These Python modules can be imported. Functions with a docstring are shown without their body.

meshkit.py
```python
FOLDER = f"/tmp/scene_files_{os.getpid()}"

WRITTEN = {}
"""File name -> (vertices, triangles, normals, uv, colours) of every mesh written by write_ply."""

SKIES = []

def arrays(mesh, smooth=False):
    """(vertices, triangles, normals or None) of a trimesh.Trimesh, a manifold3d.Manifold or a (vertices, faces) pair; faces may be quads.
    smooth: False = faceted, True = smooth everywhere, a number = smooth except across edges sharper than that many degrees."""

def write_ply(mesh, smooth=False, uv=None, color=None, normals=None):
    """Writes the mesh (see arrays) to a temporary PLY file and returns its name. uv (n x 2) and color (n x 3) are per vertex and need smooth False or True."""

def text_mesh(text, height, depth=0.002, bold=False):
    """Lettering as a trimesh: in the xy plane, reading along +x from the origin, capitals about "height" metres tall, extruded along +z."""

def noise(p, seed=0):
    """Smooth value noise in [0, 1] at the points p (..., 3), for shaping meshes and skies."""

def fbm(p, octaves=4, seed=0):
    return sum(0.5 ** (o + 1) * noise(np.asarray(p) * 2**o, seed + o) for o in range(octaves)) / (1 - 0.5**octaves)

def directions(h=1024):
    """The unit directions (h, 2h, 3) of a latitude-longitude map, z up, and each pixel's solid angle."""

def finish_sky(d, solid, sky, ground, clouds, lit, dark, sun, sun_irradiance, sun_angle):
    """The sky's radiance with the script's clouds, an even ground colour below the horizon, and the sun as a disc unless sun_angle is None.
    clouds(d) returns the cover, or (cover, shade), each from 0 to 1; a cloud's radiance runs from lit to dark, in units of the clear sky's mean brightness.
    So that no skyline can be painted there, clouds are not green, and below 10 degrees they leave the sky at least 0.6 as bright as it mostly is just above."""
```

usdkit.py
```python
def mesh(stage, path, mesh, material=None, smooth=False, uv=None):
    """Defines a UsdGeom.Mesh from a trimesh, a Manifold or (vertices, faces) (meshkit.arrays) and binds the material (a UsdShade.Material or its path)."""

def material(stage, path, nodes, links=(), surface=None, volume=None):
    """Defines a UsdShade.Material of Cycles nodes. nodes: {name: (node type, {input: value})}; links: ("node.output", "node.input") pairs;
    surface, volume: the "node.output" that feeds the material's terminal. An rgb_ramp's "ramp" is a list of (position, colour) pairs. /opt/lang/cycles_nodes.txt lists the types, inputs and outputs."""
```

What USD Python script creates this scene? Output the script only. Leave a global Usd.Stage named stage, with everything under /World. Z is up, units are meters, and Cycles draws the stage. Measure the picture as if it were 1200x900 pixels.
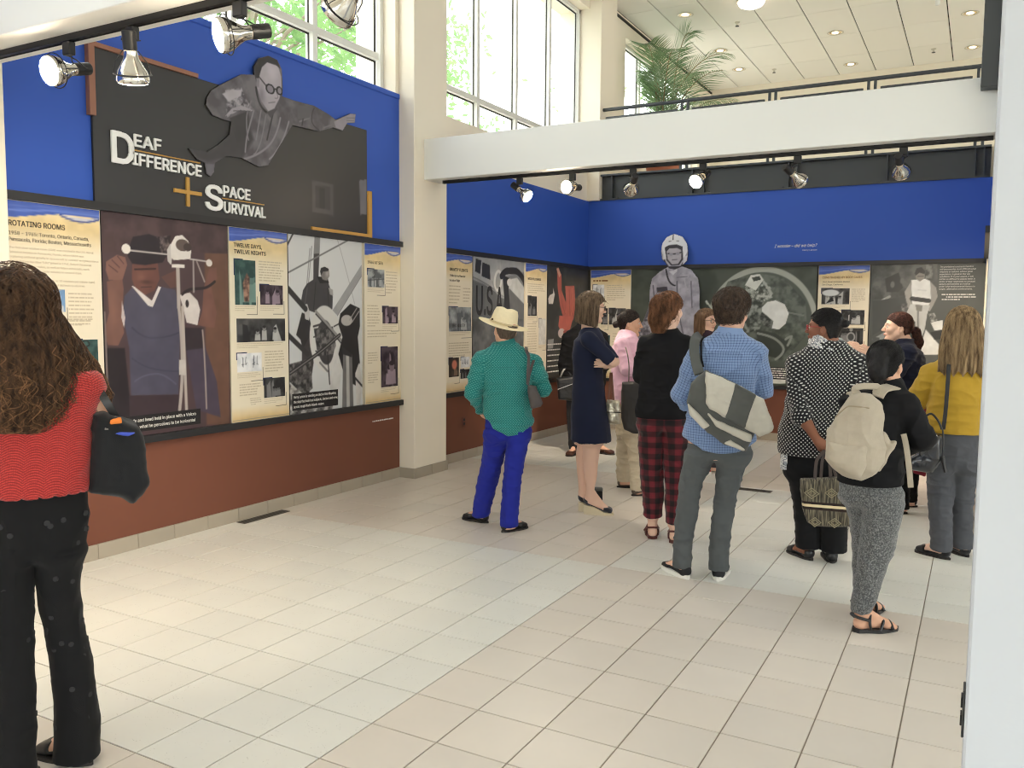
import math, random
import numpy as np, trimesh, manifold3d, usdkit, meshkit
from pxr import Usd, UsdGeom, UsdLux, UsdShade, Sdf, Gf, Vt
from shapely.geometry import Polygon
from shapely import affinity

stage = Usd.Stage.CreateInMemory()
UsdGeom.SetStageUpAxis(stage, UsdGeom.Tokens.z)
UsdGeom.SetStageMetersPerUnit(stage, 1.0)
UsdGeom.Xform.Define(stage, '/World')
UsdGeom.Scope.Define(stage, '/World/Looks')

# ---------------------------------------------------------------- camera, sky, exposure
EXPOSURE = 0.27
FOCAL_PX, PITCH, ROLL, YAW, EYE = 993.0, 0.08181, 0.0085, -0.50321, 1.60
SKY = 4.0
LAMP = 1.0


def camera():
    cam = UsdGeom.Camera.Define(stage, '/World/camera')
    cam.CreateHorizontalApertureAttr(36.0)
    cam.CreateVerticalApertureAttr(27.0)
    cam.CreateFocalLengthAttr(36.0 * FOCAL_PX / 1200.0)
    cam.CreateClippingRangeAttr(Gf.Vec2f(0.05, 500))
    cam.CreateExposureAttr(EXPOSURE)
    cy, sy, cp, sp = math.cos(YAW), math.sin(YAW), math.cos(PITCH), math.sin(PITCH)
    f = np.array([sy * cp, cy * cp, -sp]); r = np.array([cy, -sy, 0.0]); u = np.cross(r, f)
    r2 = r * math.cos(ROLL) + u * math.sin(ROLL); u2 = u * math.cos(ROLL) - r * math.sin(ROLL)
    m = np.eye(4); m[0, :3] = r2; m[1, :3] = u2; m[2, :3] = -f; m[3, :3] = (0, 0, EYE)
    UsdGeom.Xformable(cam).AddTransformOp().Set(Gf.Matrix4d(*[float(x) for x in m.ravel()]))


camera()


def sky():
    m = usdkit.material(stage, '/World/Looks/sky', {
        'tc': ('texture_coordinate', {}),
        'map': ('mapping', {'scale': (1.0, 1.0, 2.5)}),
        'n': ('noise_texture', {'scale': 1.6, 'detail': 6.0}),
        'r': ('rgb_ramp', {'ramp': [(0.35, (0.90, 0.95, 1.0)), (0.6, (1.0, 1.0, 1.0))]}),
        'bg': ('background_shader', {'strength': SKY}),
    }, [('tc.generated', 'map.vector'), ('map.vector', 'n.vector'), ('n.fac', 'r.fac'), ('r.color', 'bg.color')], surface='bg.background')
    d = UsdLux.DomeLight.Define(stage, '/World/sky')
    UsdShade.MaterialBindingAPI.Apply(d.GetPrim()).Bind(m)
    d.CreateIntensityAttr(1.0)


sky()

# ---------------------------------------------------------------- small helpers
PI = math.pi


def lin(c):
    c = np.asarray(c, float) / 255.0
    return np.where(c <= 0.04045, c / 12.92, ((c + 0.055) / 1.055) ** 2.4)


_names = {}


def numbered(parent, name):
    k = (parent, name)
    n = _names.get(k, -1) + 1
    _names[k] = n
    return name if n == 0 else '%s_%03d' % (name, n)


def pathof(parent):
    return '/World' if parent is None else (parent if isinstance(parent, str) else str(parent.GetPath()))


def tag(p, label=None, cat=None, group=None, kind=None):
    p = p.GetPrim() if hasattr(p, 'GetPrim') else p
    for k, v in (('label', label), ('category', cat), ('group', group), ('kind', kind)):
        if v:
            p.SetCustomDataByKey(k, v)
    return p


def thing(name, label=None, cat=None, loc=(0, 0, 0), rotz=0.0, group=None, kind=None):
    x = UsdGeom.Xform.Define(stage, '/World/' + numbered('/World', name))
    x.AddTranslateOp().Set(Gf.Vec3d(*map(float, loc)))
    x.AddRotateZOp().Set(float(math.degrees(rotz)))
    return tag(x.GetPrim(), label, cat, group, kind)


def obj(name, mesh, mat, parent=None, smooth=False, col=None, label=None, kind=None, doc=None):
    pp = pathof(parent)
    path = pp + '/' + numbered(pp, name)
    m = usdkit.mesh(stage, path, mesh, mat, smooth=smooth)
    if col is not None:
        UsdGeom.PrimvarsAPI(m).CreatePrimvar('col', Sdf.ValueTypeNames.Color3fArray, 'vertex').Set(Vt.Vec3fArray.FromNumpy(np.asarray(col, np.float32)))
    p = m.GetPrim()
    if label:
        p.SetCustomDataByKey('label', label)
    if kind:
        p.SetCustomDataByKey('kind', kind)
    return p


def copy_of(src, name, loc, rotz=0.0, label=None, cat=None, group=None):
    was = src.GetCustomData()
    t = thing(name, label or was.get('label'), cat or was.get('category'), loc, rotz, group or was.get('group'))
    t.GetReferences().AddInternalReference(src.GetPath())
    t.SetInstanceable(True)
    return t


class MB:
    """collects pieces of one mesh"""

    def __init__(s):
        s.v, s.f, s.n = [], [], 0

    def add(s, v, f):
        v = np.asarray(v, float); f = np.asarray(f, int)
        if f.shape[1] == 4:
            f = np.vstack([f[:, [0, 1, 2]], f[:, [0, 2, 3]]])
        s.v.append(v); s.f.append(f + s.n); s.n += len(v)
        return s

    def mesh(s, m):
        return s.add(m.vertices, m.faces)

    def box(s, x0, x1, y0, y1, z0, z1, b=0.0):
        if b:
            return s.mesh(bevel_box((x1 - x0, y1 - y0, z1 - z0), b, ((x0 + x1) / 2, (y0 + y1) / 2, (z0 + z1) / 2)))
        v = np.array([(x, y, z) for x in (x0, x1) for y in (y0, y1) for z in (z0, z1)], float)
        return s.add(v, BOXF)

    def bar(s, a, b, w, h, up=(0, 0, 1)):
        a, b = np.asarray(a, float), np.asarray(b, float)
        d = b - a; L = np.linalg.norm(d); d = d / L
        up = np.asarray(up, float); side = np.cross(d, up)
        if np.linalg.norm(side) < 1e-6:
            side = np.cross(d, (1, 0, 0))
        side /= np.linalg.norm(side); u = np.cross(side, d)
        v = np.array([a + d * L * i + side * w / 2 * j + u * h / 2 * k for i in (0, 1) for j in (-1, 1) for k in (-1, 1)])
        return s.add(v, BOXF)

    def tube(s, pts, r, n=8, closed=False, caps=True):
        pts = np.asarray(pts, float); m = len(pts)
        r = np.broadcast_to(np.asarray(r, float), (m,))
        t = np.roll(pts, -1, 0) - np.roll(pts, 1, 0) if closed else np.gradient(pts, axis=0)
        t /= np.maximum(np.linalg.norm(t, axis=1, keepdims=True), 1e-9)
        u = np.cross(t[0], (0, 0, 1)) if abs(t[0][2]) < .9 else np.cross(t[0], (1, 0, 0))
        u /= np.linalg.norm(u); us = []
        for k in range(m):
            u = u - t[k] * (u @ t[k]); u /= max(np.linalg.norm(u), 1e-9); us.append(u)
        us = np.array(us); w = np.cross(t, us)
        a = np.arange(n) * 2 * PI / n
        v = (pts[:, None] + r[:, None, None] * (np.cos(a)[None, :, None] * us[:, None] + np.sin(a)[None, :, None] * w[:, None])).reshape(-1, 3)
        f = []
        for i in range(m if closed else m - 1):
            j = (i + 1) % m
            for k in range(n):
                f.append((i * n + k, i * n + (k + 1) % n, j * n + (k + 1) % n, j * n + k))
        f = np.array(f)
        f = np.vstack([f[:, [0, 1, 2]], f[:, [0, 2, 3]]])
        if caps and not closed:
            e = []
            for k in range(1, n - 1):
                e.append((0, k + 1, k)); o = (m - 1) * n; e.append((o, o + k, o + k + 1))
            f = np.vstack([f, e])
        return s.add(v, f)

    def lathe(s, prof, n=24, c=(0, 0, 0), axis=(0, 0, 1)):
        prof = np.asarray(prof, float); m = len(prof)
        a = np.arange(n) * 2 * PI / n
        v = np.stack([prof[:, None, 0] * np.cos(a), prof[:, None, 0] * np.sin(a), np.broadcast_to(prof[:, None, 1], (m, n))], -1).reshape(-1, 3)
        f = [(i * n + k, i * n + (k + 1) % n, (i + 1) * n + (k + 1) % n, (i + 1) * n + k) for i in range(m - 1) for k in range(n)]
        return s.add(v @ frame_to(axis).T + np.asarray(c, float), f)

    def prism(s, poly, z0, z1, M=None):
        """poly: shapely polygon or points, extruded z0..z1, then 4x4 or 3x3 M"""
        if not hasattr(poly, 'exterior') and not hasattr(poly, 'geoms'):
            poly = Polygon(poly)
        poly = poly.buffer(0)
        for g in getattr(poly, 'geoms', [poly]):
            m = trimesh.creation.extrude_polygon(g, z1 - z0, engine='earcut')
            v = np.array(m.vertices) + (0, 0, z0)
            if M is not None:
                M = np.asarray(M, float)
                v = v @ M[:3, :3].T + (M[:3, 3] if M.shape[1] == 4 else 0)
            f = np.array(m.faces)
            if M is not None and np.linalg.det(M[:3, :3]) < 0:
                f = f[:, ::-1]
            s.add(v, f)
        return s

    def move(s, M=None, t=(0, 0, 0)):
        s.v = [(x @ np.asarray(M, float).T if M is not None else x) + np.asarray(t, float) for x in s.v]
        return s

    def get(s):
        return (np.vstack(s.v), np.vstack(s.f))

    def build(s, name, mat, parent=None, **k):
        return obj(name, s.get(), mat, parent, **k)


BOXF = np.array([(0, 1, 3), (0, 3, 2), (4, 6, 7), (4, 7, 5), (0, 4, 5), (0, 5, 1), (2, 3, 7), (2, 7, 6), (0, 2, 6), (0, 6, 4), (1, 5, 7), (1, 7, 3)])


def frame_to(axis):
    """rotation whose third column is axis"""
    d = np.asarray(axis, float); d = d / np.linalg.norm(d)
    u = np.cross((0, 0, 1), d) if abs(d[2]) < .95 else np.cross((0, 1, 0), d)
    u /= np.linalg.norm(u)
    return np.stack([u, np.cross(d, u), d], 1)


def bevel_box(size, b, c=(0, 0, 0)):
    h = np.array(size, float) / 2
    b = min(b, h.min() * .95)
    pts = []
    for sx in (-1, 1):
        for sy in (-1, 1):
            for sz in (-1, 1):
                for k in range(3):
                    p = h - b
                    p[k] += b
                    pts.append(p * (sx, sy, sz))
    m = trimesh.convex.convex_hull(np.array(pts))
    m.apply_translation(c)
    return m


def rotz(a):
    return np.array([[math.cos(a), -math.sin(a), 0], [math.sin(a), math.cos(a), 0], [0, 0, 1]])


# ---------------------------------------------------------------- materials
_mats = {}


def mat(name, rgb=(200, 200, 200), rough=.6, metal=0., spec=.5, var=0., vscale=6., bump=0., bscale=60., rnd=0., emit=0., coat=0., speck=None, attr=False, sheen=0., sub=0.):
    """principled material; rgb in sRGB 0..255. var: noise tint, rnd: per-object tint, bump: fine relief, speck: (rgb, scale, amount)"""
    if name in _mats:
        return _mats[name]
    c = lin(rgb)
    n = {'p': ('principled_bsdf', {'base_color': tuple(c), 'roughness': rough, 'metallic': metal, 'specular_ior_level': spec})}
    L = []
    P = n['p'][1]
    if coat:
        P['coat_weight'] = coat
    if sheen:
        P['sheen_weight'] = sheen; P['sheen_roughness'] = .5
    if sub:
        P['subsurface_weight'] = sub; P['subsurface_radius'] = (.012, .005, .003); P['subsurface_scale'] = 1.0
    cur = None
    if attr:
        n['at'] = ('attribute', {'attribute': 'col'}); cur = 'at.color'
    if var or bump or speck:
        n['tc'] = ('texture_coordinate', {})
    if var:
        n['nz'] = ('noise_texture', {'scale': vscale, 'detail': 5.0, 'roughness': .6})
        n['rm'] = ('rgb_ramp', {'ramp': [(.25, (1 - var,) * 3), (.75, (1 + var * .35,) * 3)]})
        n['mx'] = ('mix', {'mix_type': 'multiply', 'fac': 1.0, 'color1': tuple(c)})
        L += [('tc.object', 'nz.vector'), ('nz.fac', 'rm.fac'), ('rm.color', 'mx.color2')]
        if cur:
            L.append((cur, 'mx.color1'))
        cur = 'mx.color'
    if rnd:
        n['oi'] = ('object_info', {})
        n['rr'] = ('rgb_ramp', {'ramp': [(0, (1 - rnd, 1 - rnd, 1 - rnd)), (.5, (1, 1 - rnd * .25, 1 - rnd * .5)), (1, (1 + rnd * .3,) * 3)]})
        n['m2'] = ('mix', {'mix_type': 'multiply', 'fac': 1.0, 'color1': tuple(c)})
        L += [('oi.random', 'rr.fac'), ('rr.color', 'm2.color2')]
        if cur:
            L.append((cur, 'm2.color1'))
        cur = 'm2.color'
    if speck:
        n['vo'] = ('voronoi_texture', {'scale': speck[1]})
        n['vr'] = ('rgb_ramp', {'ramp': [(speck[2] * .7, (1, 1, 1)), (speck[2], (0, 0, 0))]})
        n['n3'] = ('noise_texture', {'scale': speck[1] * .13})
        n['r3'] = ('rgb_ramp', {'ramp': [(.5, (0, 0, 0)), (.62, (1, 1, 1))]})
        n['mm'] = ('mix', {'mix_type': 'multiply', 'fac': 1.0})
        n['m4'] = ('mix', {'mix_type': 'mix', 'color1': tuple(c), 'color2': tuple(lin(speck[0]))})
        L += [('tc.object', 'vo.vector'), ('tc.object', 'n3.vector'), ('n3.fac', 'r3.fac'), ('vo.distance', 'vr.fac'), ('vr.color', 'mm.color1'), ('r3.color', 'mm.color2'), ('mm.color', 'm4.fac')]
        if cur:
            L.append((cur, 'm4.color1'))
        cur = 'm4.color'
    if cur:
        L.append((cur, 'p.base_color'))
    if bump:
        n['bn'] = ('noise_texture', {'scale': bscale, 'detail': 4.0})
        n['bp'] = ('bump', {'strength': bump, 'distance': .01})
        L += [('tc.object', 'bn.vector'), ('bn.fac', 'bp.height'), ('bp.normal', 'p.normal')]
    if emit:
        P['emission_color'] = tuple(c); P['emission_strength'] = emit
    _mats[name] = usdkit.material(stage, '/World/Looks/' + name, n, L, surface='p.BSDF')
    return _mats[name]


def pane_mat():
    if 'window_glass' not in _mats:
        _mats['window_glass'] = usdkit.material(stage, '/World/Looks/window_glass', {
            't': ('transparent_bsdf', {'color': (.97, .985, .975)}), 'g': ('glossy_bsdf', {'color': (1, 1, 1), 'roughness': .02}),
            'f': ('layer_weight', {'blend': .5}), 'pw': ('math', {'math_type': 'power', 'value2': 4.0}), 'ml': ('math', {'math_type': 'multiply', 'value2': .35}), 'm': ('mix_closure', {})},
            [('f.facing', 'pw.value1'), ('pw.value', 'ml.value1'), ('ml.value', 'm.fac'), ('t.BSDF', 'm.closure1'), ('g.BSDF', 'm.closure2')], surface='m.closure')
    return _mats['window_glass']
# ---------------------------------------------------------------- the room
XL, YB, BAY = -4.93, 11.16, 4.42
T, TX, TY = 0.302, -2.014, 4.96          # floor tile pitch and one corner of the grid
M_cream = mat('cream_paint', (238, 229, 212), .7, spec=.3, bump=.04, bscale=150)
M_white = mat('white_paint', (234, 235, 233), .6, spec=.3, bump=.03, bscale=150)
M_blue = mat('blue_paint', (50, 88, 184), .55, spec=.35, bump=.03, bscale=200)
M_brown = mat('brown_paint', (118, 73, 57), .6, spec=.3, bump=.03, bscale=200)
M_black = mat('black_rail', (36, 36, 38), .5)
M_steel = mat('dark_steel', (66, 70, 74), .45, metal=.2)
M_ceil = mat('ceiling_panel_paint', (247, 245, 240), .85, spec=.2, rnd=.03)
M_frame = mat('window_frame_paint', (226, 226, 220), .5)
M_gap = mat('dark_gap', (60, 58, 54), .9)
M_tileW = mat('white_floor_tile', (224, 223, 216), .34, spec=.45, rnd=.035, var=.03, vscale=3, speck=((120, 112, 100), 95, .16), bump=.02, bscale=40)
M_tileB = mat('beige_floor_tile', (216, 208, 198), .34, spec=.45, rnd=.05, var=.04, vscale=3, bump=.02, bscale=40)
M_grout = mat('floor_grout', (150, 139, 125), .9, var=.25, vscale=2.5)
M_baset = mat('baseboard_tile', (170, 161, 146), .4, rnd=.06, var=.04)

# floor: tiles on a bed; checker of 10 x 10 tile squares
floor = thing('floor', kind='structure')
MB().box(-6.2, 9, -6.5, 11.3, -.12, -.004).build('floor_bed', M_grout, floor)


def tile_mat(i, j):
    bx, by = math.floor(i / 10), math.floor(j / 10)
    return M_tileB if (bx + by) % 2 else M_tileW


def in_view(x, y):
    a = math.atan2(x, y) - YAW
    d = math.hypot(x, y) * math.cos(a)
    return y > .8 and d > 1.5 and abs(math.tan(a)) < .66 and abs(a) < 1.2


rng = random.Random(5)
cells = []
for i in range(-10, 8):
    for j in range(-17, 21):
        x, y = TX + (i + .5) * T, TY + (j + .5) * T
        if XL - .1 < x < .9 and y < YB + .1 and in_view(x, y):
            cells.append((math.hypot(x, y), i, j))
cells.sort()
near = set((i, j) for _, i, j in cells[:300])


def tile_mesh(mb, i, j):
    x0, y0, g = TX + i * T, TY + j * T, .0027
    t = rng.uniform(-.0002, .0002)
    h = g + .0015
    v = [(x0 + a, y0 + b, z + t) for z, e in ((-.006, g), (-.0015, g), (0, h)) for a, b in ((e, e), (T - e, e), (T - e, T - e), (e, T - e))]
    f = [(q * 4 + k, q * 4 + (k + 1) % 4, q * 4 + 4 + (k + 1) % 4, q * 4 + 4 + k) for q in (0, 1) for k in range(4)] + [(8, 9, 10, 11)]
    mb.add(v, f)


for _, i, j in cells[:300]:
    mb = MB(); tile_mesh(mb, i, j)
    mb.build('floor_tile', tile_mat(i, j), floor)
for m_, nm in ((M_tileW, 'white'), (M_tileB, 'beige')):
    mb = MB()
    for i in range(-13, 30):
        for j in range(-36, 21):
            if (i, j) not in near and tile_mat(i, j) is m_:
                tile_mesh(mb, i, j)
    mb.build('floor_tile', m_, floor, kind='stuff')


def baseboard(parent, axis, at, a0, a1, face):
    """a run of tiles .1 high. axis 'y': runs along y on the plane x=at, face = +1/-1 direction it looks"""
    n = max(1, round((a1 - a0) / T)); w = (a1 - a0) / n
    for k in range(n):
        p, q = a0 + k * w + .0015, a0 + (k + 1) * w - .0015
        lo, hi = (at, at + .014 * face) if face > 0 else (at + .014 * face, at)
        mb = MB()
        if axis == 'y':
            mb.box(lo, hi, p, q, 0, .1, b=.002)
        else:
            mb.box(p, q, lo, hi, 0, .1, b=.002)
        mb.build('tile', M_baset, parent)


def window(n, y0, y1, z0, z1, xw, pitch, label=None):
    """metal window in the left wall: outer frame, mullions, one rail and panes"""
    w = thing('window_%d' % n, kind='structure')
    fr = .05
    MB().box(xw - .05, xw + .03, y0, y0 + fr, z0, z1).build('jamb', M_frame, w)
    MB().box(xw - .05, xw + .03, y1 - fr, y1, z0, z1).build('jamb', M_frame, w)
    MB().box(xw - .05, xw + .03, y0, y1, z0, z0 + fr).build('bottom_rail', M_frame, w)
    MB().box(xw - .05, xw + .03, y0, y1, z1 - fr, z1).build('head', M_frame, w)
    ys = [y1 - fr]
    while ys[-1] - pitch > y0 + .2:
        ys.append(ys[-1] - pitch)
    for y in ys[1:]:
        MB().box(xw - .05, xw + .035, y - .028, y + .028, z0 + fr, z1 - fr).build('mullion', M_frame, w)
    zr = 4.0
    ys.append(y0 + fr)
    ys = sorted(ys)
    for a, b in zip(ys[:-1], ys[1:]):
        MB().box(xw - .05, xw + .035, a + .028, b - .028, zr - .03, zr + .03).build('cross_rail', M_frame, w)
        for za, zb in ((z0 + fr, zr - .03), (zr + .03, z1 - fr)):
            g = .012
            mb = MB()
            for q in ((a + .02, a + .034, za, zb), (b - .034, b - .02, za, zb)):
                mb.box(xw - .022, xw - .008, q[0], q[1], q[2], q[3])
            mb.box(xw - .022, xw - .008, a + .034, b - .034, za, za + .012).box(xw - .022, xw - .008, a + .034, b - .034, zb - .012, zb)
            mb.build('gasket', M_gap, w)
            MB().box(xw - .018, xw - .012, a + .026, b - .026, za, zb).build('pane', pane_mat(), w)
    return w


ZC, ZS, ZH = 6.1, 3.64, 5.82              # ceiling, window sill, window head
wall_left = thing('wall_left', kind='structure')
bays = [-6.02, -1.6, 2.82, 7.24]          # each clear bay runs from here for 3.86 m
MB().box(-5.4, XL - .03, -6.4, 11.66, 0, 3.6).build('backing', M_cream, wall_left)
for k, b in enumerate(bays):
    e = YB if k == 3 else b + 3.86
    MB().box(XL - .03, XL, b, e, 0, .76).build('wainscot', M_brown, wall_left)
    top = 3.2 if k == 3 else ZS - .02
    MB().box(XL - .03, XL, b, e, .76, 2.25).build('backing_board', M_cream, wall_left)
    MB().box(XL - .03, XL + .004, b, e, 2.25, top).build('blue_board', M_blue, wall_left)
    if k == 3:
        MB().box(XL - .03, XL, b, e, top, ZS - .02).build('upper_wall', M_cream, wall_left)
    else:
        MB().box(XL - .03, XL + .016, b, e, top, top + .05, b=.006).build('board_cap', M_blue, wall_left)
    MB().box(-5.4, XL, b, e, ZS - .02 - (0 if k == 3 else .02), ZS).build('sill', M_cream, wall_left)
    MB().box(-5.4, XL, b - .02, b + .06, ZS, ZC).build('pier', M_cream, wall_left)
    MB().box(-5.4, XL, e - .05, e + .02, ZS, ZC).build('pier', M_cream, wall_left)
    MB().box(-5.4, XL, b, e, ZH, ZC).build('lintel', M_cream, wall_left)
    window(k + 1, b + .06, e - .05, ZS, ZH, -5.1, .9)
bl = thing('baseboard_left', kind='structure')
for b in bays[1:]:
    baseboard(bl, 'y', XL, b, b + 3.86, 1)

# pillars on the left wall and columns on the right, joined by beams
def pillar(x0, x1, y0, y1, z1, m, left):
    p = thing('pillar', kind='structure')
    MB().box(x0, x1, y0, y1, 0, z1, b=.006).build('shaft', m, p)
    if left:
        baseboard(p, 'y', x1, y0 - .014, y1 + .014, 1)
        baseboard(p, 'x', y0, x0, x1, -1)
        baseboard(p, 'x', y1, x0, x1, 1)
    else:
        baseboard(p, 'y', x0, y0, y1, -1)
        baseboard(p, 'x', y0, x0 - .014, x1, -1)
    return p


for k in (-2, -1, 0, 1):
    pillar(-5.39, -4.75, 6.68 + (k - 0) * BAY, 7.24 + (k - 0) * BAY, ZC, M_cream, True) if k < 1 else None
p2 = thing('pillar', kind='structure')
MB().box(-5.39, -4.75, 11.10, 11.66, 3.2, ZC, b=.006).build('shaft', M_cream, p2)
M_col = mat('column_paint', (196, 200, 206), .5, spec=.35, bump=.03, bscale=150)
colR = [pillar(.012, .60, 6.68 - BAY, 7.24 - BAY, ZC, M_col, False), pillar(.03, .60, 6.68, 7.24, ZC, M_col, False)]
for y0 in (6.84 - 2 * BAY, 6.84 - BAY, 6.84):
    b = thing('beam', kind='structure')
    MB().box(-4.752, .62 if y0 > 2 else 8.0, y0, y0 + .27, 2.884, 3.266, b=.004).build('casing', M_white, b)

# back wall under the mezzanine, with the blue band
wall_back = thing('wall_back', kind='structure')
MB().box(-5.4, 8.2, YB + .03, YB + .3, 0, 3.2).build('backing', M_cream, wall_back)
MB().box(XL, .05, YB, YB + .03, 0, .72).build('wainscot', M_brown, wall_back)
MB().box(XL, .05, YB, YB + .03, .72, 2.24).build('backing_board', M_gap, wall_back)
MB().box(XL, .05, YB - .004, YB + .03, 2.24, 3.2).build('blue_board', M_blue, wall_back)
bb = thing('baseboard_back', kind='structure')
baseboard(bb, 'x', YB, XL + .02, .04, -1)

wall_right = thing('wall_right', kind='structure')
MB().box(.08, .2, 7.24, YB + .03, 0, 3.56).build('backing', M_cream, wall_right)
MB().box(.05, .08, 7.24, YB, 0, .72).build('wainscot', M_brown, wall_right)
MB().box(.05, .08, 7.24, YB, .72, 2.24).build('backing_board', M_cream, wall_right)
MB().box(.046, .08, 7.24, YB, 2.24, 3.56).build('blue_board', M_blue, wall_right)

# mezzanine: slab, steel edge girder
mez = thing('mezzanine_floor', kind='structure')
MB().box(-4.93, 8.2, YB + .12, 17.1, 3.22, 3.56).build('slab', M_cream, mez)
gird = thing('trim_1', kind='structure')
MB().box(XL + .02, .02, YB - .02, YB + .1, 3.2, 3.225).box(XL + .02, .02, YB - .02, YB + .1, 3.535, 3.56).box(XL + .02, .02, YB + .05, YB + .065, 3.22, 3.54).build('girder', M_steel, gird)
for x in (-4.86, -4.58, -3.44, -3.28, -2.2, -2.1, -1.06, -.94, -.14, -.05):
    MB().box(x - .008, x + .008, YB - .015, YB + .06, 3.225, 3.535).build('stiffener', M_steel, gird)
for x in (-4.5, -3.5, -3.22, -2.27, -2.03, -1.13, -.87):
    mb = MB(); mb.lathe([(0, 0), (.014, 0), (.016, .006), (.016, .014), (0, .014)], 8, (x, YB + .02, 3.225)); mb.build('bolt', M_steel, gird)

# the other sides of the hall, behind and beside the camera: unseen, glazing sized to tune the daylight
wall_front = thing('wall_front', kind='structure')
MB().box(-5.4, 8.2, -6.4, -6.2, 0, .3).box(-5.4, 8.2, -6.4, -6.2, 2.7, ZC).box(3.3, 8.2, -6.4, -6.2, .3, 2.7).build('spandrel', M_cream, wall_front)
w9 = thing('window_8', kind='structure')
for x in np.arange(-5.0, 3.4, 1.385):
    MB().box(x - .04, x + .04, -6.36, -6.24, .3, 2.7).build('mullion', M_frame, w9)
for z in (.3, 1.5, 2.66):
    MB().box(-5.0, 3.31, -6.35, -6.25, z, z + .05).build('cross_rail', M_frame, w9)
MB().box(-5.0, 3.3, -6.303, -6.297, .33, 2.68).build('pane', pane_mat(), w9)
wall_far = thing('wall_side', kind='structure')
MB().box(8.0, 8.2, -6.4, 17.1, 0, .3).box(8.0, 8.2, -6.4, 17.1, 5.8, ZC).box(8.0, 8.2, 4.5, 17.1, .3, 3.9).box(8.0, 8.2, -6.4, 4.5, 3.6, 5.8).build('spandrel', M_cream, wall_far)
w8 = thing('window_9', kind='structure')
for y in np.arange(-6.2, 17.2, 1.78):
    MB().box(8.02, 8.14, y - .04, y + .04, .3 if y < 4.5 else 3.9, 3.6 if y < 4.5 else 5.8).build('mullion', M_frame, w8)
MB().box(8.09, 8.1, -6.2, 4.5, .3, 3.6).box(8.09, 8.1, 4.5, 17.0, 3.9, 5.8).build('pane', pane_mat(), w8)  # upper strip is unseen, added to brighten the upper ceiling

# upper floor room
wu = thing('wall_upper', kind='structure')
MB().box(-5.2, XL, 11.6, 17.3, 3.56, 4.1).box(-5.2, XL, 11.6, 12.45, 4.1, 5.82).box(-5.2, XL, 16.3, 17.3, 4.1, 5.82).box(-5.2, XL, 11.6, 17.3, 5.82, ZC).build('left_face', M_cream, wu)
MB().box(-5.2, 8.2, 17.1, 17.3, 3.56, ZC).build('back_face', M_cream, wu)
MB().box(-5.16, -4.9, 11.7, 17.08, 6.02, 6.045).build('track', M_gap, wu)
window(5, 12.45, 16.3, 4.1, 5.82, -5.08, .95)

# ceiling of metal-edged panels, 2 ft wide, over the upper floor; plain over the hall
ceil_ = thing('ceiling', kind='structure')
MB().box(-5.4, 8.2, -6.4, 17.3, ZC + .02, ZC + .14).build('deck', M_gap, ceil_)
MB().box(-5.4, 8.2, -6.4, 11.1, ZC, ZC + .02).build('plain_ceiling', M_ceil, ceil_)
PW = .6265
for i in range(-1, 8):
    for j in range(5):
        x0, y0 = -4.392 + i * PW, 11.1 + j * 1.215
        if x0 + PW < -4.92:
            continue
        MB().box(max(x0, -4.93) + .008, x0 + PW - .008, y0 + .004, y0 + 1.211, ZC, ZC + .018).build('panel', M_ceil, ceil_)
MB().box(-4.392 + 8 * PW, 8.2, 11.1, 17.2, ZC, ZC + .018).build('plain_ceiling', M_ceil, ceil_)

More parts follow.
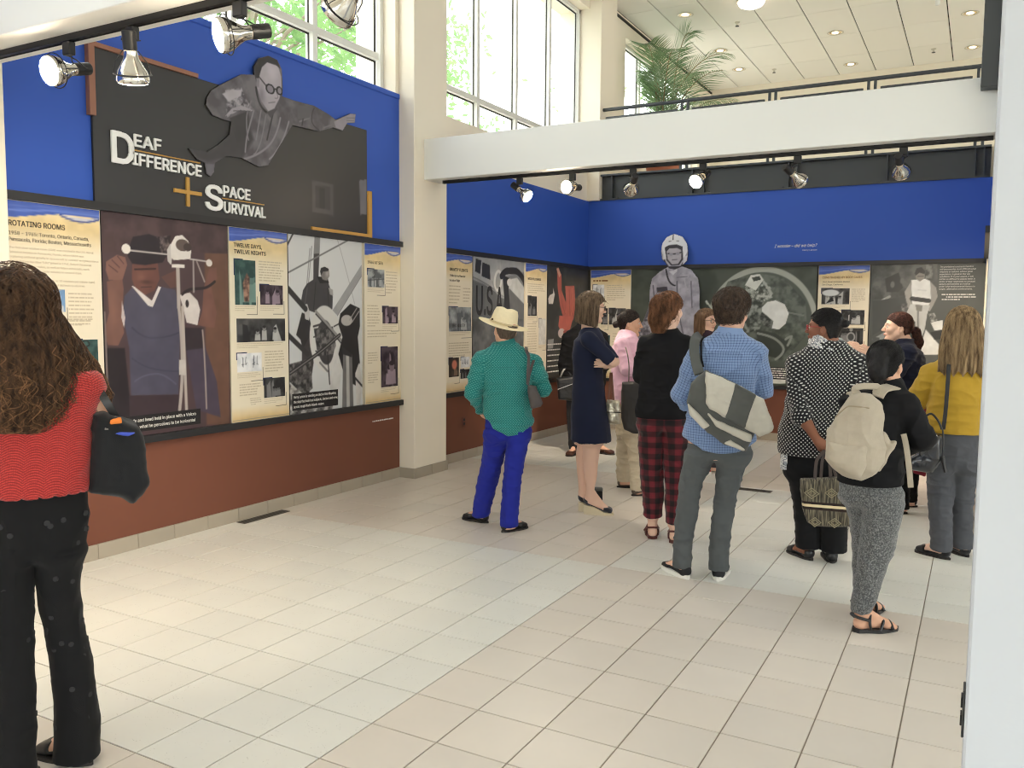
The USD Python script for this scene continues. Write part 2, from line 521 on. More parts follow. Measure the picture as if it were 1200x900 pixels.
# ground outside
M_ground = mat('outdoor_paving', (176, 172, 160), .9, var=.2, vscale=.3)
g = thing('ground', kind='structure')
MB().box(-60, 40, -50, 60, -.4, -.13).build('outdoor_ground', M_ground, g)
# ---------------------------------------------------------------- figures: signed distance fields meshed with surface nets
from scipy.interpolate import PchipInterpolator
NRM = np.linalg.norm


def V(*a):
    return np.array(a, float)


def unit(a):
    a = np.asarray(a, float)
    return a / max(NRM(a), 1e-9)


def smin(a, b, k):
    if k <= 0:
        return np.minimum(a, b)
    h = np.maximum(k - np.abs(a - b), 0) / k
    return np.minimum(a, b) - h * h * k * .25


def smax(a, b, k):
    return -smin(-a, -b, k)


def d_cone(p, a, b, ra, rb):
    a, b = np.asarray(a, float), np.asarray(b, float)
    ba = b - a; L = max(ba @ ba, 1e-9)
    t = np.clip(((p - a) @ ba) / L, 0, 1)
    return NRM(p - a - t[..., None] * ba, axis=-1) - (ra + (rb - ra) * t)


def d_ell(p, c, r, R=None):
    q = p - np.asarray(c, float)
    if R is not None:
        q = q @ R
    r = np.asarray(r, float)
    k0 = NRM(q / r, axis=-1); k1 = NRM(q / (r * r), axis=-1)
    return k0 * (k0 - 1) / np.maximum(k1, 1e-6)


def d_box(p, c, h, r, R=None):
    q = p - np.asarray(c, float)
    if R is not None:
        q = q @ R
    q = np.abs(q) - (np.asarray(h, float) - r)
    return NRM(np.maximum(q, 0), axis=-1) + np.minimum(q.max(-1), 0) - r


class Loft:
    """stack of ellipses: rows (z, cx, cy, a, b)"""

    def __init__(s, rows, grow=0., z0=None, z1=None, cap=.004):
        t = np.array(sorted(rows), float)
        s.t = t; s.grow = grow
        s.z0 = t[0, 0] if z0 is None else z0
        s.z1 = t[-1, 0] if z1 is None else z1
        s.f = [PchipInterpolator(t[:, 0], t[:, k], extrapolate=True) for k in (1, 2, 3, 4)]
        s.lo_z, s.hi_z = t[0, 0], t[-1, 0]
        s.cap = cap

    def at(s, z):
        z = np.clip(z, s.lo_z, s.hi_z)
        cx, cy, a, b = (f(z) for f in s.f)
        return cx, cy, np.maximum(a + s.grow, .004), np.maximum(b + s.grow, .004)

    def __call__(s, p):
        z = p[..., 2]
        if z.ndim == 3:
            zz = z[0, 0, :]; cx, cy, a, b = (x[None, None, :] for x in s.at(zz))
        else:
            cx, cy, a, b = s.at(z)
        u, v = p[..., 0] - cx, p[..., 1] - cy
        k0 = np.sqrt((u / a) ** 2 + (v / b) ** 2); k1 = np.sqrt((u / a ** 2) ** 2 + (v / b ** 2) ** 2)
        d = k0 * (k0 - 1) / np.maximum(k1, 1e-6)
        return smax(d, np.maximum(z - s.z1, s.z0 - z), s.cap)

    def bounds(s):
        z = np.linspace(s.z0, s.z1, 24); cx, cy, a, b = s.at(z)
        return V((cx - a).min(), (cy - b).min(), s.z0), V((cx + a).max(), (cy + b).max(), s.z1)


class Field:
    def __init__(s, lo, hi, h, fine=()):
        """fine: list of (lo, hi, h) boxes to be resolved more finely"""
        s.ax = []
        for k in range(3):
            edges = [(lo[k], hi[k], h)] + [(f[0][k], f[1][k], f[2]) for f in fine]
            x, out = lo[k], []
            while x < hi[k] + h:
                out.append(x)
                x += min([e[2] for e in edges if e[0] - 1e-9 <= x <= e[1]] + [h])
            s.ax.append(np.array(out))
        s.D = np.full([len(a) for a in s.ax], .2, np.float64)
        s.h = h

    def block(s, lo, hi):
        sl = []
        for k in range(3):
            i = max(0, np.searchsorted(s.ax[k], lo[k]) - 1); j = min(len(s.ax[k]), np.searchsorted(s.ax[k], hi[k]) + 1)
            if j - i < 1:
                return None, None
            sl.append(slice(i, j))
        g = np.stack(np.meshgrid(*[s.ax[k][sl[k]] for k in range(3)], indexing='ij'), -1)
        return tuple(sl), g

    def add(s, fn, lo, hi, k=.02, sub=False):
        m = k + 3 * s.h
        sl, g = s.block(np.asarray(lo) - m, np.asarray(hi) + m)
        if sl is None:
            return s
        d = fn(g)
        s.D[sl] = smax(s.D[sl], -d, k) if sub else smin(s.D[sl], d, k)
        return s

    def cone(s, a, b, ra, rb=None, k=.02, sub=False):
        rb = ra if rb is None else rb
        a, b = np.asarray(a, float), np.asarray(b, float); r = max(ra, rb)
        return s.add(lambda p: d_cone(p, a, b, ra, rb), np.minimum(a, b) - r, np.maximum(a, b) + r, k, sub)

    def ell(s, c, r, R=None, k=.02, sub=False):
        m = max(r)
        return s.add(lambda p: d_ell(p, c, r, R), np.asarray(c) - m, np.asarray(c) + m, k, sub)

    def loft(s, L, k=.02):
        return s.add(L, *L.bounds(), k=k)

    def cut(s, fn, k=.004):
        """keep where fn(p) < 0"""
        g = np.stack(np.meshgrid(*s.ax, indexing='ij'), -1)
        s.D = smax(s.D, fn(g), k)
        return s

    def mesh(s):
        return surface_nets(s.D, s.ax)


_E = [(a, b) for a in range(8) for b in range(a + 1, 8) if bin(a ^ b).count('1') == 1]


def surface_nets(D, ax):
    D = np.where(np.abs(D) < 1e-7, 1e-7, D)
    neg = D < 0
    nx, ny, nz = D.shape
    cnt = np.zeros((nx - 1, ny - 1, nz - 1), np.int8)
    for c in range(8):
        i, j, k = c >> 2 & 1, c >> 1 & 1, c & 1
        cnt += neg[i:nx - 1 + i, j:ny - 1 + j, k:nz - 1 + k]
    act = (cnt > 0) & (cnt < 8)
    I = np.argwhere(act)
    idx = np.full(act.shape, -1, np.int64); idx[act] = np.arange(len(I))
    off = np.array([(c >> 2 & 1, c >> 1 & 1, c & 1) for c in range(8)])
    val = np.stack([D[I[:, 0] + o[0], I[:, 1] + o[1], I[:, 2] + o[2]] for o in off], 1)
    acc = np.zeros((len(I), 3)); n = np.zeros(len(I))
    for a, b in _E:
        m = (val[:, a] < 0) != (val[:, b] < 0)
        t = np.where(m, val[:, a] / np.where(m, val[:, a] - val[:, b], 1), 0)
        acc += np.where(m[:, None], off[a] + (off[b] - off[a]) * t[:, None], 0); n += m
    loc = acc / n[:, None]
    P = np.stack([ax[k][I[:, k]] + loc[:, k] * (ax[k][I[:, k] + 1] - ax[k][I[:, k]]) for k in range(3)], 1)
    F = []
    for k in range(3):
        a = [slice(None)] * 3; b = [slice(None)] * 3; a[k] = slice(0, -1); b[k] = slice(1, None)
        ch = neg[tuple(a)] != neg[tuple(b)]
        u, v = (k + 1) % 3, (k + 2) % 3
        E = np.argwhere(ch)
        E = E[(E[:, u] > 0) & (E[:, v] > 0) & (E[:, u] < D.shape[u] - 1) & (E[:, v] < D.shape[v] - 1)]
        if not len(E):
            continue
        du, dv = np.eye(3, dtype=int)[u], np.eye(3, dtype=int)[v]
        q = [idx[tuple((E - x).T)] for x in (du + dv, dv, 0 * du, du)]
        s_ = neg[tuple(E.T)]
        quad = np.stack(q, 1)
        quad[~s_] = quad[~s_][:, ::-1]
        F.append(quad)
    F = np.vstack(F)
    F = F[(F >= 0).all(1)]
    return P, np.vstack([F[:, [0, 1, 2]], F[:, [0, 2, 3]]])


def normals(v, f):
    n = np.zeros_like(v); c = np.cross(v[f[:, 1]] - v[f[:, 0]], v[f[:, 2]] - v[f[:, 0]])
    for k in range(3):
        np.add.at(n, f[:, k], c)
    return n / np.maximum(NRM(n, axis=1, keepdims=True), 1e-12)


def relax(v, f, it=1, w=.4):
    for _ in range(it):
        s = np.zeros_like(v); c = np.zeros(len(v))
        for a, b in ((0, 1), (1, 2), (2, 0)):
            np.add.at(s, f[:, a], v[f[:, b]]); np.add.at(s, f[:, b], v[f[:, a]])
            np.add.at(c, f[:, a], 1); np.add.at(c, f[:, b], 1)
        v = v + w * (s / np.maximum(c, 1)[:, None] - v)
    return v


def folds(v, f, amp, freq, seed=0, where=None):
    """cloth creases: ridged noise along the normals"""
    n = normals(v, f)
    p = v * np.asarray(freq, float) + seed * 7.3
    w = meshkit.noise(p * .6 + 3.1, seed + 5) - .5
    r = 1 - np.abs(2 * meshkit.noise(p + w[:, None] * 1.2, seed) - 1)
    r2 = 1 - np.abs(2 * meshkit.noise(p * 2.1 + 9, seed + 1) - 1)
    d = amp * (r ** 2.5 * 1.1 + .45 * r2 ** 2 - .55)
    if where is not None:
        d = d * where(v)
    return v + n * d[:, None]


# ---------------------------------------------------------------- head, hand and foot shapes
def head_sdf(q):
    x = np.abs(q[..., 0]); p = np.stack([x, q[..., 1], q[..., 2]], -1)
    d = d_ell(p, (0, -.012, .035), (.075, .095, .083))
    d = smin(d, d_ell(p, (0, .030, -.02), (.061, .060, .086)), .03)
    d = smin(d, d_cone(p, (.047, .0, -.045), (.013, .064, -.094), .024, .018), .028)
    d = smin(d, d_ell(p, (0, .074, -.097), (.018, .016, .017)), .018)
    d = smin(d, d_ell(p, (.038, .064, -.022), (.024, .022, .024)), .02)
    d = smin(d, d_cone(p, (.006, .088, .022), (.040, .076, .025), .009, .009), .012)
    d = smax(d, -d_ell(p, (.031, .099, .006), (.018, .016, .013)), .010)
    d = smin(d, d_cone(p, (0, .088, .018), (0, .110, -.023), .0065, .0105), .009)
    d = smin(d, d_ell(p, (.0105, .099, -.028), (.008, .009, .007)), .005)
    d = smin(d, d_cone(p, (0, .0945, -.0505), (.019, .084, -.0535), .0058, .0035), .005)
    d = smin(d, d_cone(p, (0, .0925, -.0615), (.016, .085, -.0585), .0068, .004), .005)
    ear = np.maximum(d_ell(p, (.076, -.010, -.010), (.011, .021, .033)), -d_ell(p, (.089, -.004, -.008), (.008, .012, .020)))
    return smin(d, ear, .007)


def hand_cones(curl=(.35, .45, .35), spread=.05, thumb=.5, s=1.0):
    """cones (a, b, ra, rb, k): origin wrist, +x fingers, +y thumb side, palm faces -z"""
    out = [((0, 0, 0), (.035, .004, 0), .024, .027, .02)]
    for y in (.028, .010, -.010, -.027):
        out.append(((.02, y * .6, 0), (.082, y, -.002), .017, .0125, .014))
    Lf = ((.042, .027, .021), (.046, .030, .022), (.042, .028, .021), (.033, .021, .019))
    for i, y in enumerate((.029, .0095, -.0105, -.029)):
        p = V(.084, y, -.002); a = 0.; yaw = (1.2 - i) * spread
        for j in range(3):
            a += curl[j] * (1 + .12 * i)
            q = p + Lf[i][j] * V(math.cos(a) * math.cos(yaw), math.sin(yaw) * math.cos(a), -math.sin(a))
            r0 = .0098 - .0008 * j - (.001 if i == 3 else 0)
            out.append((p, q, r0, r0 - .0007, .0015)); p = q
    b = V(.012, .020, -.006); c = V(.045, .046, -.012 - .02 * thumb); d = c + .033 * unit(V(.8, .45 - .5 * thumb, -.5 * thumb)); e = d + .026 * unit(V(.9, .2 - .6 * thumb, -.5 * thumb))
    out += [(b, c, .017, .0125, .012), (c, d, .0118, .0105, .002), (d, e, .0103, .009, .002)]
    return [(np.asarray(a) * s, np.asarray(b) * s, ra * s, rb * s, k) for a, b, ra, rb, k in out]


def frame(x, z):
    """columns: x, y, z with x along fingers, z the back of the hand"""
    x = unit(x); z = np.asarray(z, float); z = unit(z - x * (z @ x))
    return np.stack([x, np.cross(z, x), z], 1)


# ---------------------------------------------------------------- one person
M_eye = mat('eye', attr=True, rough=.15, rgb=(230, 225, 220))


class Figure:
    """local axes: x to the right and y away, as seen from the hall; z up; origin on the floor"""

    def __init__(s, name, label, loc, az, skin, h=.007, skin_dark=.75):
        s.root = thing(name, label, 'person', (loc[0], loc[1], 0), -az)
        s.h, s.skin = h, np.array(lin(skin))
        s.rgb = skin
        s.lofts, s.cones, s.fine = [], [], []
        s.arms, s.feet, s.headM, s.lip = {}, {}, None, .0

    # -- set up
    def head(s, c, fwd, up=(0, 0, 1), scale=1.0):
        f = unit(fwd); u = np.asarray(up, float); u = unit(u - f * (u @ f)); r = np.cross(f, u)
        s.headM, s.headC, s.headS = np.stack([r, f, u], 1), np.asarray(c, float), scale
        return s

    def hp(s, q):
        """point in the head's own frame (metres at scale 1) -> figure"""
        return s.headC + s.headM @ (np.asarray(q, float) * s.headS)

    def to_head(s, p):
        return (p - s.headC) @ s.headM / s.headS

    def torso(s, rows):
        s.T = rows
        return s

    def legs(s, L, R):
        s.L, s.R = L, R
        return s

    def arm(s, side, sh, el, wr, r=(.05, .04, .028), hand=None):
        """hand: (direction, back normal, curl, thumb) or None"""
        s.arms[side] = (V(*sh), V(*el), V(*wr), r, hand)
        return s

    def foot(s, side, heel, toe, lift=0., rise=.012, w=.044):
        """heel and toe ends on the floor (x, y); lift of the heel, rise of the sole"""
        s.feet[side] = (V(*heel), V(*toe), lift, rise, w)
        return s

    def hand_pieces(s, side):
        sh, el, wr, r, hand = s.arms[side]
        d, nrm, curl, th = hand
        F = frame(d, nrm)
        m = 1 if side == 'R' else -1
        out = []
        for a, b, ra, rb, k in hand_cones(curl, thumb=th, s=r[2] / .028 * .96):
            a, b = a * (1, m, 1), b * (1, m, 1)
            out.append((wr + F @ a, wr + F @ b, ra, rb, k))
        return out

    # -- the skin, one continuous mesh
    def body(s, shrink=.012, leg_shrink=.010, neck_r=.052, bare=(), hand_h=.0042, head_h=.0045):
        H = s.headC; S = s.headS
        fine = [(H - .135 * S, H + .135 * S, head_h)]
        for k, a in s.arms.items():
            if a[4] is not None:
                c = a[2] + unit(a[4][0]) * .07
                fine.append((c - .085, c + .085, hand_h))
        allr = list(s.T) + list(s.L) + list(s.R)
        lo = V(min(r[1] - r[3] for r in allr), min(r[2] - r[4] for r in allr), 0.0)
        hi = V(max(r[1] + r[3] for r in allr), max(r[2] + r[4] for r in allr), H[2] + .13 * S)
        ext = [H - .13 * S, H + .13 * S]
        for a in s.arms.values():
            ext += [a[0] - .07, a[1] - .07, a[2] - .2 * (a[4] is not None) - .03, a[0] + .07, a[1] + .07, a[2] + .2 * (a[4] is not None) + .03]
        for ft in s.feet.values():
            for q in ft[:2]:
                ext += [V(q[0] - .08, q[1] - .08, 0), V(q[0] + .08, q[1] + .08, .1)]
        lo = np.minimum(lo, np.min(ext, 0)) - .03; hi = np.maximum(hi, np.max(ext, 0)) + .03
        lo[2] = -.02
        F = Field(lo, hi, s.h, fine)
        F.loft(Loft(s.T, -shrink), .01)
        for rows in (s.L, s.R):
            F.loft(Loft(rows, -leg_shrink), .03)
        nb = s.neck
        for k, (sh, el, wr, r, hand) in s.arms.items():
            F.cone(nb, sh, .045, .042, .05)
            F.cone(sh, sh * .55 + el * .45, r[0] * .96, r[0] * .92, .03)
            F.cone(sh * .55 + el * .45, el, r[0] * .92, r[1], .02)
            F.cone(el, el * .7 + wr * .3, r[1], r[1] * .98, .015)
            F.cone(el * .7 + wr * .3, wr, r[1] * .98, r[2], .015)
        F.cone(nb - (0, 0, .03), s.hp((0, -.022, -.05)), neck_r * 1.08, neck_r * .98, .03)
        F.cone(nb, s.hp((0, -.03, -.01)), neck_r, neck_r * .95, .03)
        for k, (heel, toe, lift, rise, w) in s.feet.items():
            for q in s.foot_cones(k):
                F.cone(*q)
        F.add(lambda p: head_sdf(s.to_head(p)) * S, H - .13 * S, H + .13 * S, .014)
        for k, a in s.arms.items():
            if a[4] is not None:
                for q in s.hand_pieces(k):
                    F.cone(q[0], q[1], q[2], q[3], q[4])
        v, f = F.mesh()
        q = s.to_head(v)
        col = np.repeat(s.skin[None], len(v), 0)
        x = np.abs(q[:, 0])
        lip = np.exp(-((q[:, 2] + .0555) / .0085) ** 4) * np.exp(-(x / .021) ** 4) * (q[:, 1] > .078) * (q[:, 1] < .11)
        col = col * (1 - lip[:, None] * .62) + lip[:, None] * .62 * lin((168, 84, 80))
        zb = .030 - .10 * (x - .028) ** 2 / .03
        brow = np.exp(-((q[:, 2] - zb) / .0048) ** 4) * (x > .010) * (x < .046) * (q[:, 1] > .055)
        col = col * (1 - brow[:, None] * .7) + brow[:, None] * .7 * lin(s.brow if hasattr(s, 'brow') else (60, 42, 32))
        blush = np.exp(-((x - .04) ** 2 + (q[:, 1] - .08) ** 2 + (q[:, 2] + .02) ** 2) / .0006) * .12
        col = col * (1 - blush[:, None]) + blush[:, None] * lin((190, 100, 90))
        nm = 'skin'
        obj('body', (v, f), mat(nm, (224, 180, 150), .5, spec=.4, attr=True, sub=.0), s.root, smooth=True, col=col)
        for sx in (-1, 1):
            e = trimesh.creation.icosphere(3, .0125)
            w = e.vertices
            r = np.hypot(w[:, 0], w[:, 2])
            c = np.where((r < .0028)[:, None], lin((15, 12, 12)), np.where((r < .0062)[:, None], lin(getattr(s, 'iris', (80, 55, 38))), lin((226, 220, 214))))
            c = np.where((w[:, 1] < 0)[:, None], lin((226, 220, 214)), c)
            vv = s.headC + ((w + (sx * .031, .0775, .006)) * S) @ s.headM.T
            obj('eye', (vv, e.faces), M_eye, s.root, smooth=True, col=c)
        return s

    def foot_cones(s, side, grow=0.):
        heel, toe, lift, rise, w = s.feet[side]
        rows = s.L if side == 'L' else s.R
        r0 = min(rows)
        ank = V(r0[1], r0[2], r0[0])
        d = V(*(toe - heel), 0); Lh = NRM(d); d /= Lh
        h3, t3 = V(heel[0], heel[1], 0), V(toe[0], toe[1], 0)
        sd = V(-d[1], d[0], 0)
        hc = h3 + d * .035 + (0, 0, lift + rise + .032)
        ball = h3 + d * Lh * .70 + (0, 0, rise + .024 + lift * .08)
        tip = t3 - d * .030 + (0, 0, rise + .016)
        an = hc + d * .018 + (0, 0, .05)
        out = [(hc, an, .030 + grow, .030 + grow, .02), (an, ank + (0, 0, .03), .031 + grow, .034 + grow, .02), (hc, ball, .028 + grow, .024 + grow, .02), (an + d * .02, ball, .026 + grow, .022 + grow, .02)]
        for o, rr in ((-.026, .018), (.0, .021), (.024, .020)):
            out.append((ball + sd * o * .9, tip + sd * o + (0, 0, -.002), rr + grow, rr - .005 + grow, .012))
        return out

    # -- clothes
    def arm_field(s, F, side, radii, end, k=.03):
        sh, el, wr, r, hand = s.arms[side]
        m = sh * .5 + el * .5
        if end <= 1:
            e = sh + (el - sh) * end
            F.cone(sh, e, radii[0], radii[2], k)
        else:
            e = el + (wr - el) * (end - 1)
            F.cone(sh, m, radii[0], (radii[0] + radii[1]) / 2, k)
            F.cone(m, el, (radii[0] + radii[1]) / 2, radii[1], k)
            F.cone(el, e, radii[1], radii[2], min(k, .02))
        return e

    def arm_cut(s, side, end):
        """a plane that trims the sleeve square at its end"""
        sh, el, wr = s.arms[side][:3]
        a, b = (sh, el) if end <= 1 else (el, wr)
        e = a + (b - a) * (end if end <= 1 else end - 1)
        return e, unit(b - a)

    def top(s, name, mt, hem, grow=.006, sleeves=None, fold=.006, freq=(9, 9, 16), seed=1, neck=.075, neck_drop=.0, h=None, rows=None, hem_fn=None, parent=None, relaxed=1, shoulder=.05, label=None, where=None):
        """sleeves: {side: ((r shoulder, r elbow, r cuff), end)}; end 1 is the elbow, 2 the wrist"""
        h = h or s.h
        rows = rows or s.T
        L = Loft(rows, grow, z0=hem)
        lo, hi = L.bounds()
        for a in s.arms.values():
            for q in a[:3]:
                lo = np.minimum(lo, q - .09); hi = np.maximum(hi, q + .09)
        hi[2] = max(hi[2], s.neck[2] + .08)
        lo[2] = min(hem, lo[2])
        F = Field(lo - .03, hi + .03, h)
        F.loft(L, .01)
        nb = s.neck
        for k, a in s.arms.items():
            F.cone(nb - (0, 0, .02), a[0] - (0, 0, .004), shoulder + grow, shoulder * .96 + grow, .05)
        if hem_fn is not None:
            F.cut(lambda p: hem_fn(p), .004)
        for k, (rad, end) in (sleeves or {}).items():
            sh, el, wr = s.arms[k][:3]
            q = np.stack([sh, el, wr]); m = max(rad) + .05
            sl, g = F.block(q.min(0) - m, q.max(0) + m)
            A = np.full(g.shape[:3], .2)
            e, d = s.arm_cut(k, end)
            segs = [(sh, e, rad[0], rad[2])] if end <= 1 else [(sh, sh * .5 + el * .5, rad[0], (rad[0] + rad[1]) / 2), (sh * .5 + el * .5, el, (rad[0] + rad[1]) / 2, rad[1]), (el, e, rad[1], rad[2])]
            for j, (a_, b_, ra, rb) in enumerate(segs):
                dd = d_cone(g, a_, b_, ra, rb)
                if j == len(segs) - 1:
                    dd = smax(dd, (g - e) @ d, .004)
                A = smin(A, dd, .02)
            F.D[sl] = smin(F.D[sl], A, .016)
        if neck:
            hc = s.hp((0, -.02, -.07))
            F.cone(nb + (0, 0, .035 - neck_drop), hc + (0, 0, .06), neck * .72, neck * .9, .012, sub=True)
        v, f = F.mesh()
        v = relax(v, f, relaxed)
        if fold:
            def wz(p):
                w = np.clip((p[:, 2] - hem) / .03, .25, 1)
                return w if where is None else w * where(p)
            v = folds(v, f, fold, freq, seed, wz)
        s.last = (v, f)
        return obj(name, (v, f), mt, parent or s.root, smooth=True, label=label), v, f

    def uv(s, v, arms=('L', 'R'), rows=None):
        """cloth coordinates: arc length round the trunk or the sleeve, height or length along it"""
        L = Loft(rows or s.T)
        cx, cy, a, b = L.at(v[:, 2])
        x, y = v[:, 0] - cx, v[:, 1] - cy
        u = np.arctan2(x, -y) * (a + b) * .5
        w = v[:, 2].copy()
        dT = L(v)
        for k in arms:
            if k not in s.arms:
                continue
            sh, el, wr, r, _ = s.arms[k]
            for p, q, off in ((sh, el, 0), (el, wr, NRM(el - sh))):
                d = unit(q - p); t = (v - p) @ d
                rad = v - p - t[:, None] * d
                dd = NRM(rad, axis=1) - r[1] * 1.3
                m = (dd < dT - .02) & (t > -.03) & (t < NRM(q - p) + .03)
                e1 = unit(np.cross(d, (0, 1, .01))); e2 = np.cross(d, e1)
                u = np.where(m, np.arctan2(rad @ e1, rad @ e2) * r[1] * 1.2, u); w = np.where(m, t + off + sh[2], w)
        return np.stack([u, w], 1)

    def leg_uv(s, v):
        out = np.zeros((len(v), 2)); best = np.full(len(v), 9.)
        for i, rows in enumerate((s.L, s.R)):
            L = Loft(rows); cx, cy, a, b = L.at(v[:, 2])
            x, y = v[:, 0] - cx, v[:, 1] - cy
            d = NRM(np.stack([x, y], 1), axis=1)
            m = d < best
            out[m] = np.stack([np.arctan2(x, -y) * .085 + i * .31, v[:, 2]], 1)[m]; best[m] = d[m]
        return out

    def bottoms(s, name, mt, hemL, hemR, waist, grow=.004, fold=.005, freq=(10, 10, 14), seed=2, h=None, k=.02, where=None, label=None, flare=0., parent=None):
        h = h or s.h
        zc = s.T[0][0]
        LT = Loft([r for r in s.T if r[0] < waist + .12], grow - .003, z0=zc - .01, z1=waist, cap=.05)
        LL, LR = Loft(s.L, grow, z0=hemL), Loft(s.R, grow, z0=hemR)
        b = [x.bounds() for x in (LT, LL, LR)]
        F = Field(np.min([x[0] for x in b], 0) - .03, np.max([x[1] for x in b], 0) + .03, h)
        F.loft(LL, .002).loft(LR, k).loft(LT, .05)
        v, f = F.mesh()
        v = relax(v, f, 2)
        if fold:
            v = folds(v, f, fold, freq, seed, where or (lambda p: np.clip((waist - .08 - p[:, 2]) / .08, 0, 1)))
        s.last = (v, f)
        return obj(name, (v, f), mt, parent or s.root, smooth=True, label=label), v, f

    # -- hair
    def hair_cap(s, fn, mt, name='hair', lo=(-.14, -.16, -.16), hi=(.14, .14, .16), h=.005, rough=.004, freq=(60, 60, 18), parent=None):
        """fn(q): distance in the head's frame. Returns the mesh in figure space and keeps fn for strands"""
        F = Field(V(*lo), V(*hi), h)
        g = np.stack(np.meshgrid(*F.ax, indexing='ij'), -1)
        F.D = fn(g)
        v, f = F.mesh()
        if rough:
            n = normals(v, f)
            v = v + n * ((meshkit.fbm(v * np.asarray(freq, float), 3, 4) - .5) * 2 * rough)[:, None]
        w = s.headC + (v * s.headS) @ s.headM.T
        p = obj(name, (w, f), mt, parent or s.root, smooth=True)
        s.hair_local = (v, f)
        return p

    def strands(s, fn, starts, flow, steps, step, mt, name='strands', width=.0011, lift=.002, wave=0., seed=3, parent=None, jitter=.25, stop=None):
        """curves that run over the surface fn = 0 (head frame), following flow(q)"""
        r = np.random.default_rng(seed)
        q = np.asarray(starts, float).copy(); n = len(q)
        off = r.uniform(-.5, 1, n) * lift
        ph, fr = r.uniform(0, 6.3, n), r.uniform(.6, 1.4, n)
        pts = []; alive = np.full(n, steps); e = .003
        jit = r.normal(0, jitter, (n, 3))

        def grad(q):
            return np.stack([fn(q + d) - fn(q - d) for d in np.eye(3) * e], 1) / (2 * e)
        for k in range(steps):
            g = grad(q); g /= np.maximum(NRM(g, axis=1, keepdims=True), 1e-6)
            d = fn(q) - off
            q = q - g * np.clip(d, -.01, .01)[:, None]
            pts.append(q.copy())
            fl = flow(q) + jit
            fl = fl - g * np.sum(fl * g, 1, keepdims=True)
            fl /= np.maximum(NRM(fl, axis=1, keepdims=True), 1e-6)
            if wave:
                b = np.cross(g, fl)
                fl = fl + b * (wave * np.sin(ph + fr * k * 1.1))[:, None]
            q = q + fl * step
            if stop is not None:
                hit = stop(q) & (alive == steps)
                alive[hit] = k + 1
        pts = np.stack(pts, 1)
        pts = s.headC + (pts * s.headS) @ s.headM.T
        sel = [pts[i, :max(2, alive[i])] for i in range(n) if alive[i] >= 3]
        return curves(name, sel, width, mt, parent or s.root)

    def surf_starts(s, n, keep, seed=1):
        v, f = s.hair_local
        r = np.random.default_rng(seed)
        ok = keep(v)
        c = v[ok]
        return c[r.integers(0, len(c), n)] + r.normal(0, .002, (n, 3))


def curves(name, lines, width, mt, parent, taper=True):
    pp = pathof(parent)
    c = UsdGeom.BasisCurves.Define(stage, pp + '/' + numbered(pp, name))
    c.CreateTypeAttr('linear')
    c.CreateCurveVertexCountsAttr([len(l) for l in lines])
    P = np.vstack(lines)
    c.CreatePointsAttr(Vt.Vec3fArray.FromNumpy(P.astype(np.float32)))
    w = np.concatenate([width * (1 - .55 * np.linspace(0, 1, len(l)) ** 2) if taper else np.full(len(l), width) for l in lines])
    c.CreateWidthsAttr(Vt.FloatArray.FromNumpy(w.astype(np.float32)))
    c.SetWidthsInterpolation('vertex')
    UsdShade.MaterialBindingAPI.Apply(c.GetPrim()).Bind(mt)
    return c.GetPrim()


def hair_mat(name, rgb, rgb2=None, rough=.56, scale=(90, 90, 14)):
    if name in _mats:
        return _mats[name]
    rgb2 = rgb2 or tuple(min(255, x * 1.45) for x in rgb)
    _mats[name] = usdkit.material(stage, '/World/Looks/' + name, {
        'tc': ('texture_coordinate', {}), 'mp': ('mapping', {'scale': scale}),
        'n': ('noise_texture', {'scale': 1.0, 'detail': 3.0}),
        'r': ('rgb_ramp', {'ramp': [(.32, tuple(lin(rgb))), (.68, tuple(lin(rgb2)))]}),
        'p': ('principled_bsdf', {'roughness': rough, 'specular_ior_level': .3, 'anisotropic': .3})},
        [('tc.object', 'mp.vector'), ('mp.vector', 'n.vector'), ('n.fac', 'r.fac'), ('r.color', 'p.base_color')], surface='p.BSDF')
    return _mats[name]


def uvmat(name, build, rough=.75, sheen=.2, spec=.25, bump=0.):
    """build(n, L) adds nodes; must return the output that carries the colour. 'uv.UV' is the cloth coordinate in metres"""
    if name in _mats:
        return _mats[name]
    n = {'uv': ('texture_coordinate', {}), 'p': ('principled_bsdf', {'roughness': rough, 'specular_ior_level': spec, 'sheen_weight': sheen})}
    L = []
    out = build(n, L)
    L.append((out, 'p.base_color'))
    _mats[name] = usdkit.material(stage, '/World/Looks/' + name, n, L, surface='p.BSDF')
    return _mats[name]


def uvobj(name, vf, mt, parent, uv, label=None):
    """mesh with cloth coordinates"""
    pp = pathof(parent)
    m = usdkit.mesh(stage, pp + '/' + numbered(pp, name), vf, mt, smooth=True, uv=uv)
    if label:
        m.GetPrim().SetCustomDataByKey('label', label)
    return m.GetPrim()
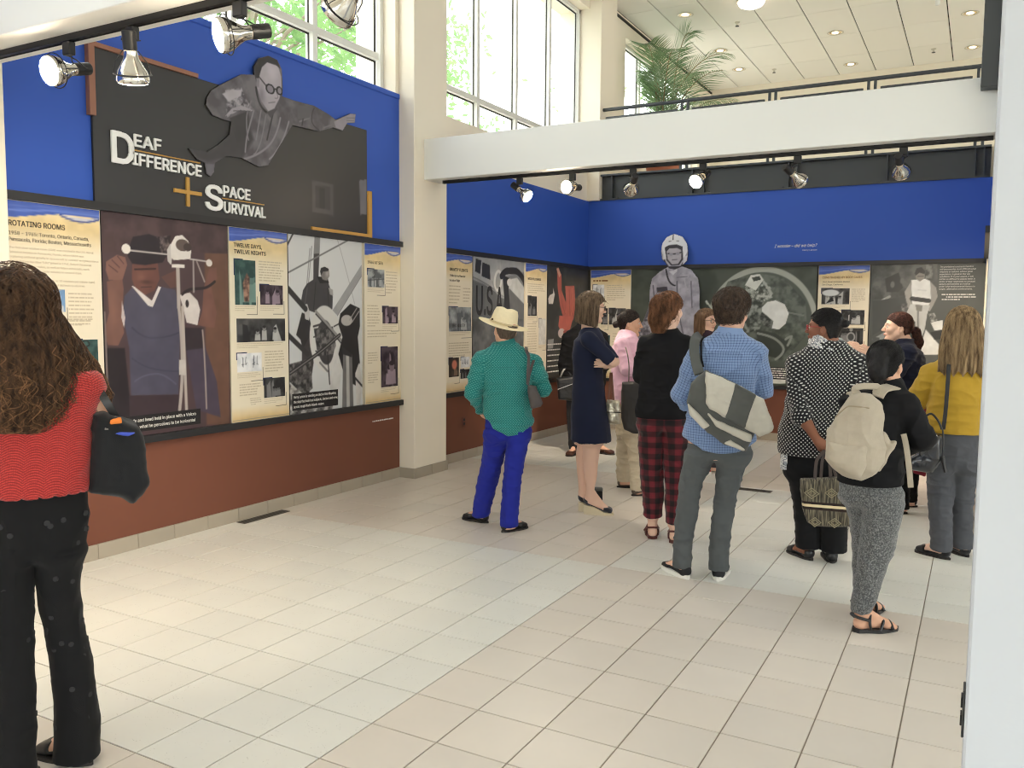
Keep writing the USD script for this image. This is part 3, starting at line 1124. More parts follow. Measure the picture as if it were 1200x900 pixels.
# print artwork: shapes in metres on their wall (along the wall,height)
ART = {
  'device': [('p',(100,70,58),0.02,[(4.313,2.028),(4.546,2.034),(4.515,0.755),(4.299,0.779)]),('t',(60,44,48),(78,60,62),9,3,[(3.478,2.267),(4.555,2.391),(4.546,2.034),(3.468,1.979)]),('p',(72,54,56),0.01,[(3.49,2.093),(3.587,2.111),(3.59,1.987),(3.486,1.964)]),('p',(34,28,33),0.012,[(3.492,1.363),(3.641,1.359),(3.682,0.847),(3.475,0.853)]),('p',(66,58,74),0.01,[(4.132,1.344),(4.291,1.376),(4.402,1.09),(4.431,0.821),(4.21,0.9)]),('p',(44,36,42),0.01,[(4.114,1.488),(4.294,1.486),(4.279,1.339),(4.11,1.326)]),('p',(70,68,86),0.006,[(3.633,1.593),(3.652,1.701),(3.711,1.758),(3.835,1.637),(3.935,1.769),(4.052,1.751),(4.091,1.596),(4.057,1.022),(3.678,1.044),(3.675,1.358)]),('s',(58,56,74),0.012,[(3.702,1.492),(3.859,1.421),(4.07,1.453)]),('s',(60,58,76),0.01,[(3.696,1.289),(3.853,1.213),(4.062,1.184)]),('s',(82,80,100),0.012,[(3.71,1.135),(3.872,1.177),(4.038,1.096)]),('g',(84,82,100),0.5,(3.862,1.508,0.124,0.121,0)),('p',(52,40,46),0.006,[(3.665,1.045),(4.062,1.019),(4.063,0.823),(3.662,0.832)]),('p',(112,78,70),0.006,[(3.525,1.788),(3.637,1.817),(3.646,1.743),(3.628,1.559),(3.64,1.459),(3.594,1.377),(3.52,1.382),(3.492,1.461),(3.536,1.592)]),('g',(136,96,84),0.5,(3.564,1.592,0.041,0.148,0)),('p',(122,86,78),0.005,[(3.525,1.915),(3.604,1.963),(3.664,1.951),(3.677,1.902),(3.64,1.805),(3.54,1.798),(3.52,1.861)]),('s',(70,46,46),0.006,[(3.566,1.928),(3.62,1.882)]),('s',(70,46,46),0.006,[(3.543,1.894),(3.604,1.853)]),('s',(70,46,46),0.006,[(3.608,1.955),(3.651,1.909)]),('p',(188,176,178),0.004,[(3.632,1.668),(3.651,1.559),(3.641,1.489),(3.623,1.559)]),('p',(98,62,56),0.006,[(3.716,1.921),(3.912,1.949),(3.926,1.82),(3.881,1.741),(3.808,1.71),(3.739,1.737),(3.709,1.812)]),('g',(128,86,74),0.6,(3.781,1.823,0.044,0.051,0)),('s',(48,32,34),0.012,[(3.734,1.876),(3.894,1.888)]),('g',(56,36,36),0.7,(3.82,1.796,0.053,0.015,0)),('s',(60,40,40),0.006,[(3.779,1.76),(3.859,1.766)]),('p',(34,28,34),0.008,[(3.683,1.96),(3.696,2.019),(3.726,2.088),(3.85,2.117),(3.972,2.091),(4.0,1.998),(3.953,1.934),(3.814,1.908),(3.716,1.912)]),('t',(40,32,36),(110,96,96),40,7,[(3.91,2.103),(4.025,2.122),(4.011,1.999),(3.948,1.994)]),('p',(206,199,199),0.004,[(3.704,1.768),(3.727,1.762),(3.859,1.672),(3.915,1.771),(3.935,1.765),(3.865,1.629),(3.829,1.639)]),('p',(110,74,66),0.006,[(4.237,1.505),(4.388,1.482),(4.414,1.598),(4.361,1.801),(4.425,1.841),(4.418,1.924),(4.352,1.911),(4.297,1.762),(4.281,1.597)]),('g',(132,92,82),0.5,(4.32,1.579,0.051,0.092,0)),('p',(206,198,196),0.005,[(4.084,1.717),(4.176,1.735),(4.242,1.679),(4.263,1.615),(4.237,1.505),(4.142,1.524),(4.114,1.632)]),('e',(30,24,26),0.004,(4.15,1.657,0.015,0.027,0)),('p',(90,62,58),0.005,[(3.937,1.835),(4.082,1.897),(4.09,1.774),(4.014,1.762)]),('s',(38,30,34),0.02,[(4.11,1.721),(4.188,1.759),(4.302,1.771),(4.401,1.821)]),('s',(150,140,138),0.014,[(4.212,1.967),(4.21,1.741)]),('s',(150,138,136),0.012,[(4.243,1.956),(4.308,1.817)]),('s',(150,138,134),0.014,[(4.28,1.468),(4.293,1.265),(4.302,0.9)]),('s',(172,162,158),0.03,[(4.078,1.906),(4.079,1.631)]),('s',(168,158,154),0.026,[(4.079,1.631),(4.097,1.273),(4.065,0.913)]),('s',(176,166,160),0.024,[(4.11,1.632),(4.117,1.272),(4.124,0.908)]),('p',(190,182,178),0.003,[(4.071,1.265),(4.125,1.259),(4.127,1.152),(4.068,1.159)]),('p',(196,190,188),0.004,[(3.991,2.023),(4.023,2.069),(4.033,1.974),(4.023,1.919),(3.995,1.945)]),('p',(220,214,210),0.004,[(4.021,1.973),(4.023,2.061),(4.063,2.121),(4.122,2.133),(4.171,2.095),(4.196,2.029),(4.187,1.971),(4.046,1.955)]),('e',(90,76,72),0.004,(4.122,2.063,0.057,0.042,0)),('e',(60,48,48),0.004,(4.165,2.052,0.036,0.028,0)),('p',(222,216,212),0.003,[(4.028,1.926),(4.135,1.929),(4.135,1.905),(4.027,1.903)]),('s',(190,182,180),0.01,[(3.7,1.998),(3.996,1.991)]),('e',(224,217,212),0.004,(3.673,2.006,0.033,0.032,0)),('s',(190,182,180),0.01,[(4.183,1.971),(4.342,1.962)]),('e',(216,208,204),0.004,(4.353,1.953,0.028,0.026,0)),('s',(120,106,104),0.012,[(3.503,1.592),(3.51,0.916)])],
  'ship': [('g',(212,213,214),0.8,(5.531,1.864,0.566,0.357,0)),('p',(124,124,126),0.005,[(5.471,2.272),(5.539,2.271),(5.529,2.096),(5.51,1.881),(5.452,1.87),(5.455,2.091)]),('p',(62,60,62),0.005,[(5.455,2.091),(5.523,2.099),(5.51,1.881),(5.447,1.875)]),('s',(120,120,122),0.008,[(5.433,2.151),(5.387,1.832)]),('s',(120,120,122),0.008,[(5.41,2.132),(5.369,1.831)]),('s',(112,112,114),0.014,[(5.133,1.913),(5.923,2.249)]),('s',(64,64,66),0.016,[(5.236,2.269),(5.144,2.135)]),('s',(150,150,152),0.006,[(5.758,2.23),(5.863,1.988),(5.982,1.682)]),('p',(150,150,152),0.004,[(5.684,1.622),(5.75,1.577),(6.092,1.946),(6.087,2.041)]),('s',(112,112,114),0.006,[(5.75,1.577),(6.092,1.946)]),('p',(40,39,41),0.006,[(5.236,1.418),(5.307,1.602),(5.39,1.579),(5.425,1.469),(5.39,1.255),(5.314,1.293),(5.285,1.379)]),('p',(56,54,56),0.006,[(5.302,1.285),(5.419,1.433),(5.441,1.181),(5.385,0.933),(5.295,0.922)]),('p',(60,59,61),0.005,[(5.323,1.786),(5.369,1.84),(5.491,1.898),(5.625,1.885),(5.643,1.841),(5.691,1.742),(5.684,1.631),(5.58,1.609),(5.474,1.599),(5.333,1.633),(5.301,1.707)]),('s',(40,39,41),0.01,[(5.478,1.853),(5.448,1.629)]),('s',(82,80,82),0.01,[(5.374,1.805),(5.341,1.663)]),('s',(40,39,41),0.008,[(5.624,1.813),(5.64,1.649)]),('p',(30,29,31),0.004,[(5.492,1.907),(5.625,1.903),(5.643,1.857),(5.53,1.849)]),('p',(152,150,150),0.004,[(5.637,1.817),(5.692,1.8),(5.694,1.749),(5.653,1.759)]),('p',(122,118,116),0.004,[(5.535,1.962),(5.586,1.988),(5.645,1.968),(5.649,1.914),(5.616,1.874),(5.563,1.883),(5.537,1.921)]),('g',(186,180,176),0.7,(5.62,1.936,0.024,0.032,0)),('p',(40,38,40),0.003,[(5.532,1.946),(5.543,1.979),(5.591,1.992),(5.642,1.977),(5.634,1.955),(5.569,1.951),(5.547,1.918)]),('p',(192,190,190),0.003,[(5.328,1.663),(5.371,1.674),(5.401,1.602),(5.39,1.537),(5.346,1.547)]),('e',(208,207,205),0.008,(5.596,1.376,0.2,0.287,0.1)),('e',(58,57,59),0.008,(5.593,1.348,0.109,0.192,0.1)),('s',(60,58,60),0.018,[(5.446,1.486),(5.539,1.504)]),('s',(60,58,60),0.012,[(5.445,1.397),(5.497,1.405)]),('s',(60,58,60),0.012,[(5.702,1.484),(5.766,1.506)]),('s',(40,40,42),0.012,[(5.469,1.279),(5.521,1.25)]),('s',(120,118,118),0.02,[(5.52,1.178),(5.614,1.1)]),('t',(40,40,42),(120,118,118),34,5,[(5.446,1.468),(5.688,1.484),(5.727,1.317),(5.684,1.244),(5.495,1.233)]),('t',(30,30,32),(110,108,108),30,11,[(5.127,1.178),(5.403,1.219),(5.425,0.966),(5.32,0.902),(5.136,1.056)]),('p',(200,199,198),0.006,[(5.649,1.052),(5.784,1.353),(5.816,1.164),(5.765,0.941),(5.678,0.78),(5.638,0.876)]),('t',(60,58,58),(190,188,186),22,15,[(5.124,1.04),(5.334,0.919),(5.68,0.873),(5.678,0.724),(5.119,0.761)]),('s',(46,45,47),0.05,[(5.138,1.801),(5.35,1.632)]),('s',(46,45,47),0.045,[(5.131,1.429),(5.37,1.256)]),('s',(140,138,138),0.026,[(5.474,1.612),(5.687,1.448),(5.861,1.31)]),('s',(40,39,41),0.012,[(5.474,1.59),(5.687,1.425),(5.855,1.285)]),('s',(40,39,41),0.034,[(5.162,1.107),(5.338,1.186),(5.522,1.269),(5.776,1.409)]),('s',(120,118,118),0.01,[(5.162,1.107),(5.338,1.186),(5.522,1.269),(5.776,1.409)]),('p',(30,29,31),0.006,[(5.76,1.502),(5.787,1.595),(5.923,1.683),(6.053,1.645),(6.054,1.481),(6.023,1.386),(6.051,1.154),(5.99,1.041),(6.004,0.943),(5.851,1.011),(5.757,1.242),(5.813,1.39)]),('e',(172,168,166),0.005,(5.872,1.536,0.076,0.048,0)),('s',(150,146,145),0.012,[(5.91,1.539),(6.011,1.644)]),('s',(150,146,145),0.012,[(5.945,1.52),(6.041,1.616)]),('p',(196,194,192),0.005,[(5.984,1.06),(6.036,1.154),(6.071,1.036),(6.056,0.745),(6.002,0.75)]),('p',(104,103,104),0.005,[(5.82,1.258),(5.942,1.235),(5.957,0.754),(5.802,0.749)]),('p',(178,176,174),0.008,[(5.86,1.234),(5.9,1.229),(5.907,0.759),(5.863,0.763)]),('p',(40,39,41),0.006,[(5.806,1.306),(5.942,1.235),(5.935,1.207),(5.811,1.24)]),('s',(40,39,41),0.02,[(5.984,1.018),(6.082,0.938)]),('s',(40,39,41),0.014,[(5.616,1.265),(5.64,0.987)])],
  'flyer': [('t',(72,69,76),(104,100,108),10,4,[(4.179,2.736),(4.348,2.74),(4.448,2.808),(4.552,2.896),(4.573,2.996),(4.509,2.995),(4.398,3.007),(4.341,3.068),(4.351,3.12),(4.392,3.18),(4.493,3.246),(4.68,3.36),(4.807,3.388),(4.806,3.448),(4.857,3.522),(4.953,3.566),(5.047,3.56),(5.096,3.499),(5.104,3.371),(5.097,3.295),(5.223,3.29),(5.462,3.299),(5.639,3.267),(5.731,3.24),(5.857,3.298),(5.922,3.331),(5.994,3.342),(5.98,3.265),(5.882,3.245),(5.818,3.167),(5.693,3.168),(5.518,3.104),(5.33,3.098),(5.206,3.093),(5.137,3.004),(5.069,2.917),(4.988,2.81),(4.935,2.737),(4.839,2.71),(4.665,2.749),(4.514,2.738),(4.412,2.673),(4.399,2.603),(4.369,2.569),(4.331,2.584),(4.32,2.659),(4.25,2.673)]),('p',(52,50,54),0.03,[(4.486,2.953),(4.72,3.07),(4.789,2.904),(4.665,2.74),(4.435,2.72),(4.283,2.729)]),('p',(58,56,62),0.02,[(4.179,2.736),(4.393,2.799),(4.572,2.76),(4.346,2.671)]),('p',(50,48,52),0.01,[(4.555,3.018),(4.74,3.109),(4.745,2.896),(4.621,2.856)]),('t',(70,68,76),(156,152,162),44,9,[(4.519,3.209),(4.677,3.263),(4.723,3.185),(4.794,3.129),(4.626,3.085),(4.528,3.013)]),('s',(122,119,128),0.014,[(4.794,3.12),(4.716,2.891),(4.702,2.799)]),('s',(120,117,126),0.012,[(4.868,3.136),(4.814,2.909)]),('s',(126,122,132),0.016,[(5.073,3.123),(4.991,2.94),(4.862,2.826),(4.689,2.744)]),('s',(118,115,124),0.01,[(4.918,3.11),(4.85,2.879),(4.787,2.796)]),('s',(130,126,136),0.014,[(5.166,3.113),(5.069,2.917),(4.949,2.786)]),('s',(44,42,46),0.014,[(4.995,3.144),(4.927,2.929)]),('s',(110,107,116),0.012,[(4.771,3.187),(4.72,3.034),(4.736,2.894)]),('s',(112,110,118),0.012,[(5.289,3.138),(5.403,3.19)]),('s',(44,42,46),0.012,[(5.347,3.236),(5.317,3.115)]),('s',(108,105,114),0.01,[(5.577,3.146),(5.669,3.183)]),('s',(50,48,52),0.01,[(5.462,3.28),(5.431,3.176),(5.518,3.114)]),('p',(84,82,88),0.01,[(5.264,3.266),(5.433,3.283),(5.403,3.19),(5.267,3.153)]),('p',(56,54,58),0.06,[(4.179,2.736),(4.348,2.74),(4.483,2.849),(4.666,2.776),(4.48,2.71),(4.249,2.656)]),('p',(150,145,156),0.006,[(4.515,3.024),(4.58,3.093),(4.674,3.134),(4.789,3.123),(4.76,3.106),(4.664,3.1),(4.588,3.057)]),('s',(70,68,74),0.006,[(4.594,3.078),(4.76,3.11)]),('p',(168,163,174),0.01,[(4.491,3.177),(4.583,3.229),(4.677,3.247),(4.666,3.199),(4.547,3.134)]),('s',(30,29,32),0.02,[(4.822,3.297),(4.857,3.188),(4.924,3.138)]),('p',(66,64,70),0.006,[(4.924,3.138),(4.996,3.172),(5.048,3.192),(4.969,3.102)]),('p',(164,158,170),0.008,[(4.834,3.371),(4.886,3.486),(4.977,3.533),(5.054,3.516),(5.089,3.442),(5.093,3.359),(5.065,3.27),(5.011,3.184),(4.944,3.148),(4.875,3.206),(4.832,3.299)]),('g',(190,184,196),0.7,(4.988,3.454,0.068,0.064,0)),('g',(104,100,110),0.7,(4.876,3.246,0.04,0.081,0)),('s',(112,107,116),0.008,[(4.95,3.212),(5.017,3.233)]),('s',(116,111,120),0.008,[(5.024,3.325),(5.049,3.276),(5.018,3.263)]),('p',(44,42,46),0.006,[(4.806,3.448),(4.857,3.522),(4.953,3.566),(5.047,3.56),(5.083,3.499),(5.033,3.516),(4.939,3.514),(4.885,3.464),(4.854,3.385),(4.833,3.317),(4.81,3.383)]),('p',(124,120,130),0.004,[(4.824,3.369),(4.858,3.372),(4.852,3.304),(4.827,3.307)]),('s',(28,27,30),0.01,[(4.854,3.385),(4.928,3.334)]),('e',(28,27,30),0.003,(4.968,3.321,0.049,0.039,0)),('e',(126,121,132),0.003,(4.968,3.321,0.033,0.028,0)),('e',(28,27,30),0.003,(5.066,3.329,0.035,0.034,0)),('e',(128,123,134),0.003,(5.069,3.33,0.021,0.022,0)),('s',(28,27,30),0.01,[(5.014,3.332),(5.038,3.334)]),('p',(136,131,142),0.006,[(5.706,3.221),(5.825,3.285),(5.922,3.331),(5.994,3.34),(5.98,3.265),(5.882,3.245),(5.818,3.167),(5.73,3.175)]),('s',(98,94,102),0.006,[(5.873,3.285),(5.98,3.306)]),('s',(98,94,102),0.006,[(5.873,3.264),(5.97,3.279)]),('p',(98,95,106),0.006,[(4.328,2.652),(4.407,2.661),(4.374,2.573),(4.337,2.585)])],
  'flyer_outline': [(4.179,2.736),(4.348,2.74),(4.448,2.808),(4.552,2.896),(4.573,2.996),(4.509,2.995),(4.398,3.007),(4.341,3.068),(4.351,3.12),(4.392,3.18),(4.493,3.246),(4.68,3.36),(4.807,3.388),(4.806,3.448),(4.857,3.522),(4.953,3.566),(5.047,3.56),(5.096,3.499),(5.104,3.371),(5.097,3.295),(5.223,3.29),(5.462,3.299),(5.639,3.267),(5.731,3.24),(5.857,3.298),(5.922,3.331),(5.994,3.342),(5.98,3.265),(5.882,3.245),(5.818,3.167),(5.693,3.168),(5.518,3.104),(5.33,3.098),(5.206,3.093),(5.137,3.004),(5.069,2.917),(4.988,2.81),(4.935,2.737),(4.839,2.71),(4.665,2.749),(4.514,2.738),(4.412,2.673),(4.399,2.603),(4.369,2.569),(4.331,2.584),(4.32,2.659),(4.25,2.673)],
  'plane': [('p',(150,153,156),0.02,[(8.56,2.272),(9.231,2.294),(9.235,2.128),(8.603,2.019)]),('p',(168,170,172),0.008,[(7.96,2.252),(8.6,2.255),(8.664,1.982),(8.695,1.8),(8.486,1.858),(8.255,1.938),(7.962,1.993)]),('p',(36,37,40),0.005,[(8.06,2.212),(8.181,2.198),(8.153,2.046),(8.044,2.071)]),('p',(36,37,40),0.005,[(8.2,2.182),(8.366,2.154),(8.38,1.991),(8.187,2.025)]),('p',(92,95,97),0.01,[(7.962,1.974),(8.293,1.92),(8.687,1.804),(8.734,1.384),(8.503,0.674),(7.973,0.716)]),('s',(120,122,124),0.02,[(7.962,2.011),(8.293,1.939),(8.687,1.8)]),('e',(205,206,205),0.006,(8.556,1.988,0.096,0.129,-0.25)),('e',(150,152,153),0.006,(8.556,1.988,0.055,0.094,-0.25)),('s',(150,152,154),0.02,[(8.426,1.973),(8.526,1.85),(8.695,1.794)]),('p',(186,188,188),0.01,[(8.757,2.006),(9.017,2.04),(9.212,1.92),(9.216,1.722),(8.979,1.811),(8.809,1.907)]),('s',(38,38,41),0.08,[(8.635,2.044),(8.772,2.11),(8.973,2.12),(9.125,2.065),(9.211,1.982)]),('p',(40,41,44),0.01,[(8.663,2.061),(8.827,2.028),(8.809,1.907),(8.855,1.646),(8.697,1.665),(8.707,1.825)]),('p',(96,98,100),0.01,[(8.829,1.908),(9.216,1.722),(9.222,1.44),(8.856,1.585)]),('e',(196,197,197),0.006,(8.828,1.978,0.059,0.044,0)),('s',(70,72,74),0.012,[(8.111,1.526),(8.414,1.448)]),('t',(70,72,74),(100,102,104),9,4,[(7.994,1.545),(9.22,1.545),(9.239,0.616),(8.002,0.713)])],
  'diver': [('t',(34,36,38),(52,54,56),8,3,[(9.816,2.243),(11.203,2.32),(11.252,1.101),(9.845,1.147)]),('p',(206,200,196),0.006,[(9.862,1.808),(9.998,1.955),(10.052,1.868),(10.004,1.744),(9.879,1.743)]),('p',(30,30,32),0.006,[(9.889,1.919),(9.998,1.955),(10.001,1.878),(9.901,1.853)]),('p',(176,84,74),0.006,[(10.113,2.215),(10.251,2.132),(10.257,1.929),(10.434,1.728),(10.537,1.59),(10.35,1.516),(10.221,1.725),(10.142,1.948)]),('p',(188,92,80),0.006,[(10.372,1.99),(10.662,1.999),(10.71,1.755),(10.65,1.544),(10.488,1.428),(10.323,1.521),(10.413,1.705)]),('p',(196,96,84),0.006,[(10.204,1.589),(10.648,1.579),(10.543,1.404),(10.302,1.327),(10.177,1.454)]),('s',(140,60,54),0.012,[(10.498,1.936),(10.537,1.59)]),('s',(214,120,106),0.012,[(10.591,1.962),(10.615,1.754),(10.565,1.59)]),('s',(140,60,54),0.01,[(10.2,2.085),(10.261,1.816),(10.384,1.613)]),('p',(206,150,130),0.006,[(10.093,2.203),(10.154,2.222),(10.24,2.132),(10.179,2.095)]),('e',(206,188,186),0.006,(10.275,1.357,0.106,0.064,0)),('p',(150,60,58),0.006,[(10.327,1.384),(10.445,1.405),(10.412,1.244),(10.358,1.245)]),('p',(150,150,152),0.01,[(9.867,1.279),(10.043,1.287),(10.021,1.164),(9.87,1.157)])],
  'wheel': [('t',(56,63,56),(72,79,71),5,3,[(-4.277,2.26),(-1.783,2.213),(-1.732,0.8),(-4.244,0.686)]),('e',(168,172,164),0.012,(-2.478,1.487,0.709,0.755,0)),('e',(78,86,79),0.012,(-2.477,1.482,0.642,0.688,0)),('t',(62,70,64),(104,111,104),14,6,[(-3.067,1.742),(-2.918,2.053),(-2.562,2.164),(-2.211,2.096),(-1.934,1.794),(-1.896,1.395),(-2.176,1.035),(-2.627,0.968),(-2.973,1.218)]),('p',(214,217,212),0.006,[(-2.625,2.132),(-2.511,2.145),(-2.459,2.073),(-2.555,1.934),(-2.695,2.005)]),('p',(60,66,60),0.004,[(-2.611,2.101),(-2.515,2.12),(-2.489,2.074),(-2.584,2.05)]),('t',(60,66,60),(190,194,188),36,8,[(-2.697,1.999),(-2.555,1.934),(-2.446,2.061),(-2.368,1.971),(-2.339,1.845),(-2.45,1.794),(-2.667,1.845)]),('s',(170,174,168),0.03,[(-2.458,2.048),(-2.353,1.895)]),('t',(50,56,52),(150,156,150),22,12,[(-2.705,1.845),(-2.45,1.807),(-2.457,1.641),(-2.489,1.436),(-2.665,1.381),(-2.724,1.613)]),('p',(54,60,56),0.01,[(-2.539,1.435),(-2.286,1.388),(-2.084,1.241),(-2.226,1.059),(-2.479,1.128)]),('s',(140,146,140),0.03,[(-2.512,1.384),(-2.284,1.312),(-2.181,1.187),(-2.276,1.057)]),('s',(140,146,140),0.03,[(-2.16,1.315),(-2.088,1.354),(-2.133,1.239)]),('s',(120,126,120),0.02,[(-2.197,1.668),(-1.952,1.619)]),('p',(234,236,235),0.006,[(-2.472,1.717),(-2.404,1.789),(-2.3,1.809),(-2.188,1.759),(-2.132,1.643),(-2.167,1.512),(-2.248,1.437),(-2.338,1.451),(-2.321,1.54),(-2.406,1.616),(-2.463,1.661)]),('t',(40,44,42),(120,124,120),30,5,[(-2.47,1.654),(-2.329,1.553),(-2.343,1.443),(-2.44,1.488),(-2.493,1.59)]),('s',(196,200,194),0.03,[(-3.197,1.794),(-3.091,1.637)]),('s',(60,66,60),0.02,[(-3.179,1.741),(-3.118,1.663)]),('p',(222,224,220),0.006,[(-2.514,0.791),(-2.47,0.844),(-2.145,0.845),(-2.141,0.751),(-2.512,0.734)]),('s',(120,124,120),0.012,[(-2.417,0.782),(-2.341,0.773)])],
  'astro': [('t',(146,144,158),(182,180,194),12,5,[(-3.234,0.999),(-3.268,0.731),(-3.233,0.464),(-4.062,0.417),(-4.096,0.638),(-4.185,1.354),(-4.137,1.465),(-4.058,1.521),(-3.976,1.739),(-3.968,1.984),(-3.942,2.105),(-3.831,2.198),(-3.72,2.255),(-3.758,2.317),(-3.804,2.358),(-3.823,2.466),(-3.809,2.572),(-3.749,2.655),(-3.648,2.694),(-3.531,2.653),(-3.466,2.556),(-3.449,2.429),(-3.46,2.337),(-3.5,2.293),(-3.546,2.267),(-3.402,2.217),(-3.304,2.097),(-3.276,1.926),(-3.275,1.715),(-3.224,1.609),(-3.204,1.372)]),('p',(86,84,96),0.01,[(-4.185,1.354),(-4.137,1.465),(-4.058,1.521),(-3.976,1.739),(-3.93,1.604),(-3.996,1.357),(-4.045,0.972)]),('t',(60,58,68),(150,148,160),26,9,[(-4.171,1.409),(-3.973,1.603),(-3.936,1.249),(-4.047,1.027)]),('s',(96,94,106),0.02,[(-3.59,2.061),(-3.568,1.74),(-3.49,1.366)]),('s',(104,102,114),0.016,[(-3.398,2.059),(-3.375,1.714)]),('s',(176,174,186),0.016,[(-3.51,2.166),(-3.449,1.927)]),('s',(100,98,110),0.02,[(-3.925,2.01),(-3.891,1.74)]),('p',(60,58,68),0.006,[(-3.874,1.983),(-3.728,1.995),(-3.712,1.928),(-3.866,1.915)]),('s',(108,106,118),0.012,[(-3.592,2.114),(-3.454,2.125)]),('s',(40,38,46),0.022,[(-3.747,2.223),(-3.696,2.062),(-3.617,2.008)]),('p',(206,205,214),0.004,[(-3.705,2.196),(-3.635,2.208),(-3.595,2.242),(-3.594,2.194),(-3.648,2.147)]),('p',(50,48,56),0.006,[(-3.8,2.425),(-3.749,2.317),(-3.706,2.263),(-3.546,2.267),(-3.514,2.325),(-3.526,2.259),(-3.622,2.221),(-3.706,2.236),(-3.777,2.317)]),('e',(228,229,236),0.008,(-3.635,2.508,0.182,0.186,0)),('p',(206,207,214),0.006,[(-3.81,2.519),(-3.759,2.357),(-3.792,2.358)]),('p',(56,54,62),0.005,[(-3.774,2.518),(-3.713,2.548),(-3.603,2.552),(-3.525,2.523),(-3.515,2.351),(-3.568,2.278),(-3.679,2.275),(-3.742,2.343)]),('p',(176,172,182),0.005,[(-3.745,2.463),(-3.707,2.502),(-3.601,2.507),(-3.546,2.479),(-3.537,2.365),(-3.582,2.295),(-3.665,2.291),(-3.725,2.356)]),('s',(36,34,42),0.016,[(-3.724,2.436),(-3.641,2.429),(-3.55,2.445)]),('e',(150,148,160),0.003,(-3.682,2.425,0.027,0.021,0)),('e',(150,148,160),0.003,(-3.589,2.433,0.028,0.021,0)),('s',(84,80,90),0.01,[(-3.667,2.35),(-3.598,2.353)]),('s',(60,58,66),0.014,[(-3.656,2.684),(-3.66,2.62)]),('s',(90,88,98),0.01,[(-3.714,2.596),(-3.687,2.6)]),('s',(90,88,98),0.01,[(-3.609,2.6),(-3.582,2.597)]),('p',(214,214,222),0.006,[(-3.502,2.391),(-3.456,2.403),(-3.465,2.329),(-3.508,2.298)])],
  'astro_outline': [(-3.234,0.999),(-3.268,0.731),(-3.233,0.464),(-4.062,0.417),(-4.096,0.638),(-4.185,1.354),(-4.137,1.465),(-4.058,1.521),(-3.976,1.739),(-3.968,1.984),(-3.942,2.105),(-3.831,2.198),(-3.72,2.255),(-3.758,2.317),(-3.804,2.358),(-3.823,2.466),(-3.809,2.572),(-3.749,2.655),(-3.648,2.694),(-3.531,2.653),(-3.466,2.556),(-3.449,2.429),(-3.46,2.337),(-3.5,2.293),(-3.546,2.267),(-3.402,2.217),(-3.304,2.097),(-3.276,1.926),(-3.275,1.715),(-3.224,1.609),(-3.204,1.372)],
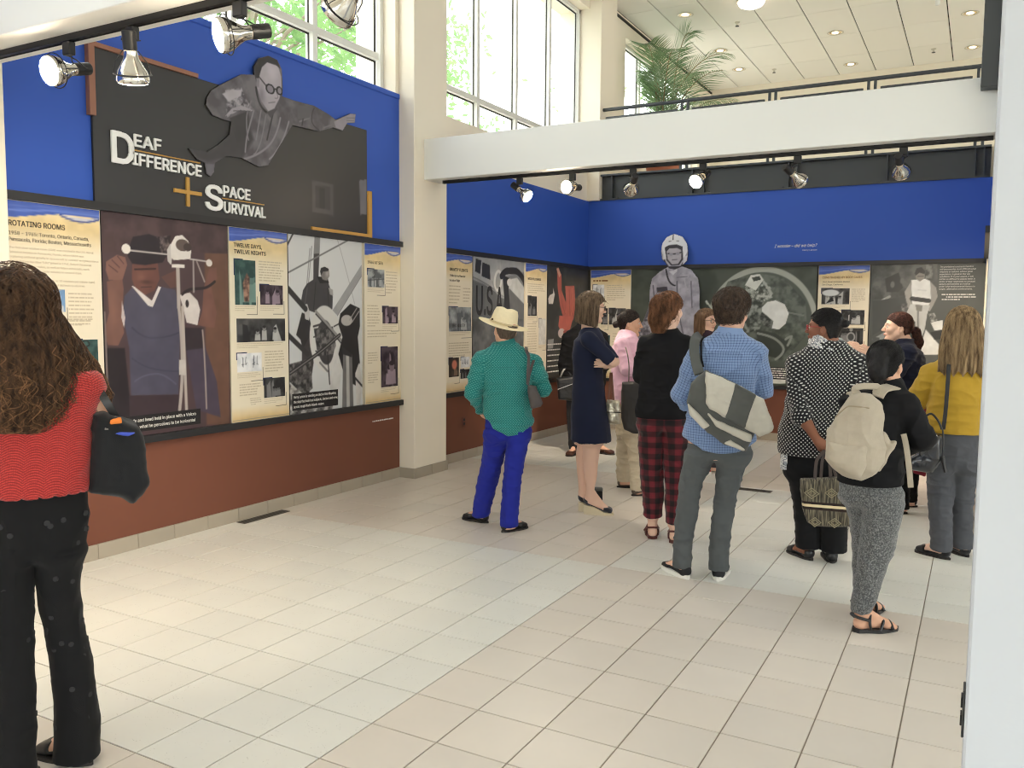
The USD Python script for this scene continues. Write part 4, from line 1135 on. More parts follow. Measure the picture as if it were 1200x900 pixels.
  'gym': [('t',(52,55,54),(92,95,93),9,3,[(-1.175,2.249),(-0.472,2.234),(-0.455,1.852),(-1.158,1.818)]),('t',(40,42,42),(120,122,120),26,5,[(-0.598,2.228),(-0.519,2.226),(-0.511,2.061),(-0.59,2.062)]),('p',(40,42,42),0.012,[(-1.027,2.068),(-0.882,2.137),(-0.826,1.959),(-0.873,1.906),(-1.004,1.907)]),('e',(96,98,97),0.01,(-0.942,1.996,0.023,0.039,0)),('e',(96,98,97),0.01,(-0.838,2.039,0.023,0.035,0)),('s',(150,152,150),0.03,[(-1.073,1.791),(-0.969,1.853)]),('s',(190,192,190),0.02,[(-1.066,1.8),(-1.025,1.821)]),('p',(56,60,60),0.01,[(-1.157,1.8),(-0.805,1.853),(-0.763,1.623),(-1.141,1.385)]),('p',(142,146,146),0.01,[(-1.139,1.34),(-0.985,1.442),(-0.851,1.399),(-0.88,1.309),(-1.129,1.304)]),('p',(70,73,73),0.006,[(-1.14,1.367),(-1.064,1.359),(-1.045,1.306),(-1.137,1.303)]),('p',(154,152,148),0.006,[(-0.808,1.906),(-0.748,2.02),(-0.725,1.941),(-0.739,1.818),(-0.706,1.712),(-0.734,1.694),(-0.768,1.729)]),('p',(154,152,148),0.006,[(-0.545,2.035),(-0.472,1.956),(-0.452,1.852),(-0.494,1.747),(-0.526,1.677),(-0.571,1.698),(-0.524,1.8)]),('t',(50,52,52),(130,130,128),24,8,[(-0.842,1.764),(-0.77,1.773),(-0.757,1.658),(-0.822,1.658)]),('p',(196,197,196),0.006,[(-0.737,1.765),(-0.529,1.747),(-0.553,1.642),(-0.572,1.466),(-0.6,1.369),(-0.657,1.385),(-0.677,1.553),(-0.783,1.641)]),('s',(120,122,121),0.02,[(-0.653,1.677),(-0.642,1.43)]),('p',(120,118,114),0.006,[(-0.685,1.756),(-0.608,1.747),(-0.613,1.677),(-0.669,1.685)]),('p',(230,231,230),0.006,[(-0.741,2.047),(-0.669,2.053),(-0.59,2.059),(-0.539,2.034),(-0.52,1.8),(-0.545,1.747),(-0.721,1.765),(-0.728,1.853)]),('s',(200,202,201),0.012,[(-0.664,1.932),(-0.576,1.922)]),('s',(34,35,37),0.05,[(-0.724,1.828),(-0.544,1.803)]),('p',(128,124,119),0.006,[(-0.702,2.143),(-0.659,2.177),(-0.602,2.153),(-0.598,2.066),(-0.649,2.028),(-0.692,2.06)]),('p',(38,38,40),0.006,[(-0.708,2.125),(-0.691,2.183),(-0.636,2.197),(-0.597,2.149),(-0.602,2.115),(-0.657,2.133),(-0.695,2.099)]),('s',(60,58,58),0.012,[(-0.671,2.089),(-0.615,2.089)]),('p',(226,227,226),0.006,[(-0.513,1.551),(-0.388,1.577),(-0.382,1.466),(-0.469,1.454)]),('t',(60,62,62),(190,190,188),30,4,[(-0.541,1.651),(-0.478,1.66),(-0.443,1.573),(-0.505,1.546)]),('p',(224,225,224),0.01,[(-0.611,1.254),(-0.561,1.466),(-0.415,1.294),(-0.409,1.171),(-0.511,1.156),(-0.616,1.183)]),('p',(34,35,37),0.008,[(-0.515,1.432),(-0.36,1.47),(-0.355,1.365),(-0.464,1.345)]),('s',(60,62,62),0.02,[(-0.591,1.166),(-0.591,0.988)]),('s',(60,62,62),0.02,[(-0.543,1.149),(-0.54,0.973)]),('p',(80,83,83),0.01,[(-0.615,1.165),(-0.409,1.171),(-0.398,0.908),(-0.604,0.899)])],
}
# measured outlines of the bags,in the frame of the person beside them
BAGS = {
  'check': {'body': [(-0.099,1.101),(-0.078,1.209),(-0.039,1.259),(0.008,1.292),(0.168,1.224),(0.271,1.162),(0.283,0.926),(0.235,0.832),(0.115,0.869),(0.001,0.952)],'flap': [(-0.004,1.297),(0.167,1.227),(0.283,1.162),(0.324,1.147),(0.387,0.984),(0.376,0.958),(0.308,0.928),(0.225,0.969),(0.114,1.026),(0.026,1.072),(0.006,1.108)],'band': [(0.166,1.226),(0.28,1.162),(0.224,0.972),(0.115,1.028)],'pocket': [(0.002,1.069),(0.071,1.012),(0.266,0.938),(0.262,0.893),(0.223,0.899),(0.064,0.977)],'patch': [(-0.097,1.108),(-0.053,1.067),(0.036,0.98),(-0.003,0.957),(-0.081,1.037)],'patch2': [(0.112,0.88),(0.148,0.907),(0.237,0.846),(0.217,0.839)],'strap': [(-0.035,0.06,1.483),(-0.062,-0.05,1.464),(-0.068,-0.1,1.411),(-0.058,-0.13,1.346),(-0.033,-0.2,1.268)],'strap2': [(-0.009,0.05,1.475),(-0.029,-0.06,1.444),(-0.027,-0.12,1.379),(-0.013,-0.16,1.307)]},
  'pack': {'body': [(-0.129,1.224),(-0.185,1.155),(-0.23,1.055),(-0.238,0.994),(-0.235,0.911),(-0.195,0.862),(-0.138,0.829),(-0.069,0.818),(0.001,0.855),(0.025,0.916),(0.033,0.983),(0.023,1.056),(0.016,1.143),(0.0,1.201),(-0.041,1.239),(-0.078,1.241)],'pocket': [(-0.226,1.012),(-0.141,1.002),(-0.061,1.005),(-0.044,0.996),(-0.045,0.905),(-0.071,0.843),(-0.135,0.852),(-0.187,0.883),(-0.223,0.924)],'wing': [(0.019,1.057),(0.052,1.004),(0.083,1.015),(0.011,0.857),(-0.037,0.879),(-0.034,0.968)],'handle': [(-0.105,-0.2,1.224),(-0.116,-0.2,1.254),(-0.073,-0.2,1.269),(-0.016,-0.2,1.27),(-0.023,-0.2,1.236)],'strap': [(-0.014,-0.17,1.218),(0.015,-0.13,1.257),(0.056,-0.07,1.262),(0.098,0.0,1.242),(0.118,0.05,1.205)],'strap2': [(-0.114,-0.12,1.217),(-0.127,-0.05,1.225),(-0.137,0.05,1.213)],'dangle': [(0.109,-0.1,1.035),(0.124,-0.11,0.974),(0.138,-0.12,0.887),(0.152,-0.11,0.776)],'zip': [(-0.192,-0.325,1.128),(-0.166,-0.325,1.157),(-0.13,-0.325,1.182),(-0.047,-0.325,1.176)]},
  'polka': {'body': [(-0.109,0.583),(0.211,0.619),(0.225,0.307),(0.002,0.289),(-0.052,0.312),(-0.087,0.399)],'handle': [(-0.018,-0.29,0.593),(-0.014,-0.28,0.693),(0.012,-0.28,0.745),(0.038,-0.265,0.769),(0.059,-0.28,0.729),(0.073,-0.29,0.604)],'handle2': [(0.017,-0.265,0.591),(0.019,-0.265,0.68),(0.035,-0.26,0.747),(0.063,-0.26,0.714),(0.108,-0.265,0.602)]},
  'mustard': {'body': [(-0.179,0.72),(-0.141,0.794),(-0.065,0.855),(-0.039,0.843),(-0.021,0.701),(-0.086,0.6),(-0.234,0.612),(-0.238,0.682)],'flap': [(-0.175,0.728),(-0.146,0.773),(-0.069,0.859),(-0.054,0.837),(-0.089,0.793),(-0.15,0.705)],'handle': [(-0.153,-0.22,0.783),(-0.152,-0.22,0.895),(-0.146,-0.22,0.952),(-0.111,-0.22,0.982),(-0.071,-0.22,0.945),(-0.044,-0.22,0.884)],'strap': [(-0.019,0.06,1.313),(-0.022,-0.14,1.295),(-0.024,-0.15,1.156),(-0.027,-0.16,1.018),(-0.036,-0.2,0.883)],'clasp': [(-0.1,0.824),(-0.069,0.863),(-0.065,0.848),(-0.093,0.81)],'tassel': [(-0.038,-0.28,0.892),(-0.031,-0.29,0.802),(-0.031,-0.29,0.72)],'tuft': [(-0.031,-0.29,0.72),(-0.018,-0.29,0.656),(-0.008,-0.29,0.621)]},
  'teal': {'body': [(0.229,1.094),(0.289,1.086),(0.342,0.957),(0.319,0.936),(0.256,0.921),(0.231,1.036)],'strap': [(0.222,0.05,1.36),(0.22,-0.09,1.341),(0.236,-0.12,1.291),(0.233,-0.13,1.202),(0.23,-0.13,1.099)],'strap2': [(0.275,0.02,1.298),(0.274,-0.06,1.271),(0.255,-0.11,1.215),(0.237,-0.13,1.147),(0.232,-0.13,1.092)]},
  'pink': {'body': [(-0.079,1.02),(0.094,1.029),(0.105,0.879),(0.079,0.568),(0.021,0.571),(-0.053,0.607),(-0.083,0.724)],'strap': [(-0.021,-0.3,1.018),(-0.019,-0.3,1.126),(-0.029,-0.29,1.226),(-0.052,-0.24,1.315),(-0.061,-0.12,1.327)]},
  'silver': {'body': [(0.124,0.938),(0.232,0.926),(0.245,0.743),(0.145,0.74),(0.123,0.839)],'strap': [(0.139,-0.02,0.934),(0.147,-0.02,1.036),(0.153,-0.06,1.152)],'strap2': [(0.18,-0.02,0.931),(0.171,-0.02,1.037),(0.16,-0.06,1.152)],'line': [(0.125,-0.085,0.843),(0.238,-0.085,0.84)]},
  'dark': {'body': [(-0.312,0.881),(-0.099,0.916),(-0.111,0.625),(-0.287,0.638)],'line': [(-0.295,-0.2,0.756),(-0.116,-0.2,0.827)],'strap': [(-0.274,-0.12,0.875),(-0.214,-0.06,0.98),(-0.143,-0.12,0.9)]},
  'red': {'body': [(0.201,1.249),(0.238,1.256),(0.292,1.225),(0.347,1.197),(0.364,1.163),(0.37,1.031),(0.376,0.987),(0.322,0.922),(0.285,0.952),(0.186,0.978),(0.18,0.994),(0.197,1.121)],'strap': [(0.22,0.02,1.346),(0.229,-0.03,1.323),(0.251,-0.04,1.279),(0.278,-0.02,1.228)],'strap2': [(0.276,-0.05,1.232),(0.246,-0.08,1.22),(0.241,-0.09,1.196)],'tag': [(0.252,1.232),(0.288,1.241),(0.29,1.216),(0.248,1.213)],'lining': [(0.259,1.181),(0.281,1.188),(0.336,1.182),(0.307,1.169)]},
  'signer': {'body': [(0.08,0.959),(0.145,0.963),(0.165,0.728),(0.171,0.356),(0.079,0.382),(0.08,0.723)],'strap': [(0.09,-0.25,0.954),(0.081,-0.22,1.058),(0.097,-0.2,1.148),(0.13,-0.25,0.962)]},
}
# measured figure data: (x right, y away, z up) metres round each person; rows (z, cx, cy, half width, half depth)
D = {
  'red': {
    'loc': (-2.795, 1.686),
    'az': -1.028,
    'feet': {'R': [(0.16, -0.032), (0.013, 0.158)], 'L': [(-0.009, -0.122), (-0.157, 0.067)]},
    'T': [(0.781, 0.002, 0.0, 0.171, 0.12), (0.882, 0.009, 0.0, 0.183, 0.135), (0.98, 0.013, 0.0, 0.179, 0.125), (1.092, 0.022, 0.0, 0.169, 0.115), (1.219, 0.031, 0.0, 0.169, 0.115), (1.303, 0.03, 0.0, 0.177, 0.11), (1.374, 0.017, 0.0, 0.19, 0.09), (1.414, 0.005, 0.0, 0.117, 0.07), (1.447, -0.005, 0.0, 0.07, 0.055)],
    'L': [(0.048, -0.08, -0.084, 0.084, 0.084), (0.261, -0.067, -0.063, 0.074, 0.074), (0.485, -0.066, -0.042, 0.075, 0.075), (0.654, -0.069, -0.021, 0.082, 0.097), (0.794, -0.075, 0.0, 0.088, 0.116)],
    'R': [(0.045, 0.123, 0.006, 0.082, 0.082), (0.186, 0.126, 0.005, 0.075, 0.075), (0.341, 0.116, 0.004, 0.072, 0.072), (0.466, 0.102, 0.002, 0.068, 0.068), (0.621, 0.085, 0.001, 0.071, 0.089), (0.771, 0.09, 0.0, 0.082, 0.116)],
    'neck': (-0.016, 0.0, 1.406),
    'head': (-0.024, 0.0, 1.599),
    'arms': {'R': [(0.186, 0.0, 1.342), (0.266, 0.1, 1.042), (0.176, 0.26, 0.969)], 'L': [(-0.203, 0.0, 1.356), (-0.257, 0.05, 1.079), (-0.235, 0.14, 0.857)]},
  },
  'teal': {
    'loc': (-3.119, 5.42),
    'az': -0.5222,
    'feet': {'L': [(-0.059, 0.155), (-0.24, 0.312)], 'R': [(0.056, -0.125), (0.23, 0.04)]},
    'T': [(0.691, 0.09, 0.0, 0.159, 0.1), (0.8, 0.092, 0.0, 0.169, 0.115), (0.959, 0.091, 0.0, 0.162, 0.105), (1.086, 0.083, 0.0, 0.168, 0.105), (1.2, 0.086, 0.0, 0.183, 0.1), (1.288, 0.085, 0.0, 0.171, 0.085), (1.339, 0.079, 0.0, 0.107, 0.07), (1.377, 0.075, 0.0, 0.066, 0.055)],
    'L': [(0.039, -0.113, 0.186, 0.059, 0.059), (0.256, -0.074, 0.14, 0.072, 0.072), (0.475, -0.027, 0.093, 0.075, 0.076), (0.62, -0.001, 0.046, 0.086, 0.092), (0.729, 0.014, 0.0, 0.095, 0.097)],
    'R': [(0.024, 0.104, -0.092, 0.06, 0.06), (0.3, 0.118, -0.069, 0.063, 0.063), (0.501, 0.141, -0.046, 0.067, 0.07), (0.631, 0.16, -0.023, 0.076, 0.088), (0.73, 0.175, 0.0, 0.08, 0.097)],
    'neck': (0.072, 0.0, 1.365),
    'head': (0.065, 0.0, 1.484),
    'arms': {'L': [(-0.103, 0.0, 1.263), (-0.171, -0.02, 1.024), (-0.091, 0.14, 0.847)], 'R': [(0.269, 0.0, 1.24), (0.348, 0.02, 1.055), (0.253, 0.22, 1.162)]},
  },
  'navy': {
    'loc': (-2.689, 6.185),
    'az': -0.4101,
    'feet': {'R': [(-0.041, 0.023), (0.199, 0.023)], 'L': [(-0.084, 0.108), (0.147, 0.174)]},
    'T': [(0.572, -0.009, 0.0, 0.129, 0.15), (0.744, -0.008, 0.0, 0.133, 0.155), (0.916, -0.014, 0.0, 0.129, 0.155), (1.053, -0.02, 0.0, 0.118, 0.135), (1.155, -0.025, 0.0, 0.108, 0.12), (1.291, -0.017, 0.0, 0.125, 0.13), (1.392, -0.015, 0.0, 0.115, 0.14), (1.447, -0.006, 0.0, 0.084, 0.1), (1.494, -0.01, 0.0, 0.047, 0.06)],
    'L': [(0.125, -0.051, 0.121, 0.028, 0.028), (0.191, -0.055, 0.111, 0.031, 0.031), (0.326, -0.053, 0.101, 0.048, 0.048), (0.44, -0.052, 0.09, 0.059, 0.059), (0.575, -0.03, 0.08, 0.069, 0.069), (0.702, 0.003, 0.07, 0.083, 0.083)],
    'R': [(0.106, 0.016, 0.023, 0.031, 0.031), (0.187, 0.011, 0.004, 0.031, 0.031), (0.315, 0.01, -0.014, 0.05, 0.05), (0.428, 0.009, -0.033, 0.059, 0.059), (0.568, 0.015, -0.051, 0.071, 0.071), (0.721, 0.019, -0.07, 0.084, 0.084)],
    'neck': (-0.016, 0.0, 1.468),
    'head': (-0.002, 0.0, 1.656),
    'arms': {'R': [(-0.021, -0.16, 1.412), (0.165, -0.16, 1.242), (0.11, 0.03, 1.197)], 'L': [(0.026, 0.16, 1.417), (0.186, 0.12, 1.227), (0.141, -0.1, 1.219)]},
  },
  'dark': {
    'loc': (-3.979, 8.951),
    'az': -0.4183,
    'feet': {'L': [(-0.069, -0.01), (-0.164, -0.263)], 'R': [(0.139, 0.081), (0.352, -0.085)]},
    'T': [(0.685, 0.008, 0.0, 0.207, 0.11), (0.902, 0.01, 0.0, 0.23, 0.12), (1.149, 0.011, 0.0, 0.245, 0.12), (1.346, 0.004, 0.0, 0.23, 0.1), (1.445, 0.002, 0.0, 0.132, 0.07), (1.495, 0.007, 0.0, 0.058, 0.05)],
    'L': [(0.056, -0.094, -0.061, 0.064, 0.064), (0.36, -0.094, -0.03, 0.089, 0.089), (0.655, -0.089, 0.0, 0.108, 0.108)],
    'R': [(0.044, 0.134, 0.048, 0.065, 0.065), (0.358, 0.123, 0.024, 0.079, 0.079), (0.659, 0.122, 0.0, 0.104, 0.107)],
    'neck': (0.007, 0.0, 1.486),
    'head': (0.023, 0.0, 1.671),
    'arms': {'L': [(-0.187, 0.0, 1.337), (-0.242, 0.0, 1.05), (-0.239, 0.0, 0.833)], 'R': [(0.204, 0.0, 1.341), (0.269, 0.05, 1.054), (0.175, 0.15, 0.898)]},
  },
  'pink': {
    'loc': (-2.763, 7.269),
    'az': -0.3632,
    'feet': {'L': [(-0.103, 0.099), (0.133, 0.142)], 'R': [(0.032, -0.257), (0.236, -0.13)]},
    'T': [(0.488, -0.005, 0.0, 0.105, 0.14), (0.661, -0.013, 0.0, 0.116, 0.16), (0.857, -0.024, 0.0, 0.123, 0.15), (1.053, -0.032, 0.0, 0.127, 0.13), (1.248, -0.044, 0.0, 0.127, 0.14), (1.349, -0.045, 0.0, 0.103, 0.13), (1.412, -0.039, 0.0, 0.065, 0.08), (1.459, -0.036, 0.0, 0.038, 0.05)],
    'L': [(0.03, -0.04, 0.108, 0.064, 0.064), (0.25, -0.052, 0.095, 0.063, 0.063), (0.452, -0.037, 0.083, 0.074, 0.087), (0.614, -0.02, 0.07, 0.094, 0.136)],
    'R': [(0.018, 0.074, -0.232, 0.051, 0.051), (0.223, 0.073, -0.178, 0.061, 0.061), (0.446, 0.053, -0.124, 0.076, 0.085), (0.632, 0.022, -0.07, 0.096, 0.136)],
    'neck': (-0.043, 0.0, 1.428),
    'head': (-0.022, 0.0, 1.525),
    'arms': {'R': [(-0.093, -0.15, 1.332), (-0.028, -0.22, 1.124), (0.092, -0.14, 1.098)], 'L': [(-0.042, 0.15, 1.33), (0.064, 0.18, 1.124), (0.11, 0.02, 1.088)]},
  },
  'plaid': {
    'loc': (-1.908, 5.718),
    'az': -0.3221,
    'feet': {'L': [(-0.073, 0.032), (-0.094, 0.271)], 'R': [(0.072, -0.053), (0.103, 0.185)]},
    'T': [(0.827, -0.023, 0.0, 0.168, 0.115), (0.924, -0.028, 0.0, 0.171, 0.13), (1.046, -0.024, 0.0, 0.153, 0.115), (1.179, -0.027, 0.0, 0.147, 0.11), (1.33, -0.028, 0.0, 0.15, 0.11), (1.408, -0.024, 0.0, 0.138, 0.09), (1.463, -0.019, 0.0, 0.08, 0.07), (1.499, -0.016, 0.0, 0.047, 0.055)],
    'L': [(0.135, -0.076, 0.08, 0.049, 0.049), (0.32, -0.081, 0.06, 0.066, 0.066), (0.546, -0.091, 0.04, 0.078, 0.08), (0.721, -0.093, 0.02, 0.088, 0.102), (0.828, -0.099, 0.0, 0.086, 0.112)],
    'R': [(0.108, 0.067, -0.005, 0.044, 0.044), (0.341, 0.073, -0.004, 0.057, 0.057), (0.56, 0.071, -0.003, 0.072, 0.075), (0.73, 0.07, -0.001, 0.085, 0.101), (0.833, 0.067, 0.0, 0.085, 0.112)],
    'neck': (-0.01, 0.0, 1.476),
    'head': (0.01, 0.0, 1.636),
    'arms': {'L': [(-0.144, 0.0, 1.396), (-0.182, 0.04, 1.177), (-0.069, 0.2, 1.106)], 'R': [(0.12, 0.0, 1.406), (0.174, 0.04, 1.184), (0.065, 0.2, 1.109)]},
  },
  'glasses': {
    'loc': (-2.323, 8.418),
    'az': -0.2693,
    'feet': {'R': [(-0.113, 0.213), (-0.032, -0.013)], 'L': [(-0.002, 0.505), (0.012, 0.265)]},
    'T': [(0.673, -0.036, 0.0, 0.16, 0.12), (0.828, -0.039, 0.0, 0.175, 0.13), (1.045, -0.046, 0.0, 0.15, 0.11), (1.217, -0.049, 0.0, 0.159, 0.11), (1.346, -0.053, 0.0, 0.15, 0.09), (1.407, -0.054, 0.0, 0.091, 0.07), (1.451, -0.064, 0.0, 0.041, 0.05)],
    'L': [(-0.027, -0.095, 0.457, 0.057, 0.057), (0.363, -0.101, 0.229, 0.073, 0.073), (0.699, -0.111, 0.0, 0.076, 0.116)],
    'R': [(0.012, 0.029, 0.168, 0.056, 0.056), (0.389, 0.036, 0.084, 0.063, 0.063), (0.704, 0.044, 0.0, 0.079, 0.116)],
    'neck': (-0.063, 0.0, 1.425),
    'head': (-0.083, 0.0, 1.549),
    'arms': {'R': [(-0.186, 0.0, 1.329), (-0.229, 0.0, 1.027), (-0.113, -0.15, 0.887)], 'L': [(0.089, 0.0, 1.334), (0.147, 0.0, 1.036), (0.035, -0.15, 0.891)]},
  },
  'check': {
    'loc': (-1.425, 4.983),
    'az': -0.2785,
    'feet': {'L': [(-0.071, -0.018), (-0.215, 0.21)], 'R': [(0.106, -0.006), (0.142, 0.262)]},
    'T': [(0.753, 0.094, 0.0, 0.184, 0.12), (0.872, 0.09, 0.0, 0.193, 0.13), (0.987, 0.09, 0.0, 0.176, 0.12), (1.143, 0.103, 0.0, 0.163, 0.115), (1.297, 0.116, 0.0, 0.17, 0.12), (1.389, 0.126, 0.0, 0.162, 0.1), (1.441, 0.14, 0.0, 0.118, 0.08), (1.492, 0.134, 0.0, 0.064, 0.06)],
    'L': [(0.059, -0.11, 0.028, 0.057, 0.057), (0.243, -0.104, 0.022, 0.057, 0.057), (0.394, -0.089, 0.017, 0.064, 0.064), (0.565, -0.071, 0.011, 0.066, 0.076), (0.698, -0.037, 0.006, 0.081, 0.104), (0.778, -0.023, -0.0, 0.083, 0.116)],
    'R': [(0.059, 0.108, 0.048, 0.059, 0.059), (0.254, 0.114, 0.038, 0.06, 0.06), (0.447, 0.132, 0.029, 0.062, 0.062), (0.575, 0.148, 0.019, 0.067, 0.077), (0.702, 0.165, 0.01, 0.085, 0.105), (0.786, 0.176, 0.0, 0.101, 0.116)],
    'neck': (0.139, 0.0, 1.488),
    'head': (0.145, 0.0, 1.619),
    'arms': {'L': [(-0.036, 0.0, 1.374), (-0.131, 0.04, 1.127), (-0.069, 0.16, 1.022)], 'R': [(0.283, 0.0, 1.38), (0.332, 0.06, 1.174), (0.217, 0.2, 1.091)]},
  },
  'polka': {
    'loc': (-0.888, 5.804),
    'az': -0.1518,
    'feet': {'L': [(-0.021, -0.05), (-0.161, 0.145)], 'R': [(0.105, -0.062), (0.079, 0.177)]},
    'T': [(0.53, -0.006, 0.0, 0.195, 0.13), (0.671, -0.025, 0.0, 0.214, 0.155), (0.843, -0.023, 0.0, 0.216, 0.16), (1.045, 0.002, 0.0, 0.204, 0.15), (1.215, 0.022, 0.0, 0.209, 0.145), (1.328, 0.028, 0.0, 0.208, 0.12), (1.386, 0.038, 0.0, 0.145, 0.09), (1.432, 0.037, 0.0, 0.073, 0.065)],
    'L': [(0.077, -0.049, -0.011, 0.072, 0.072), (0.306, -0.062, -0.007, 0.078, 0.078), (0.504, -0.082, -0.004, 0.09, 0.105), (0.617, -0.087, 0.0, 0.101, 0.126)],
    'R': [(0.089, 0.115, -0.014, 0.076, 0.076), (0.321, 0.106, -0.009, 0.081, 0.081), (0.519, 0.104, -0.005, 0.086, 0.104), (0.63, 0.098, 0.0, 0.093, 0.126)],
    'neck': (0.033, 0.0, 1.411),
    'head': (0.003, 0.0, 1.527),
    'arms': {'L': [(-0.151, -0.02, 1.29), (-0.111, -0.15, 0.963), (-0.012, -0.245, 0.827)], 'R': [(0.216, -0.02, 1.301), (0.254, -0.14, 0.986), (0.119, -0.25, 0.809)]},
  },
  'signer': {
    'loc': (-0.507, 7.595),
    'az': -0.0667,
    'feet': {'L': [(0.045, -0.044), (-0.184, -0.117)], 'R': [(0.123, 0.273), (-0.117, 0.261)]},
    'T': [(0.667, 0.009, 0.0, 0.133, 0.15), (0.844, 0.002, 0.0, 0.145, 0.16), (1.056, -0.007, 0.0, 0.133, 0.14), (1.232, -0.008, 0.0, 0.126, 0.14), (1.323, -0.012, 0.0, 0.113, 0.12), (1.373, -0.026, 0.0, 0.063, 0.08), (1.409, -0.027, 0.0, 0.038, 0.055)],
    'L': [(0.027, -0.001, -0.059, 0.064, 0.064), (0.359, -0.012, -0.059, 0.073, 0.073), (0.64, -0.02, -0.06, 0.088, 0.145)],
    'R': [(0.01, 0.063, 0.271, 0.059, 0.059), (0.329, 0.056, 0.166, 0.071, 0.071), (0.63, 0.05, 0.06, 0.089, 0.145)],
    'neck': (-0.033, 0.0, 1.395),
    'head': (-0.082, 0.0, 1.516),
    'arms': {'L': [(0.002, -0.15, 1.319), (-0.112, -0.22, 1.1), (-0.25, -0.24, 1.267)], 'R': [(-0.049, 0.15, 1.306), (-0.181, 0.06, 1.078), (-0.34, -0.08, 1.293)]},
  },
  'pack': {
    'loc': (-0.421, 4.609),
    'az': -0.0911,
    'feet': {'R': [(-0.08, -0.063), (0.126, 0.061)], 'L': [(-0.078, 0.154), (0.051, 0.356)]},
    'T': [(0.665, -0.033, 0.0, 0.14, 0.13), (0.767, -0.033, 0.0, 0.143, 0.135), (0.91, -0.026, 0.0, 0.131, 0.12), (1.043, -0.019, 0.0, 0.127, 0.12), (1.131, -0.019, 0.0, 0.13, 0.12), (1.194, -0.009, 0.0, 0.111, 0.1), (1.239, 0.005, 0.0, 0.071, 0.075), (1.276, 0.02, 0.0, 0.039, 0.05)],
    'L': [(0.07, -0.048, 0.194, 0.038, 0.038), (0.225, -0.039, 0.161, 0.052, 0.052), (0.395, -0.035, 0.127, 0.066, 0.066), (0.56, -0.05, 0.093, 0.073, 0.097), (0.676, -0.075, 0.06, 0.088, 0.126)],
    'R': [(0.089, -0.048, -0.038, 0.04, 0.04), (0.215, -0.029, -0.038, 0.056, 0.056), (0.351, -0.003, -0.039, 0.068, 0.068), (0.507, 0.021, -0.039, 0.081, 0.087), (0.64, 0.031, -0.04, 0.088, 0.111), (0.727, 0.024, -0.04, 0.092, 0.126)],
    'neck': (0.028, 0.0, 1.269),
    'head': (0.016, 0.0, 1.365),
    'arms': {'R': [(0.109, -0.04, 1.166), (0.19, 0.0, 1.009), (0.122, 0.12, 0.944)], 'L': [(-0.13, 0.12, 1.147), (-0.1, 0.24, 0.949), (0.01, 0.28, 0.928)]},
  },
  'mustard': {
    'loc': (-0.147, 6.311),
    'az': -0.0233,
    'feet': {'L': [(0.036, -0.072), (-0.16, 0.067)], 'R': [(0.147, 0.06), (0.009, 0.257)]},
    'T': [(0.612, 0.036, 0.0, 0.151, 0.12), (0.744, 0.029, 0.0, 0.161, 0.135), (0.871, 0.026, 0.0, 0.163, 0.125), (1.017, 0.03, 0.0, 0.152, 0.115), (1.16, 0.037, 0.0, 0.154, 0.12), (1.264, 0.042, 0.0, 0.154, 0.1), (1.323, 0.05, 0.0, 0.104, 0.08), (1.37, 0.053, 0.0, 0.049, 0.055)],
    'L': [(0.065, -0.011, -0.044, 0.063, 0.063), (0.305, -0.027, -0.029, 0.069, 0.069), (0.481, -0.035, -0.015, 0.079, 0.088), (0.64, -0.042, 0.0, 0.084, 0.116)],
    'R': [(0.053, 0.115, 0.099, 0.065, 0.065), (0.301, 0.103, 0.066, 0.06, 0.06), (0.487, 0.102, 0.033, 0.068, 0.079), (0.654, 0.113, -0.0, 0.082, 0.116)],
    'neck': (0.055, 0.0, 1.349),
    'head': (0.046, 0.0, 1.539),
    'arms': {'L': [(-0.121, 0.0, 1.229), (-0.193, 0.06, 1.06), (-0.116, 0.22, 1.003)], 'R': [(0.202, 0.0, 1.242), (0.267, 0.04, 1.035), (0.186, 0.2, 0.964)]},
  },
}
# ---------------------------------------------------------------- the visitors
SK_LIGHT, SK_PALE, SK_TAN, SK_BROWN = (226, 180, 154), (234, 194, 172), (214, 166, 138), (138, 90, 68)


def solid(name, rgb, rough=.85, sheen=.06, bump=.15, bscale=350, var=.08):
    return mat(name, rgb, rough, spec=.25, sheen=sheen, bump=bump, bscale=bscale, var=var, vscale=25)


def setup(key, name, label, skin, h=.007, scale=1.0, fwd=(0, 1, 0), up=(0, 0, 1), hands={}, radii=(.046, .037, .026)):
    d = D[key]
    F = Figure(name, label, d['loc'], d['az'], skin, h)
    F.torso(d['T']).legs(d['L'], d['R'])
    F.neck = V(*d['neck'])
    F.head(V(*d['head']), fwd, up, scale)
    for k, a in d['arms'].items():
        F.arm(k, a[0], a[1], a[2], radii, hands.get(k))
    for k, ft in d['feet'].items():
        F.foot(k, *ft)
    return F


